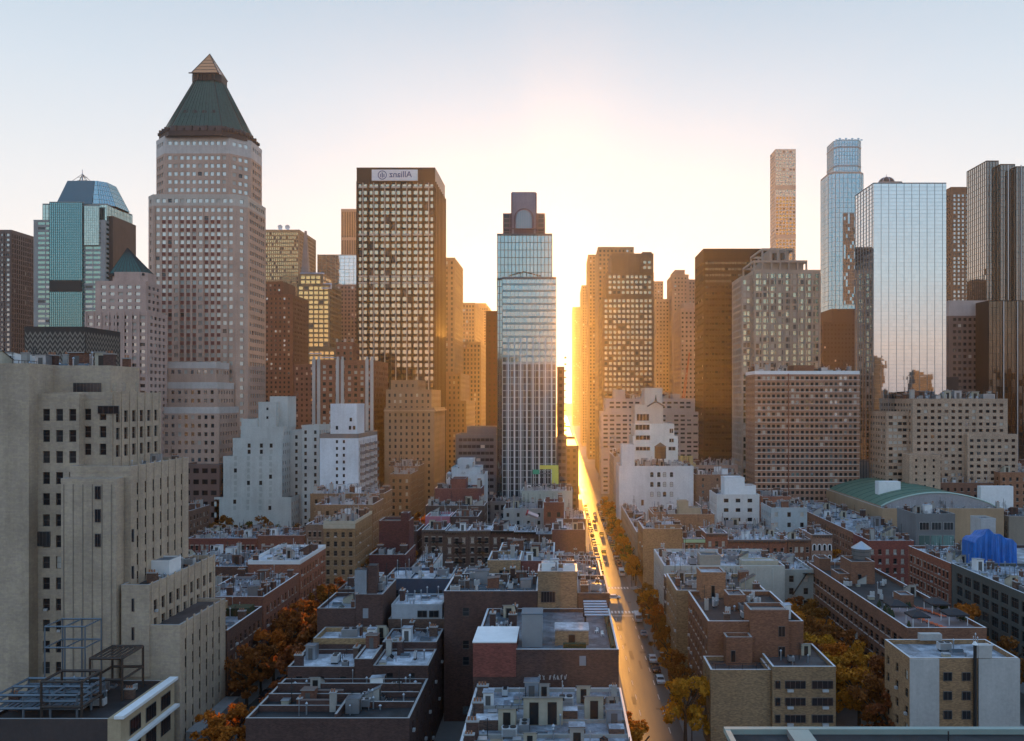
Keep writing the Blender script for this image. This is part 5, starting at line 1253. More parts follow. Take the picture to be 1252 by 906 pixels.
MID = [
 ('navy_wall_building', 'low navy painted building with long pale roof behind the pale blocked windows', -40, -25, 186, 198, 23.6, stone(.06, .08, .12), PALE, W(5, 4, 1.3, 1.8, 'office', .2, 1, top=2), 1.0),
 ('silver_roof_row_house', 'silver roofed dark brick house left of the navy building', -50, -40.3, 184, 199, 21.5, BRKD, SILVER, WBLK, 1.4),
 ('white_pitched_building', 'house with brilliant white double sloped roof in the middle block', -24.5, -18.5, 190, 214, 20.5, BRKD, PALE, WBLK, .5),
 ('pale_front_terrace_building', 'low building with pale blue grey parapet front above a row of skylights', -18.3, -4.4, 184, 194, 22.6, stone(.36, .4, .43), SILVER, None, 1.2),
 ('orange_brick_terrace_house', 'orange tan brick house with dark square window and roof garden', -17.5, -9.6, 197, 209, 25.4, TANB, SILVER, W(6, 4, 2.4, 2, 'dark', .2, 1, top=1.6), 1.0),
 ('maroon_terrace_house', 'maroon brick house with white doors between orange brick house and street', -9.5, -1.5, 198, 210, 25.2, brick(.17, .055, .05), SILVER, W(5, 4, 1, 2, 'white', .2, 1, top=1.8), 1.6),
 ('street_edge_maroon_house', 'maroon house with blue grey sloping roof at the edge of the sunlit street', -1.4, 9.8, 186, 209, 23.0, brick(.15, .055, .055), GREYR, W(5, 4, 1.2, 2, 'dark', .2, 1, top=1.8), 2.0),
 ('grey_roofed_loft', 'wide grey roofed loft with white skylight boxes behind the maroon terrace houses', -16, -1.5, 212, 226, 24.6, BRKB, SILVER, None, 2.0),
 ('street_side_loft', 'dark roofed loft beside the street behind the sloping roof', -1.4, 9.8, 211, 228, 20.6, BRKD, GREYR, WBLK, 1.8),
 ('rear_low_house', 'low grey house below the row of brown houses with bay boxes on its roof', -33, -16.5, 216, 232, 15.5, stone(.3, .31, .32), SILVER, WBLK, 2.2),
 ('rear_street_house', 'small brick house just before the avenue at the sunlit street corner', -4, 9.9, 230, 249, 17.5, BRKD, SILVER, WBLK, 2.2),
 ('rear_silver_house', 'silver topped low house before the avenue in mid block', -22, -4.3, 234, 249, 14.5, BRKB, SILVER, WBLK, 2.2),
 ('white_tank_house', 'low white walled house with pale blocks next to the maroon stair tower', -39.5, -34, 214, 236, 20, stone(.5, .53, .55), PALE, WBLK, 2),
 ('rear_left_house', 'dull grey roofed house before the avenue behind the maroon stair tower', -39, -23, 238, 249, 13, BRKD, GREYR, WBLK, 2)]
for (nm, lb, x0, x1, y0, y1, h, mt, rf, ff, dn) in MID:
    b = low(nm, lb, x0, x1, y0, y1, h, mt, rf, ff, W(3, 3.1, 1.1, 1.6, 'res', .25), dens=dn, par=.5 + .4 * rnd.random(), cap=rnd.choice((CAP, CAPB, CAPR)))
    if x1 - x0 > 10: dividers(b, x0, x1, y0, y1, h, 5.5, mt)
    b.done()
b = low('maroon_stair_tower_building', 'dark maroon brick building with tall stair tower beside the left canyon trees', -50, -40.5, 214, 229, 23.5, brick(.1, .03, .03), TAR, None, W(3, 3.1, 1, 1.5, 'dark'), dens=.8)
b.tier(rect(-49.2, -41, 222, 229), 23.5, 31.5, brick(.1, .03, .03), None, None, par=.5); b.tier(rect(-43.3, -41.2, 222, 225), 31.5, 33.8, brick(.1, .03, .03), None, None, par=.3)
g = G()
for i in range(8): g.box(-42.5 + i * .3, -42.2 + i * .3, 213.2, 213.9, 22 - i * .6, 22.1 - i * .6, BLACKM)
g.bar((-42.6, 213.5, 22), (-40, 213.5, 17), .1, BLACKM); g.build('fire_stair', b.root); b.done()
# the row across the avenue
rows = [(-47.6, -39.7, 19.6, 'left end brown row house under a white roof edge', BRKB), (-39.6, -31.7, 19.2, 'second brown row house from the left with zigzag fire escape', BRKB),
        (-31.6, -24, 19.4, 'third brown row house with bright white roof hut', BRKB), (-23.9, -16, 19.2, 'fourth brown row house with black cornice', BRKD), (-15.9, -8.4, 18.8, 'fifth row house, lowest and darkest of the row', BRKD)]
for i, (a, c, h, lb, mt) in enumerate(rows):
    b = low('brown_row_house', lb, a, c, 281.5, 296, h, mt, PALE, W(2.45, 3.4, 1.15, 1.9, 'res', .25, .6, top=2.1, sill=SILL, lint=True), None, dens=1.4, par=.5, cap=CAPB, group='brown row houses facing the avenue', corn=[CAPR, BLACKM][i > 2])
    g = G(); xc = (a + c) / 2 + 1                               # fire escape: landings, rails and ladders
    for k_ in range(3):
        z_ = h - 3.4 - k_ * 3.4; g.box(xc - 2, xc + 1.6, 280.4, 281.3, z_ - .08, z_, BLACKM); g.bar((xc - 2, 280.4, z_ + .9), (xc + 1.6, 280.4, z_ + .9), .04, BLACKM)
        if k_: g.bar((xc + 1.4, 280.6, z_), (xc - 1.2, 280.6, z_ + 3.3), .09, BLACKM)
    g.build('fire_escape', b.root); b.done()
MID2 = [
 ('corner_brick_walkup', 'plain red brown brick house with white roof at the avenue and sunlit street corner', -2.8, 8.4, 281, 296, 19.4, brick(.16, .06, .05), PALE, None, 1.2),
 ('recessed_brick_house', 'recessed brick house right of the darkest row house', -8.3, -2.9, 283, 296, 17.5, BRKD, SILVER, None, 1),
 ('grey_slab_roof_house', 'grey walled house with bright parapet behind the darkest row house', -22, -6.5, 316, 332, 22, stone(.3, .31, .31), SILVER, W(4, 3, 1, 1.5, 'dark'), 2),
 ('chimneyed_brick_house', 'red brown brick block with twin chimneys in mid distance near the street', -6.2, 1.4, 308, 318, 25.4, brick(.17, .06, .045), SILVER, W(3.6, 4, 1.3, 1.8, 'res', .25, .8, top=3), .8),
 ('street_annex_house', 'small dark annex between the twin chimney block and sunlit street', 1.5, 9.6, 309, 330, 19, BRKD, SILVER, WBLK, 2),
 ('pale_green_blank_wall_building', 'low building with pale grey green blank rear wall before the central tower', -16.5, 5.2, 350, 366, 25, stone(.33, .37, .34), PALE, None, 1.4),
 ('pink_box_house', 'low house painted dusty pink behind the brown row houses', -50.5, -41.5, 306, 318, 20.4, stone(.42, .16, .2), PALE, None, .8),
 ('dark_flat_house', 'dark brick house with pale stucco hut right of the dusty pink house', -41.3, -31, 308, 324, 20, BRKD, SILVER, None, 2),
 ('left_dark_roof_house', 'dark roofed house left of the dusty pink house at the canyon edge', -57.5, -50.7, 290, 306, 17.5, BRKD, SILVER, WBLK, 1.5),
 ('wide_dark_deck_house', 'long dark roofed house with cream hut behind the dusty pink house', -54, -30.5, 328, 342, 21.5, BRKB, TAR, None, 1.6),
 ('brick_raised_centre_building', 'reddish brick building with raised centre part before the white terraced house', -53, -33.5, 346, 360, 26.5, brick(.2, .07, .06), TAR, None, .8),
 ('rubble_lot_house', 'low grey house on the construction side of the central tower', -28, -17, 338, 352, 13, CONCD, GREYR, WBLK, 2.5),
 ('tower_podium', 'grey service podium at the foot of the central glass tower', -33, -6, 386, 399, 16, CONCD, GREYR, W(3, 4, 2, 2.4, 'dark'), 2)]
for (nm, lb, x0, x1, y0, y1, h, mt, rf, ff, dn) in MID2:
    b = low(nm, lb, x0, x1, y0, y1, h, mt, rf, ff, WBLK, dens=dn, par=.8, cap=CAPB, big=1.15)
    if nm == 'brick_raised_centre_building': addon(b, -46, -40, 346.1, 355, h, h + 4.5, mt, TAR)
    if nm == 'chimneyed_brick_house':
        for xx in (-5.4, -.6): g = G(); g.box(xx, xx + 1.4, 309, 310.6, h, h + 2.6, mt, top=CAP); g.build('chimney', b.root)
    b.done()
b = low('white_terraced_house', 'white stepped penthouse building left of the central tower', -51, -34, 366, 384, 30.5, stone(.5, .54, .57), PALE, W(4, 3.4, 1.2, 1.6, 'res'), None, dens=.8, cap=CAPB)
addon(b, -49, -36, 368, 382, 30.5, 34, stone(.5, .54, .57), PALE, None, None); addon(b, -46.5, -39.5, 370, 380, 34, 37.5, stone(.5, .54, .57), PALE, W(4, 3.4, 1, 1.4, 'dark', top=1.4), None); clutter(b, -49, -36, 366, 370, 34, 1); b.done()
# construction hoarding
t = thing('scaffold_screen', 'bright yellow scaffold sheeting with green strip beside the central tower', 'scaffold', (-8, 372, 0))
YEL = plain('yellow_sheeting', (.62, .6, .12), .6); GRN_ = plain('green_netting', (.05, .35, .22), .7)
g = G(); g.box(-9.3, -.8, 371, 371.3, 33.2, 35, YEL); g.box(-3.8, -.8, 371.02, 371.28, 26.5, 33.2, YEL); g.build('sheeting', t)
g = G(); g.box(-12.5, -9.4, 370.6, 370.9, 31, 33, GRN_); g.build('netting', t)
for i in range(7):
    g = G(); g.bar((-12.5 + i * 2, 371.5, 0), (-12.5 + i * 2, 371.5, 33), .12, DMETAL); g.build('pole', t)
for z_ in (8, 14, 20, 26, 31): g = G(); g.box(-12.6, -.6, 371.4, 374, z_, z_ + .15, BLUEST); g.build('platform', t)

# ------------------------------------------------------------------ left block
LEFT = [
 ('terrace_hut_building', 'low brick building with planted terrace and pale window hut beside the limestone building', -97, -70, 172, 192, 15.6, BRKD, SILVER, None, .9),
 ('brick_roof_yard_building', 'brick building with white roof huts along the left canyon just past the terrace hut', -86, -70, 193, 219, 17.6, brick(.2, .08, .06), SILVER, None, 2),
 ('red_brick_white_parapet_building', 'red brick building with bright white parapet and roof before the avenue on the left', -84, -70, 220, 244, 20.8, brick(.26, .1, .07), PALE, None, 1),
 ('condenser_roof_building', 'roof crowded with long rows of white condensers left of the white parapet building', -104, -84.3, 222, 246, 18.8, BRKD, SILVER, None, 3),
 ('inner_silver_building', 'silver roofed inner building left of the white roof huts', -104, -86.3, 195, 220, 16.6, CONC, SILVER, None, 2.4),
 ('inner_left_building', 'dim grey building hard against the limestone building past its terraces', -126, -104.4, 182, 214, 15.5, BRKD, SILVER, None, 2),
 ('inner_left_corner_building', 'dark brick building before the avenue nearest the limestone building', -128, -104.4, 216, 246, 18, BRKD, SILVER, None, 2.4)]
for (nm, lb, x0, x1, y0, y1, h, mt, rf, ff, dn) in LEFT:
    b = low(nm, lb, x0, x1, y0, y1, h, mt, rf, ff, W(2.6, 3.2, 1.15, 1.8, 'res', .25, .8, top=1.9, sill=SILL), dens=dn, par=.8, cap=CAPB, pm=(WPAINT if 'white_parapet' in nm else None))
    if nm == 'terrace_hut_building':
        addon(b, -84, -76, 181, 187, h, h + 3, TANB, GREYR); pane(b, -81.5, -79, h + .7, h + 2.2, 180.9, 2, GB, fr=FRAMEW)
        for a in ((-90, -76, 178, 179), (-76, -71, 186, 190)): g = G(); g.box(*a, h, h + 1.8, hedge); g.build('planter_hedge', b.root)
        g = G(); g.box(-97, -71, 173, 173.3, h + .9, h + 1.0, WPAINT); g.build('rail', b.root)
    b.done()
L2 = [
 ('dark_red_row', 'dark red brick row with flat silver roofs across the avenue on the left', -128, -104.2, 281, 296, 16.4, brick(.14, .04, .035), WROW, None),
 ('red_brick_row', 'red brick building with pale curtained windows across the avenue left of tan corner house', -104, -88, 281, 298, 17.4, brick(.17, .06, .045), W(3, 3.3, 1.2, 1.8, 'white', .25, .8, top=2), None),
 ('gabled_dark_building', 'brown building with rounded gable wall left of the tan corner house', -87.8, -81.5, 282, 300, 21, brick(.17, .12, .1), WROW, None)]
for (nm, lb, x0, x1, y0, y1, h, mt, ff, ss) in L2:
    b = low(nm, lb, x0, x1, y0, y1, h, mt, SILVER, ff, ss, dens=2, cap=CAPB); b.done()
b = low('tan_corner_house', 'tan brick corner apartment house with cream top band by the left canyon', -81.2, -70.4, 280.5, 306, 22.4, brick(.24, .165, .1), GREYR, W(2.6, 3.2, 1.2, 1.8, 'res', .25, .5, top=3, sill=SILL), W(2.4, 3.2, 1.1, 1.8, 'res', .25, .5, top=3, sill=SILL), dens=1.5, pm=CREAM, cap=CREAM); b.box('top_band', -81.3, -70.3, 280.3, 280.44, 20.6, 22.1, CREAM); b.done()
L3 = [
 ('ochre_side_walkup', 'ochre brick house with white roof directly behind the tan corner house', -92, -70.4, 307, 326, 24.6, brick(.23, .14, .09)),
 ('orange_edge_walkup', 'brick house with glowing roof edge before the bright white apartment block', -100, -70.4, 327, 343, 26.5, brick(.22, .13, .08)),
 ('flat_brown_building', 'flat brown building with white roof plant right of the bright white apartment block', -80, -70.3, 384, 404, 29, brick(.26, .15, .09)),
 ('long_brown_building', 'long brown building between white balconies and beige masonry hotel', -85, -70.3, 405, 423, 31, brick(.24, .15, .1)),
 ('left_far_brown_block', 'dusky brown low block at the left behind the avenue trees', -175, -150, 330, 350, 19, brick(.16, .09, .07)),
 ('left_far_low_block', 'dusky low building at the foot of the white stepped apartments', -135, -104, 305, 322, 13, brick(.15, .08, .06))]
for (nm, lb, x0, x1, y0, y1, h, mt) in L3: b = low(nm, lb, x0, x1, y0, y1, h, mt, PALE, WBLK, WBLK, dens=1.5, cap=CAPB, big=1.2); b.done()

# ------------------------------------------------------------------ right block
TB2 = brick(.26, .17, .1); RBR = brick(.19, .085, .055)
b = Bld('banded_window_brick_building', 'tan and red brick stepped apartment building with black window bands at right centre', 38, 165, cat='building')
b.tier(rect(27.6, 38.6, 150, 158), 0, 14.6, TB2, None, W(3, 3, 1.4, 1.6, 'res', .25), par=.8, cap=CAPB, roof=TAR)
b.tier(rect(38.7, 50.2, 149, 163), 0, 15.6, TB2, None, None, par=.7, cap=CAPB, roof=TAR)
for r_ in range(4):
    z_ = 15.6 - 2.6 - r_ * 3.1
    for (a, c) in ((39.1, 40.1), (40.9, 44.7), (45.8, 49.7)):
        pane(b, a, c, z_ - .75, z_ + .75, 148.95, 1 if c - a < 2 else 4, GD)
        if c - a > 2: g = G(); g.box(a + .4 + (a > 45) * 1.5, a + 1.5 + (a > 45) * 1.5, 148.5, 148.9, z_ - 1.25, z_ - .82, plain('pale_ac_casing', (.5, .52, .54), .45, .3)); g.build('window_ac_unit', b.root)
b.tier(rect(28.6, 47, 158.1, 183), 0, 21.2, RBR, None, W(3.0, 3.0, 1.4, 1.6, 'res', .25, sill=SILL), par=.9, cap=CAPB, roof=DARKTAR)
b.tier(rect(36.5, 43.8, 156.8, 158.08), 14, 24, RBR, None, None, par=.6, roof=TAR); b.tier(rect(36.5, 43.8, 158.12, 162.5), 21.2, 24, RBR, None, None, par=.6, roof=TAR)
b.tier(rect(31.5, 36.4, 155, 158.08), 14, 19, RBR, None, None, par=.9, roof=TAR)
b.tier(rect(35, 38.5, 170, 175), 21.2, 24, RBR, None, None, par=.3, roof=GREYR); b.tier(rect(31, 36.4, 180, 186), 21.2, 26.5, brick(.3, .15, .09), None, None, par=.4, roof=SILVER)
for z_ in (20.5, 16.6): pane(b, 41.8, 43.1, z_ - 1, z_ + 1, 156.75, 2)
pane(b, 32.3, 33.2, 15.2, 17.4, 154.9, 1); pane(b, 33.2, 34.0, 21.4, 24, 179.9, 1)
for (xx, yy) in ((32.5, 172), (33, 175), (38.5, 165), (39.8, 164), (40.5, 176), (41.5, 178), (42.4, 175), (39.5, 177), (34.2, 167)): inst('ac_unit', PR['ac_unit'][3], b.root, (xx, yy, 21.2), rnd.random() * 3)
for xx in (28.5, 31, 33.5, 36, 38): g = G(); g.bar((xx, 150.2, 14.6), (xx, 150.2, 16.4), .04, BLACKM); g.build('railing_post', b.root)
g = G(); g.bar((27.8, 150.2, 16.4), (38.4, 150.2, 16.4), .04, BLACKM); g.build('railing', b.root)
clutter(b, 29, 47, 160, 183, 21.2, .35); clutter(b, 40, 50, 150, 162, 15.6, .5); b.done()
RIGHT = [
 ('narrow_tan_end_building', 'brick building with narrow tan end wall behind the stepped brick apartment building', 26.6, 47, 187, 205, 20.5, brick(.3, .2, .12), TAR, None, 1.2),
 ('low_middle_roof_building', 'low flat roof building before the stained concrete wall', 28, 50, 206, 221, 17, BRKB, GREYR, None, 1.5),
 ('stained_concrete_building', 'long stained pale concrete wall with white roofs at right centre', 28.5, 61.5, 224, 249, 18.6, stone(.45, .44, .4), PALE, None, 1.8),
 ('fire_stair_building', 'pale grey green house with diagonal fire stair right of the stained concrete wall', 61.8, 70, 226, 249, 17.2, stone(.3, .32, .3), PALE, W(4, 3.4, 1.3, 1.8, 'dark'), 2),
 ('brown_back_building', 'dull brown house behind the yard trees beside the terrace bar roof', 70.3, 88, 236, 249, 15, BRKB, SILVER, WBLK, 2.4)]
for (nm, lb, x0, x1, y0, y1, h, mt, rf, ff, dn) in RIGHT:
    b = low(nm, lb, x0, x1, y0, y1, h, mt, rf, ff, W(3, 3.2, 1.2, 1.7, 'res', .25, sill=SILL), dens=dn, cap=CAPB)
    if nm == 'fire_stair_building':
        g = G(); g.bar((64, 225.4, 11), (68, 225.4, 17), .12, BLACKM); g.box(67, 70, 224.9, 225.9, 16.9, 17, BLACKM); g.build('fire_stair', b.root)
    if nm == 'stained_concrete_building':
        addon(b, 38.5, 44, 224.5, 230, h, h + 3.2, stone(.3, .28, .24), GREYR); addon(b, 50, 60, 225, 229, h, h + 1.6, CREAM, PALE)
        for i in range(7): b.box('buttress', 30.5 + i * 4.6, 30.8 + i * 4.6, 223.8, 223.98, 6, h, stone(.5, .5, .46))
    b.done()
R280 = [
 ('orange_corner_house', 'orange brown brick corner house by the sunlit street across the avenue', 28.5, 42, 281, 300, 20, brick(.36, .19, .1), None, None),
 ('green_banner_row_house', 'row house with pale green band under its roof across the avenue', 42.2, 49.8, 281, 296, 16.6, brick(.26, .12, .08), WROW, None),
 ('tall_red_row_house', 'slightly taller red brick row house with white curtained windows', 50, 57.5, 281, 296, 18.4, brick(.26, .1, .07), W(2.3, 3.4, 1.1, 1.9, 'white', .25, .5, top=2.2, sill=SILL), None),
 ('wide_red_row', 'wide plain red brick row right of the slightly taller row house', 57.7, 78, 281, 297, 16.2, brick(.22, .08, .055), W(2.4, 3.3, 1.1, 1.8, 'res', .25, .5, top=2.4), None),
 ('white_framed_row_house', 'short row house with four white framed windows', 78.2, 86, 281, 296, 16.4, brick(.2, .09, .06), W(1.9, 3.4, 1.1, 1.9, 'white', .2, .3, top=2.2, fr=FRAMEW), None),
 ('white_arched_row_house', 'ornate row house with white arched window heads at the row end', 86.2, 93.5, 281, 296, 18, brick(.3, .17, .13), None, None)]
for (nm, lb, x0, x1, y0, y1, h, mt, ff, ss) in R280:
    b = low(nm, lb, x0, x1, y0, y1, h, mt, PALE, ff, W(2.6, 3.3, 1.1, 1.8, 'res', .25), dens=2.6, cap=CAPB, par=.5, corn=CAPR if 'row' in nm else None, big=1.1)
    if 'arched' in nm:
        for z_ in (14, 10.3, 6.6):
            for i in range(4):
                X_ = x0 + 1.1 + i * 1.75; g = G(); pts = lambda r_, e: [(X_ - r_, y0 - e, z_ - 1), (X_ + r_, y0 - e, z_ - 1)] + [(X_ + r_ * cos(t * pi / 6), y0 - e, z_ + .6 + r_ * sin(t * pi / 6)) for t in range(7)]
                g.poly(pts(.72, .05), WPAINT); g.poly(pts(.42, .08), GD); g.build('arched_window', b.root)
    if 'banner' in nm: b.box('pale_band', x0 + .1, x1 - .1, y0 - .7, y0 - .57, h - .8, h + .3, plain('faded_green_paint', (.4, .5, .28), .7))
    if 'orange' in nm: addon(b, 33, 42, 283, 295, h, h + 1.2, brick(.33, .18, .1), SILVER)
    b.done()
R3X = [
 ('roof_hut_brick_building', 'brown brick building with stone roof hut in front of the white blank wall', 36, 60, 318, 334, 19.5, brick(.3, .16, .1), SILVER, None, 2),
 ('brown_rear_building', 'brown building with one column of pale windows right of the white blank wall', 66, 87, 398, 416, 27.5, brick(.2, .13, .1), GREYR, W(7, 3, 1, 1.4, 'res'), 1),
 ('dark_rear_yard_building', 'low dark grey wall building beneath the brown one with pale windows', 64, 80, 372, 388, 15.5, CONCD, GREYR, None, 1),
 ('bare_tree_roof_building', 'low building among bare trees right of the roof hut building', 61, 84, 314, 330, 14, stone(.33, .32, .3), SILVER, WBLK, 2),
 ('grey_blue_house', 'small grey blue house with sloping roofs beside the white stepped loft', 82, 96, 318, 334, 22, stone(.36, .42, .45), PALE, W(5, 4, 1.4, 1.8, 'white'), 1.5),
 ('reddish_far_roof_building', 'reddish flat topped building at the foot of the pink brick slab', 92, 105, 372, 390, 20, brick(.3, .12, .08), GREYR, None, 1),
 ('beige_modern_low_block', 'pinkish low block with wide openings before the dark bronze slab', 70, 92, 424, 440, 30, stone(.4, .3, .25), GREYR, W(5, 4, 3.6, 2, 'dark'), 1.5),
 ('yellow_tank_building', 'low building with pale yellow rooftop tanks behind the white blank wall', 58, 70, 422, 436, 31, stone(.5, .4, .22), PALE, None, 1),
 ('long_brick_wall_building', 'long low brick building with silver roof running back toward the pink slab', 107, 128, 298, 392, 15.5, brick(.26, .12, .08), SILVER, None, .8),
 ('dark_red_walkup', 'dark red brick walk up across the avenue below the grey modern house', 106, 121.5, 281, 296, 15.6, brick(.22, .06, .05), PALE, W(2.6, 3.2, 1.2, 1.8, 'white', .25, .6, top=2.2, sill=SILL), 2),
 ('tan_service_block', 'tan windowless block at the back left corner of the green roofed hall', 124, 142, 401, 412, 31.5, stone(.42, .3, .18), GREYR, None, 1.5),
 ('white_band_building', 'long low white fronted building right behind the green roof', 143, 176, 418, 436, 32, stone(.62, .62, .62), PALE, None, 1.5),
 ('far_right_brown_brick', 'orange brown brick building at the right edge past the green roof', 200, 250, 372, 420, 31, brick(.27, .13, .08), GREYR, WBLK, 1),
 ('mid_right_silver_row', 'dark row with silver roof between green roof and beige apartment house', 160, 198, 374, 392, 26, brick(.16, .08, .06), SILVER, WBLK, 1.5),
 ('right_edge_tan_block', 'small tan block at the right edge behind the blue tarpaulin', 181, 205, 330, 350, 17, stone(.26, .22, .18), GREYR, None, 1),
 ('narrow_white_street_building', 'narrow pale building squeezed left of the white blank wall', 28.2, 34, 430, 470, 34, stone(.5, .44, .38), PALE, None, .6),
 ('street_low_side_building', 'low side building lining the sunlit street before the white blank wall', 28.3, 35, 303, 380, 15, stone(.36, .27, .2), SILVER, None, 1)]
for (nm, lb, x0, x1, y0, y1, h, mt, rf, ff, dn) in R3X:
    b = low(nm, lb, x0, x1, y0, y1, h, mt, rf, ff, WBLK, dens=dn, cap=CAPB, big=1.2)
    if 'roof_hut' in nm: addon(b, 46, 50, 319, 323, h, h + 5.5, stone(.38, .31, .22), GREYR); addon(b, 50.1, 55, 320, 325, h, h + 2.6, stone(.38, .31, .22), GREYR); addon(b, 36.4, 41, 318.4, 333, h, h + 1.2, brick(.3, .16, .1), TAR)
    if 'tank_b' in nm or 'yellow' in nm:
        for i in range(4): g = G(); g.cyl(60 + i * 2.6, 425, h, h + 4.5, 1.25, plain('pale_yellow_tank', (.55, .42, .2), .6), 12); g.build('roof_tank', b.root)
    b.done()
b = low('white_stepped_loft', 'white loft building with sloped wings and square white lift tower', 66, 84, 345, 362, 24, stone(.62, .6, .58), PALE, W(5, 4, 2, 1.6, 'dark', .2, 1), WBLK, dens=1, cap=CAPB)
addon(b, 69.5, 78, 346, 354, 24, 31.5, WPAINT, PALE, None, None, .4); addon(b, 78.1, 83, 347, 354, 24, 28, WPAINT, brick(.2, .07, .05), None, None, .4); b.done()
# long hotel style brick building with roof terrace
b = Bld('roof_bar_brick_building', 'long red brown brick building with dark roof terrace of canopies and orange loungers', 78, 198, cat='building')
RL = brick(.19, .09, .06); wac = W(3.2, 3.05, 2.2, 1.6, 'dark', .3, .9, top=1.9, sill=plain('pale_ac_casing', (.5, .52, .54), .45, .3))
b.tier(rect(70, 86, 165, 232), 0, 18, RL, None, wac, par=.9, cap=CAPB, roof=DARKTAR)
b.tier(rect(74, 80, 208, 216), 18, 23, RL, None, None, par=.7, roof=TAR); b.tier(rect(71.2, 74, 209, 215), 18, 20, RL, None, None, par=.4, roof=TAR); b.tier(rect(71, 74, 224, 229), 18, 21, RL, None, None, par=.4)
b.tier(rect(77, 80, 185, 189), 18, 20.4, RL, None, None, par=.3, roof=GREYR); pane(b, 75.6, 76.6, 18.3, 20.5, 207.9, 1)
for (xx, yy) in ((71.5, 205), (72.4, 204.5), (81, 205), (82, 207), (74, 194), (75, 191), (79, 193), (76.6, 196)): inst('ac_unit', PR['ac_unit'][3], b.root, (xx, yy, 18), rnd.random() * 3)
g = G(); g.box(70.5, 85.5, 165.6, 184, 18, 18.06, plain('terrace_decking', (.2, .16, .17), .7)); g.build('terrace_floor', b.root)
for _ in range(26):
    X_, Y_ = rnd.choice(((rnd.uniform(70.6, 71.6), rnd.uniform(166, 184)), (rnd.uniform(71, 85), rnd.uniform(183, 185)), (rnd.uniform(84.4, 85.3), rnd.uniform(166, 184)))); s_ = rnd.uniform(.5, .9)
    g = G(); g.cyl(X_, Y_, 18.06, 18.5, s_ * .5, CONCD, 8); g.cyl(X_, Y_, 18.5, 18.5 + s_ * 1.8, s_ * .75, hedge, 7, s_ * .2); g.build('potted_shrub', b.root)
clutter(b, 71, 86, 190, 232, 18, .25); b.done()
def canopy(x, y, wx, wy, lb):
    t = thing('canopy', lb, 'canopy', (x, y, 18.06), 'dark canopies on the roof terrace')
    for sx_ in (-1, 1):
        for sy_ in (-1, 1): g = G(); g.bar((x + sx_ * wx / 2, y + sy_ * wy / 2, 18.06), (x + sx_ * wx / 2, y + sy_ * wy / 2, 20.3), .06, WPAINT); g.build('post', t)
    g = G(); g.prism(rect(x - wx / 2 - .3, x + wx / 2 + .3, y - wy / 2 - .3, y + wy / 2 + .3), 20.3, 21.2, plain('black_canvas', (.02, .022, .028), .7), scale=.15); g.prism(rect(x - wx / 2 - .32, x + wx / 2 + .32, y - wy / 2 - .32, y + wy / 2 + .32), 19.95, 20.29, plain('black_canvas', (.02, .022, .028), .7)); g.build('roof_cloth', t)
canopy(73.4, 179, 3.4, 4, 'dark canopy at the far left corner of the roof terrace'); canopy(74.2, 170, 3.2, 3.4, 'dark canopy at the near left corner of the roof terrace')
canopy(83, 180.5, 3.6, 4, 'dark canopy at the far right of the roof terrace'); canopy(82.6, 171.5, 3.8, 3.6, 'dark canopy at the near right of the roof terrace')
ORG_ = plain('orange_cushion', (.6, .12, .04), .7)
gl_ = G(); gl_.box(-.3, .3, -.9, .5, .25, .35, ORG_); gl_.poly([(-.3, .5, .35), (.3, .5, .35), (.3, 1.0, .85), (-.3, 1.0, .85)], ORG_); gl_.poly([(.3, .52, .3), (-.3, .52, .3), (-.3, 1.03, .8), (.3, 1.03, .8)], ORG_)
ml = gl_.mesh('cushion'); gf = G()
for sx_ in (-1, 1):
    for yy in (-.8, .4): gf.bar((sx_ * .26, yy, 0), (sx_ * .26, yy, .25), .03, DMETAL)
mf = gf.mesh('frame')
k_ = 0
for row, (bx, by) in enumerate(((78.2, 167.5), (82.2, 176.2))):
    for i in range(7):
        X_, Y_ = bx - i * .35, by + i * 1.25 if row == 0 else by + i * 1.1
        t = thing('sun_lounger', ('orange sun lounger in the near row on the roof terrace', 'orange sun lounger in the far row on the roof terrace')[row], 'sun lounger', (X_, Y_, 18.06), ('near row of orange loungers', 'far row of orange loungers')[row])
        t.rotation_euler = (0, 0, radians(70)); inst('cushion', ml, t, (X_, Y_, 18.06)); inst('frame', mf, t, (X_, Y_, 18.06))
# water tanks
def water_tank(x, y, z, r, h, leg, mat, lb, roofm=None, n_=12):
    t = thing('water_tank', lb, 'water tank', (x, y, z))
    g = G(); g.cyl(x, y, z + leg, z + leg + h, r, mat, n_); 
    for k_ in range(4): g.cyl(x, y, z + leg + .3 + k_ * h / 4, z + leg + .4 + k_ * h / 4, r + .04, DMETAL, n_)
    g.build('barrel', t)
    g = G(); g.cyl(x, y, z + leg + h + .01, z + leg + h + r * .75, r * 1.1, roofm or GMETAL, n_, .08); g.build('cone_roof', t)
    for a in range(4):
        g = G(); dx, dy = r * .7 * cos(a * pi / 2 + .785), r * .7 * sin(a * pi / 2 + .785); g.bar((x + dx * 1.3, y + dy * 1.3, z), (x + dx, y + dy, z + leg), .12, DMETAL); g.build('leg', t)
WOOD = plain('weathered_tank_wood', (.12, .075, .05), .8)
water_tank(79.5, 216, 20 - 2, 2.4, 4.3, 3.4, plain('grey_tank_staves', (.14, .14, .14), .7), 'grey wooden water tank on the long red brown brick building')
water_tank(PX(808, 386), 388, WBB[4] + .0, 2.7, 5.6, 4.2, WOOD, 'brown wooden water tank on white legs atop the white blank wall building', WOOD, 8)
water_tank(-52.5 + 5, 350, 31, 1.2, 1.6, .6, GMETAL, 'tiny metal tank atop the raised centre brick building')
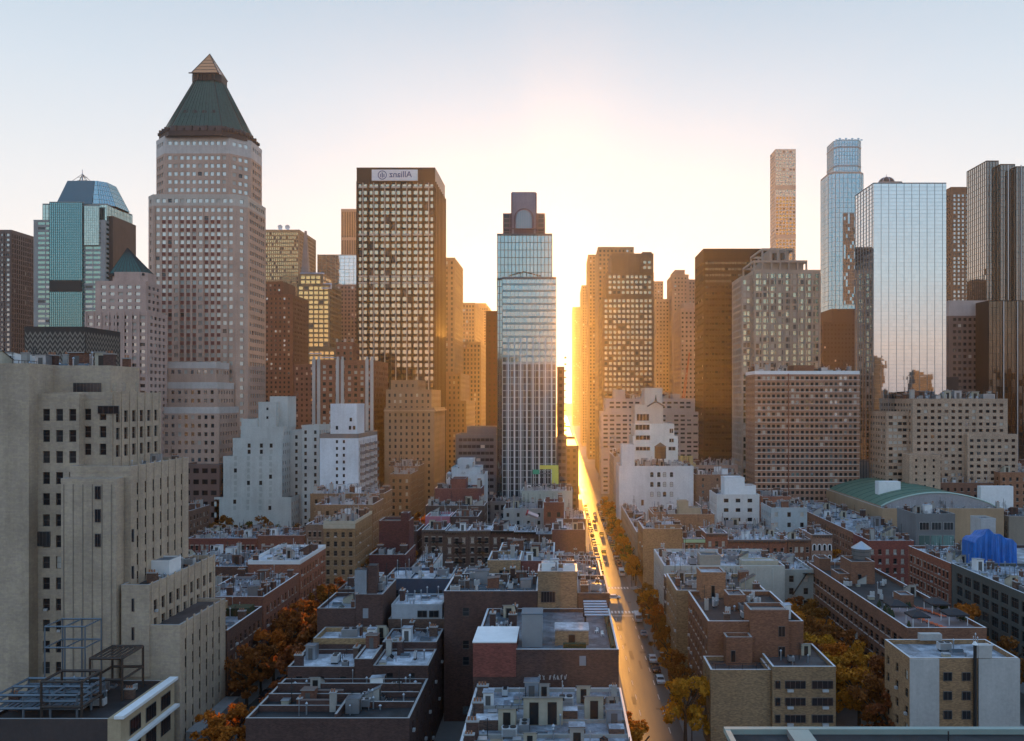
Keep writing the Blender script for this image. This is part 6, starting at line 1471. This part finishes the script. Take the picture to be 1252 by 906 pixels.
# white and tan end building
b = Bld('white_panel_brick_building', 'near tan brick building with two white rendered panels and black flue', 69, 147, cat='building')
WR = stone(.42, .41, .4); TB3 = brick(.3, .18, .1)
b.tier(rect(60.3, 79, 141, 152), 0, 19.6, TB3, None, W(4, 3.1, 1.3, 1.6, 'res', .25, .8, top=1.8, st=1), par=.8, cap=CAPB, roof=SILVER)
g = G(); g.box(60.2, 65.2, 140.7, 140.97, 0, 20.3, WR); g.build('white_panel', b.root); g = G(); g.box(72, 79.1, 140.7, 140.97, 0, 20.3, WR); g.build('white_panel', b.root)
g = G(); g.box(72, 74.3, 140.72, 142.2, 20.42, 22.6, WR); g.build('raised_parapet', b.root); g = G(); g.box(66.5, 70.5, 151, 152.2, 20.42, 21.6, WR); g.build('raised_parapet', b.root)
g = G(); g.cyl(71.3, 140.6, 3, 22.8, .28, DMETAL, 10); g.cyl(71.3, 140.6, 22.8, 23.3, .5, WPAINT, 10, .2); g.build('flue', b.root)
for z_ in (17.2, 13.9, 10.6, 7.3):
    for a in (66, 69.2): pane(b, a, a + 1.5, z_ - .75, z_ + .75, 140.93, 2)
clutter(b, 61, 79, 142, 151, 19.6, .5); b.done()
# nearest parapet at the bottom right
b = Bld('green_coped_roof', 'nearest dark roof with weathered green coping along the bottom right edge', 32, 52, cat='building')
zz = PZ(889, 62)
g = G(); g.box(12.6, 58, 40, 62, 0, zz - .4, stone(.06, .05, .05), top=DARKTAR); g.build('wall', b.root)
VG = plain('verdigris_coping', (.26, .33, .31), .6, .2)
g = G(); g.box(12.4, 58, 61.6, 62.1, zz - .4, zz, VG); g.build('coping', b.root); g = G(); g.box(12.4, 12.8, 40, 61.59, zz - .4, zz - .01, VG); g.build('coping', b.root)
g = G(); g.box(17, 18.6, 58.5, 61.3, zz - 1, zz + .1, CONCD, top=VG); g.box(17.3, 18.3, 58.44, 58.49, zz - 1, zz - .3, plain('blue_door', (.05, .2, .4), .5)); g.build('door_hut', b.root)
g = G(); g.box(27.8, 29.2, 57.5, 58.5, zz - 1, zz - .2, CONC); 
for i in range(3): g.cyl(28.1 + i * .4, 58, zz - .2, zz + .1, .12, CONC, 8)
g.build('chimney', b.root); g = G(); g.bar((28, 59, zz - 1), (28, 59, zz + .9), .04, DMETAL); g.build('aerial', b.root); b.done()
# across the second street, right
b = low('grey_modern_house', 'square grey modern house with turquoise glazing before the tan hall', 126, 140, 290, 306, 23.6, stone(.16, .17, .18), DARKTAR, None, None, dens=1.4)
TQ = glass('turquoise_glass', (.25, .42, .4), .7, .1)
for i in range(3):
    pane(b, 127.3 + i * 4.3, 130.7 + i * 4.3, 18.6, 21.4, 289.9, 3, GM, fr=FRAMEW); pane(b, 127 + i * 4.3, 131 + i * 4.3, 13, 16.8, 289.9, 2, TQ, fr=CAP)
b.done()
b = low('fire_escape_brick_building', 'red brick walk up with long window rows before the avenue on the right', 106, 122, 222, 249, 19.6, brick(.24, .08, .05), PALE, None, W(2.3, 3.1, 1.2, 1.8, 'res', .25, .6, top=1.9, sill=SILL, lint=True), dens=2.8, cap=WPAINT); b.done()
b = low('glazed_olive_building', 'dark olive building with large pale green windows at the right edge', 106, 140, 160, 221.5, 19.8, stone(.085, .09, .085), SILVER, None, W(4.4, 3.4, 3.2, 2.4, 'olive' if 'olive' in MIX else 'office', .25, .6, top=1.2, st=3, fr=plain('olive_frame', (.05, .055, .05), .5)), dens=0, cap=CAPB)
clutter(b, 106.5, 116, 161, 221, 19.8, 2.2, cap=70); clutter(b, 116, 139, 161, 221, 19.8, 1.2, cap=50); b.done()
TARP = None
m, n, bb = newmat('blue_tarpaulin'); _b = N(n, 'ShaderNodeRGB'); _b.outputs[0].default_value = (.01, .13, .46, 1); n.links.new(mul_rgb(n, _b.outputs[0], math_(n, 'ADD', math_(n, 'MULTIPLY', noise(n, .9, None, 1, 1, .3, 5, .7), 1.6), .2)), bb.inputs['Base Color']); bb.inputs['Roughness'].default_value = .45
bp = N(n, 'ShaderNodeBump'); bp.inputs['Strength'].default_value = .9; bp.inputs['Distance'].default_value = .5
n.links.new(noise(n, .7, None, 1, 1, .25, 5, .6), bp.inputs['Height']); n.links.new(bp.outputs[0], bb.inputs['Normal']); TARP = m
g = G(); x0, x1, y0, y1, zb = PX(1192, 222), PX(1243, 222), 222, 229, 19.8; N_ = 26
def tz(u, v): return zb + 6.0 + 3.8 * max(0, 1 - abs(u - .3) / (.32 if u < .3 else .75)) * (1 - .4 * v) + .35 * sin(u * 23) 
def tp_(u, v): return (x0 + (x1 - x0) * u, y0 + (y1 - y0) * v, tz(u, v))
for i in range(N_):
    u0, u1 = i / N_, (i + 1) / N_
    for v0, v1 in ((0, .5), (.5, 1)): g.poly([tp_(u0, v0), tp_(u1, v0), tp_(u1, v1), tp_(u0, v1)], TARP)
    a, c = tp_(u0, 0), tp_(u1, 0); w0, w1 = .5 * sin(i * 1.7) - .3 * sin(i * .6), .5 * sin((i + 1) * 1.7) - .3 * sin((i + 1) * .6)
    g.poly([(a[0], a[1] - .3 + w0, zb + .1), (c[0], c[1] - .3 + w1, zb + .1), c, a], TARP)
a, c = tp_(0, 0), tp_(0, 1); g.poly([(c[0], c[1], zb), (a[0], a[1] - .3, zb + .1), a, c], TARP)
a, c = tp_(1, 0), tp_(1, 1); g.poly([(a[0], a[1] - .3, zb + .1), (c[0], c[1], zb), c, a], TARP)
xl_ = PX(1181, 226)
ring = [(xl_, 224, zb), (x0 - .05, 223.5, zb), (x0 - .05, 229, zb), (xl_ + .4, 229, zb)]
for i in range(4):
    p, q = ring[i], ring[(i + 1) % 4]; g.poly([p, q, (q[0], q[1], zb + 5.4 + .5 * (i % 2)), (p[0], p[1], zb + 5.6 + .4 * ((i + 1) % 2))], TARP)
g.poly([(p[0], p[1], zb + 5.7) for p in ring], TARP)
o = g.build('tarpaulin_shelter', None, (118, 225, zb)); tag(o, 'bright blue tarpaulin shelter draped over a roof at the right', 'tarpaulin')
b = low('tarp_base_building', 'low roof carrying the bright blue tarpaulin at the right', 122.2, 150, 222, 249, 19.8, BRKD, SILVER, None, None, dens=0); clutter(b, 122.5, 127, 223, 248, 19.8, 1); 
addon(b, PX(1195, 236), PX(1213, 236), 234, 240, 19.8, 30.5, stone(.4, .4, .4), GREYR); b.done()
# hall with green barrel roof
b = Bld('green_roofed_hall', 'big tan windowless hall with long curved green roof', 152, 362, cat='hall')
TN = stone(.36, .25, .16); HX0, HX1, HY0, HY1 = 130, 179, 330, 400
b.tier(rect(HX0, HX1, HY0, HY1), 0, 20, TN, None, None, par=1, cap=CAPB, roof=GREYR)
GRF = plain('green_membrane_roof', (.085, .16, .115), .65, 0, .3)
g = G(); n_ = 20; gx0, gx1, gy0, gy1 = HX0 + 1, HX1 - 1.5, HY0 + 4, HY1 - 1
def az(u): return 21.2 + 5.6 * sin(pi * u) ** .8
for i in range(n_):
    u0, u1 = i / n_, (i + 1) / n_; xa, xb = gx0 + (gx1 - gx0) * u0, gx0 + (gx1 - gx0) * u1
    for q in range(7): ya, yb = gy0 + (gy1 - gy0) * q / 7, gy0 + (gy1 - gy0) * (q + 1) / 7; g.poly([(xa, ya, az(u0)), (xb, ya, az(u1)), (xb, yb, az(u1)), (xa, yb, az(u0))], GRF)
g.build('curved_roof', b.root)
for q in range(1, 9):
    ys = gy0 + (gy1 - gy0) * q / 9; g = G()
    for i in range(n_): u0, u1 = i / n_, (i + 1) / n_; g.bar((gx0 + (gx1 - gx0) * u0, ys, az(u0) + .04), (gx0 + (gx1 - gx0) * u1, ys, az(u1) + .04), .09, plain('roof_seam', (.06, .11, .08), .7))
    g.build('roof_seam', b.root)
g = G()
for i in range(n_):
    u0, u1 = i / n_, (i + 1) / n_; xa, xb = gx0 + (gx1 - gx0) * u0, gx0 + (gx1 - gx0) * u1; g.poly([(xa, gy0, 20), (xb, gy0, 20), (xb, gy0, az(u1) - .1), (xa, gy0, az(u0) - .1)], stone(.3, .3, .32))
for xx in (gx0, gx1): g.poly([(xx, gy0, 20), (xx, gy1, 20), (xx, gy1, az(0) + .2), (xx, gy0, az(0) + .2)], TN)
g.build('gable_wall', b.root)
g = G()
for i in range(n_): u0, u1 = i / n_, (i + 1) / n_; g.bar((gx0 + (gx1 - gx0) * u0, gy0, az(u0) + .05), (gx0 + (gx1 - gx0) * u1, gy0, az(u1) + .05), .25, plain('pale_green_edge', (.35, .45, .4), .6))
g.build('roof_edge', b.root)
g = G(); g.box(137, 146.5, 352, 356, 22, 29.5, WPAINT); g.build('skylight_box', b.root); g = G(); g.box(181, 195, 352, 355, 14, 27.5, WPAINT); g.build('side_box', b.root)
clutter(b, HX0 + 1, HX1, HY0, HY0 + 4, 20, 1.5); g = G(); g.box(143, 144, HY0 - .06, HY0 - .01, 8, 20, stone(.42, .3, .2)); g.build('pilaster', b.root); b.done()
# construction crane far off
CR = plain('crane_red', (.35, .07, .04), .5)
t = thing('construction_crane', 'red lattice crane jib leaning up between the taupe towers', 'crane', (PX(836, 600), 600, 0))
g = G(); a, c = (PX(834, 600), 600, PZ(500, 600)), (PX(843, 600), 600, PZ(431, 600))
import mathutils
A, B_ = mathutils.Vector(a), mathutils.Vector(c)
for off in ((-.8, -.8), (.8, -.8), (.8, .8), (-.8, .8)): g.bar(A + mathutils.Vector((off[0], off[1], 0)), B_ + mathutils.Vector((off[0] * .3, off[1] * .3, 0)), .16, CR)
for i in range(14):
    f = i / 14; p = A.lerp(B_, f); q = A.lerp(B_, f + 1 / 14); s_ = 1 - .7 * f; g.bar(p + mathutils.Vector((-.8 * s_, -.8, 0)), q + mathutils.Vector((.8 * s_, -.8, 0)), .1, CR)
g.build('jib', t)
g = G(); g.cyl(a[0], 600, 0, a[2], 1.0, DMETAL, 8); g.build('mast', t)
# ------------------------------------------------------------------ trees
def leafmat(key, rgb, tr=.35):
    m = bpy.data.materials.new(key); m.use_nodes = True; n = m.node_tree; b = n.nodes['Principled BSDF']
    g = N(n, 'ShaderNodeNewGeometry'); oi = N(n, 'ShaderNodeObjectInfo')
    f = math_(n, 'ADD', math_(n, 'MULTIPLY', g.outputs['Random Per Island'], .8), .6)
    base = N(n, 'ShaderNodeRGB'); base.outputs[0].default_value = (*rgb, 1)
    hs_ = N(n, 'ShaderNodeHueSaturation'); n.links.new(math_(n, 'ADD', math_(n, 'MULTIPLY', oi.outputs['Random'], .03), .472), hs_.inputs['Hue'])
    n.links.new(mul_rgb(n, base.outputs[0], f), hs_.inputs['Color'])
    n.links.new(hs_.outputs[0], b.inputs['Base Color']); b.inputs['Roughness'].default_value = .7; b.inputs['Specular IOR Level'].default_value = .2
    t = N(n, 'ShaderNodeBsdfTranslucent'); n.links.new(hs_.outputs[0], t.inputs['Color'])
    mx = N(n, 'ShaderNodeMixShader'); mx.inputs[0].default_value = tr
    n.links.new(b.outputs[0], mx.inputs[1]); n.links.new(t.outputs[0], mx.inputs[2]); n.links.new(mx.outputs[0], n.nodes['Material Output'].inputs[0])
    return m
LM = {'orange': leafmat('orange_leaves', (.44, .175, .02)), 'yellow': leafmat('yellow_leaves', (.5, .235, .02)), 'brown': leafmat('brown_leaves', (.23, .1, .02)),
      'green': leafmat('olive_leaves', (.1, .1, .02)), 'red': leafmat('dark_red_leaves', (.12, .02, .015))}
BARK = plain('bark', (.05, .038, .03), .9)
def crown_mesh(seed, r, h, n_, leaf, mat):
    R = random.Random(seed); g = G(); blobs = []
    for _ in range(26):
        a = R.uniform(0, 2 * pi); q = R.uniform(.1, .92) * r; blobs.append((q * cos(a), q * sin(a), (R.uniform(-.36, .5) - .25 * (q / r) ** 2) * h, R.uniform(.15, .33) * r))
    for _ in range(n_):
        cx, cy_, cz, br = R.choice(blobs)
        th, ph = R.uniform(0, 2 * pi), math.asin(R.uniform(-1, 1)); d = br * R.uniform(.45, 1.08)
        p = mathutils.Vector((cx + d * cos(th) * cos(ph), cy_ + d * sin(th) * cos(ph), cz + d * .8 * sin(ph)))
        nn = mathutils.Vector((R.gauss(0, 1), R.gauss(0, 1), R.gauss(.4, 1))).normalized(); u = nn.orthogonal().normalized(); v = nn.cross(u); s_ = leaf * R.uniform(.6, 1.3)
        g.poly([tuple(p + u * s_), tuple(p + v * s_ * .7), tuple(p - u * s_), tuple(p - v * s_ * .7)], mat)
    return g.mesh('crown')
def trunk_mesh(seed, h, r):
    R = random.Random(seed); g = G()
    g.cyl(0, 0, 0, h * .55, r, BARK, 8, r * .6)
    for _ in range(7):
        a = R.uniform(0, 2 * pi); q = h * R.uniform(.2, .34); z_ = h * R.uniform(.35, .55); g.bar((0, 0, z_), (q * cos(a), q * sin(a), z_ + h * R.uniform(.2, .4)), r * .3, BARK)
    return g.mesh('trunk')
CRN = {}
for c in LM:
    for s_ in range(3): CRN[c, s_] = crown_mesh(11 * s_ + len(c), 3.6, 6.5, 3000 if c in ('orange', 'yellow', 'brown') else 1800, .27, LM[c])
TRK = [trunk_mesh(s_, 9, .28) for s_ in range(3)]
def tree(x, y, h, col, label, group, name='street_tree', w=1.0, z=.1):
    t = thing(name, label, 'tree', (x, y, z), group); s_ = rnd.randrange(3); k_ = h / 9.5
    o = inst('trunk', TRK[s_], t, (x, y, z), rnd.uniform(0, 6)); o.scale = (k_, k_, k_)
    o = inst('crown', CRN[col, s_], t, (x, y, z + h * .64), rnd.uniform(0, 6)); o.scale = (k_ * w, k_ * w, k_)
# yard grove: a closed canopy between the brick buildings
k_ = 0
for y in range(150, 222, 7):
    for x in (54, 59.5, 65):
        if x < 58 and y < 168: continue
        if x > 62 and y < 156: continue
        X_, Y_ = x + rnd.uniform(-1, 1), y + rnd.uniform(-1.5, 1.5)
        c = 'brown' if rnd.random() < .8 else 'yellow'
        if y > 205 and x < 62: c = 'yellow'
        tree(X_, Y_, rnd.uniform(10.5, 13), c, 'autumn tree in the closed brown canopy of the yard between brick buildings', 'yard trees between the brick buildings', 'yard_tree', 1.15)
ST_R = [(23.4, 153, 13.5, 'yellow', 'big yellow street tree before the tan brick building at bottom centre'),
        (12.7, 139, 10, 'orange', 'glowing orange tree at the bottom beside the sunlit street'),
        (11.6, 152, 8, 'yellow', 'small yellow tree on the left kerb of the sunlit street near the crowded roof'),
        (25.4, 172, 9, 'brown', 'brown tree next to the big yellow one on the right kerb')]
for (x, y, h, c, lb) in ST_R: tree(x, y, h, c, lb, None)
for i, y in enumerate(range(182, 249, 8)): tree(26 + rnd.uniform(-.6, .6), y, rnd.uniform(8.5, 11), ('brown', 'yellow', 'orange')[i % 3] if i % 2 else 'brown', 'tree in the kerb row between the near crosswalk and tan brick building', 'right kerb trees before the avenue')
for i, y in enumerate(range(284, 470, 9)): tree(26 + rnd.uniform(-.6, .6), y, rnd.uniform(7.5, 11), ('orange', 'yellow', 'yellow', 'green')[i % 4], 'golden tree in the row along the sunlit street past the avenue', 'golden kerb trees past the avenue')
for i, y in enumerate(range(163, 250, 8)): tree(-53.5 + rnd.uniform(-.8, .8), y, rnd.uniform(13, 16), ('brown', 'orange', 'brown')[i % 3], 'autumn tree lining the right side of the left street canyon', 'trees in the left canyon before the avenue')
for i, y in enumerate(range(172, 250, 8)): tree(-65.5 + rnd.uniform(-.6, .6), y, rnd.uniform(10.5, 14), ('brown', 'brown', 'orange', 'brown')[i % 4], 'autumn tree against the brick houses on the left side of the left canyon', 'left side trees in the left canyon')
for i, y in enumerate(range(285, 400, 8)): tree(-56 + rnd.uniform(-1.5, 1.5), y, rnd.uniform(11, 15), ('orange', 'orange', 'yellow')[i % 3], 'bright orange tree in the left canyon beyond the avenue', 'orange trees in the left canyon past the avenue')
for i, y in enumerate(range(290, 400, 10)): tree(-67.6 + rnd.uniform(-.5, .5), y, rnd.uniform(8, 11), 'brown', 'brown tree against the tan houses of the left canyon', 'brown trees against the tan houses')
for (x, y) in ((-59, 150), (-61.5, 145), (-58, 140)): tree(x, y, 9.5, 'orange', 'low orange tree at the bottom left between limestone and black roof', 'orange trees at the bottom left')
for i in range(7): tree(-150 + i * 7.5, 352 + rnd.uniform(-4, 4), rnd.uniform(11, 15), ('green', 'brown')[i % 2], 'olive or brown tree before the white stepped apartments', 'trees before the white stepped apartments')
for (x, y, h, c, lb) in ((99, 300, 12, 'yellow', 'lone yellow tree beside the white arched row house'), (99.5, 308, 10, 'orange', 'orange tree just behind the lone yellow tree'), (-25, 322, 15, 'red', 'dark red tree behind the brown row houses'),
                         (-19, 330, 12, 'green', 'olive tree beside the dark red tree'), (99, 200, 15, 'orange', 'orange treetop rising between red brick walk up and terrace canopies'), (97, 178, 13, 'brown', 'brown treetop in front of the olive glazed building'),
                         (186, 356, 13, 'orange', 'orange tree at the right edge beside the tan hall'), (66, 340, 12, 'brown', 'bare brown tree left of the white stepped loft'), (75, 334, 11, 'brown', 'bare brown tree in front of the white stepped loft'), (62, 350, 16, 'green', 'olive tree behind the roof hut building')):
    tree(x, y, h, c, lb, None)

# ------------------------------------------------------------------ vehicles and street furniture
def car_meshes(body, lw=4.6, wd=1.85, ht=1.45, van=False):
    g = G(); prof = [(-lw / 2, .35), (-lw / 2 + .05, .85), (-lw / 2 + .9, .98), (-lw / 2 + 1.55, ht), (lw / 2 - 1.35, ht), (lw / 2 - .5, 1.02), (lw / 2, .9), (lw / 2, .35)]
    if van: prof = [(-lw / 2, .4), (-lw / 2, 1.2), (-lw / 2 + .7, 2.2), (lw / 2, 2.25), (lw / 2, .4)]
    w2 = wd / 2; n_ = len(prof)
    def inx(z): return w2 - (max(0, z - .95) * .28 if not van else 0)
    for i in range(n_ - 1):
        (a, za), (c, zc_) = prof[i], prof[i + 1]; g.poly([(-inx(za), a, za), (inx(za), a, za), (inx(zc_), c, zc_), (-inx(zc_), c, zc_)], body)
    for s_ in (-1, 1): pts = [(s_ * inx(z), y, z) for y, z in prof]; g.poly(pts if s_ < 0 else pts[::-1], body)
    g.poly([(-w2, -lw / 2, .35), (-w2, lw / 2, .35), (w2, lw / 2, .35), (w2, -lw / 2, .35)], BLACKM)
    gw = G()
    if not van:
        def wn(a, c, t): (ya, za), (yc, zc_) = prof[a], prof[c]; return [(-inx(za) + .1, ya - .02 * t, za + .03), (inx(za) - .1, ya - .02 * t, za + .03), (inx(zc_) - .08, yc - .02 * t, zc_ - .03), (-inx(zc_) + .08, yc - .02 * t, zc_ - .03)]
        gw.poly([(x, y, z + .012) for x, y, z in wn(2, 3, 1)], GD); gw.poly([(x, y, z + .012) for x, y, z in wn(4, 5, -1)], GD)
        for s_ in (-1, 1): gw.poly([(s_ * (inx(1.02) + .01), -lw / 2 + 1.15, 1.02), (s_ * (inx(1.02) + .01), lw / 2 - .75, 1.02), (s_ * (inx(ht - .08) + .01), lw / 2 - 1.4, ht - .08), (s_ * (inx(ht - .08) + .01), -lw / 2 + 1.6, ht - .08)][::s_], GD)
    else:
        gw.poly([(-w2 + .12, -lw / 2 + .02, 1.25), (w2 - .12, -lw / 2 + .02, 1.25), (w2 - .12, -lw / 2 + .62, 2.12), (-w2 + .12, -lw / 2 + .62, 2.12)], GD)
        for s_ in (-1, 1): gw.poly([(s_ * (w2 + .01), -lw / 2 + .5, 1.25), (s_ * (w2 + .01), -lw / 2 + 1.5, 1.25), (s_ * (w2 + .01), -lw / 2 + 1.5, 1.95), (s_ * (w2 + .01), -lw / 2 + .75, 1.95)][::s_], GD)
    wh = G(); 
    seg = [(0, .33 * cos(t * pi / 6), .33 + .33 * sin(t * pi / 6)) for t in range(12)]
    for s_ in (-.11, .11): wh.poly([(s_, y, z) for _, y, z in (seg if s_ > 0 else seg[::-1])], BLACKM)
    for t in range(12): a, c = seg[t], seg[(t + 1) % 12]; wh.poly([(-.11, a[1], a[2]), (.11, a[1], a[2]), (.11, c[1], c[2]), (-.11, c[1], c[2])], BLACKM)
    lt = G(); lt.box(-.2, .2, -.03, .03, -.08, .08, LITE)
    return g.mesh('body'), gw.mesh('windows'), wh.mesh('wheel'), lt.mesh('lamp'), lw, wd
LITE = plain('lamp_lens', (.6, .25, .2), .3)
PAINTS = {'white': plain('car_paint_white', (.7, .7, .7), .25), 'black': plain('car_paint_black', (.02, .02, .025), .2), 'silver': plain('car_paint_silver', (.4, .42, .44), .25, .6), 'yellow': plain('car_paint_yellow', (.7, .4, .03), .3), 'red': plain('car_paint_red', (.35, .03, .02), .3), 'grey': plain('car_paint_grey', (.15, .16, .17), .25, .4)}
CM = {}
def car(x, y, col, label, rz=0, van=False, group=None, z=0):
    k_ = (col, van)
    if k_ not in CM: CM[k_] = car_meshes(PAINTS[col], 5.6 if van else 4.6, 2.0 if van else 1.85, van=van)
    bm, wm, hm, lm, lw, wd = CM[k_]; t = thing('delivery_van' if van else 'parked_car', label, 'van' if van else 'car', (x, y, z), group); t.rotation_euler = (0, 0, rz)
    def ch(nm, me, lx, ly, lz): o = bpy.data.objects.new(nm, me); COL.objects.link(o); o.parent = t; o.location = (lx, ly, lz)
    ch('body', bm, 0, 0, 0); ch('windows', wm, 0, 0, 0)
    for sx_ in (-1, 1):
        for yy in (-lw * .3, lw * .3): ch('wheel', hm, sx_ * (wd / 2 - .08), yy, 0)
        ch('headlight', lm, sx_ * wd * .33, -lw / 2, .7); ch('tail_light', lm, sx_ * wd * .33, lw / 2, .75)
car(17.3, 266, 'white', 'white car crossing the avenue junction sideways', pi / 2)
car(25 - 2.1, 225, 'silver', 'silver car at the right kerb below the crosswalk', 0)
car(22.9, 203, 'white', 'white car parked beside the long shadow strip', 0)
car(22.9, 188, 'white', 'small white car nearest the brown kerb tree', .03); car(22.9, 195.6, 'black', 'black car between the two white kerb cars', 0)
car(22.8, 240, 'white', 'white van parked just before the crosswalk', 0, True)
car(22.7, 302, 'white', 'white van beside the first golden tree past the avenue', 0, True)
car(22.8, 313, 'red', 'red car behind the white van past the avenue', 0)
cols = ['black', 'silver', 'white', 'grey', 'black', 'yellow']
for i, y in enumerate(range(322, 500, 7)): car(22.9, y + rnd.uniform(-.7, .7), cols[i % 6], 'car in the right kerb line of the sunlit street past the avenue', 0, group='cars along the right kerb past the avenue')
for i, y in enumerate(range(290, 500, 7)):
    if i % 5 == 3: continue
    car(15.2, y + rnd.uniform(-.7, .7), cols[(i * 2 + 1) % 6], 'car in the left kerb line of the sunlit street past the avenue', 0, group='cars along the left kerb past the avenue')
for (x, y, c) in ((18.4, 345, 'yellow'), (19.8, 392, 'yellow'), (17.8, 430, 'black'), (19.5, 460, 'white')): car(x, y, c, {345: 'nearest yellow cab driving down the sunlit street', 392: 'second yellow cab farther down the sunlit street', 430: 'black car driving far down the sunlit street', 460: 'white car farthest down the sunlit street'}[y], 0)
for i, (x, y, c) in enumerate(((-64, 178, 'black'), (-64, 188, 'silver'), (-64, 200, 'black'), (-56, 300, 'white'), (-64, 320, 'yellow'))): car(x, y, c, ['black car nearest the limestone podium in the dark left street', 'silver car second along the dark left street', 'black car third along the dark left street', 'white car under orange trees past the avenue', 'yellow cab in the left canyon past the avenue'][i], 0)
car(8, 141 + 10, 'silver', 'silver car shaped planter cover on the roof patio', 0) if False else None
# patio furniture
def chair_mesh():
    g = G(); g.box(-.25, .25, -.25, .25, .4, .46, WPAINT); g.box(-.25, .25, .21, .26, .46, .95, WPAINT)
    for a in (-.22, .22):
        for c in (-.22, .22): g.bar((a, c, 0), (a, c, .4), .025, WPAINT)
    return g.mesh('patio_chair')
cmsh = chair_mesh()
for i, (x, y) in enumerate(((-12.5, 150), (-11.2, 151), (-12, 153.5), (-10.2, 154), (-9.5, 151.5), (6.6, 149), (7.6, 147))):
    o = bpy.data.objects.new('patio_chair', cmsh); COL.objects.link(o); o.location = (x, y, 22.4); o.rotation_euler = (0, 0, i * 1.1)
    tag(o, 'white patio chair on the left part of the planted brick roof' if x < 0 else 'white patio chair on the right part of the planted brick roof', 'chair', 'white chairs on the left patio' if x < 0 else 'white chairs on the right patio')
# street lamps
gl = G(); gl.cyl(0, 0, 0, 8, .12, DMETAL, 8, .07); gl.bar((0, 0, 7.9), (-1.8, 0, 8.5), .05, DMETAL); lpm = gl.mesh('pole')
gh = G(); gh.box(-2.5, -1.7, -.15, .15, 8.42, 8.56, GMETAL); lhm = gh.mesh('lamp_head')
def lamp(x, y, label, rz=0, group=None):
    t = thing('street_lamp', label, 'street lamp', (x, y, .14), group); t.rotation_euler = (0, 0, rz)
    for nm, me in (('pole', lpm), ('lamp_head', lhm)): o = bpy.data.objects.new(nm, me); COL.objects.link(o); o.parent = t
lamp(24.7, 153.5, 'street lamp reaching over the road at the bottom of the sunlit street')
for y in (182, 214, 246): lamp(24.7, y, {182: 'street lamp by the small white kerb car', 214: 'street lamp midway to the crosswalk on the right kerb', 246: 'street lamp at the near right corner of the avenue'}[y])
for y in (283, 318, 353, 388, 423): lamp(24.7, y, 'street lamp on the right kerb past the avenue', group='street lamps past the avenue')
for y in (283, 318, 353, 388): lamp(13.3, y, 'street lamp on the left kerb past the avenue', pi, 'left kerb lamps past the avenue')
# aerial mast with red and white drum on the row house roof
t = thing('roof_mast', 'thin mast carrying a red tipped pale drum over the row houses', 'mast', (PX(653, 276), 283, 19))
g = G(); g.bar((PX(653, 283), 283, 19), (PX(653, 283), 283, PZ(633, 283)), .09, GMETAL); g.bar((PX(655.5, 283), 283, 19), (PX(655.5, 283), 283, PZ(632, 283)), .06, GMETAL); g.build('pole', t)
g = G(); g.bar((PX(645, 283), 283, PZ(627, 283)), (PX(658, 283), 283, PZ(632, 283)), .55, plain('pale_pink_drum', (.55, .4, .38), .6)); g.build('drum', t)
g = G(); g.bar((PX(643.5, 283), 283, PZ(626.4, 283)), (PX(645.5, 283), 283, PZ(627.1, 283)), .75, PAINTS['red']); g.build('red_cap', t)
# ------------------------------------------------------------------ the city behind the viewpoint, which the mirror towers reflect
rb = random.Random(3)
for i in range(36):
    x = -930 + i * 52 + rb.uniform(-8, 8); wd = rb.uniform(18, 34); y = -rb.uniform(280, 460); h = rb.choice((70, 85, 100, 112, 124, 104))
    b = Bld('reflected_building', 'city block behind the viewpoint seen only as a reflection in the mirror glass', x, y, 'blocks mirrored in the glass towers')
    mt = (brick(.09, .06, .05), stone(.11, .09, .08), stone(.06, .055, .055))[i % 3]
    g = G(); g.box(x, x + wd, y - 25, y, 0, h, mt); g.box(x + 4, x + wd * .5, y - 20, y - 5, h, h + 8, mt); g.build('wall', b.root)
    g = G()
    for r_ in range(int(h / 3.6) - 2):
        for c in range(int(wd / 3.2)):
            X_, Z_ = x + 1.2 + c * 3.2, h - 3.4 - r_ * 3.6; g.poly([(X_ + 1.6, y + .05, Z_), (X_, y + .05, Z_), (X_, y + .05, Z_ + 1.8), (X_ + 1.6, y + .05, Z_ + 1.8)], GM)
    tag(g.build('window', b.root), kind='stuff')
# ------------------------------------------------------------------ morning haze
def add_haze(dens=.00005, g_=.8, col=(1.0, .9, .8)):
    g = G(); g.box(-1100, 1100, -500, 2140, -1.3, 402, TAR)
    me = g.mesh('haze'); o = bpy.data.objects.new('haze', me); COL.objects.link(o); tag(o, kind='stuff')
    m = bpy.data.materials.new('haze_air'); m.use_nodes = True; n = m.node_tree; n.nodes.clear()
    v = n.nodes.new('ShaderNodeVolumePrincipled'); v.inputs['Density'].default_value = dens; v.inputs['Anisotropy'].default_value = g_
    v.inputs['Color'].default_value = (*col, 1)
    ou = n.nodes.new('ShaderNodeOutputMaterial'); n.links.new(v.outputs[0], ou.inputs['Volume'])
    me.materials.clear(); me.materials.append(m)
add_haze()
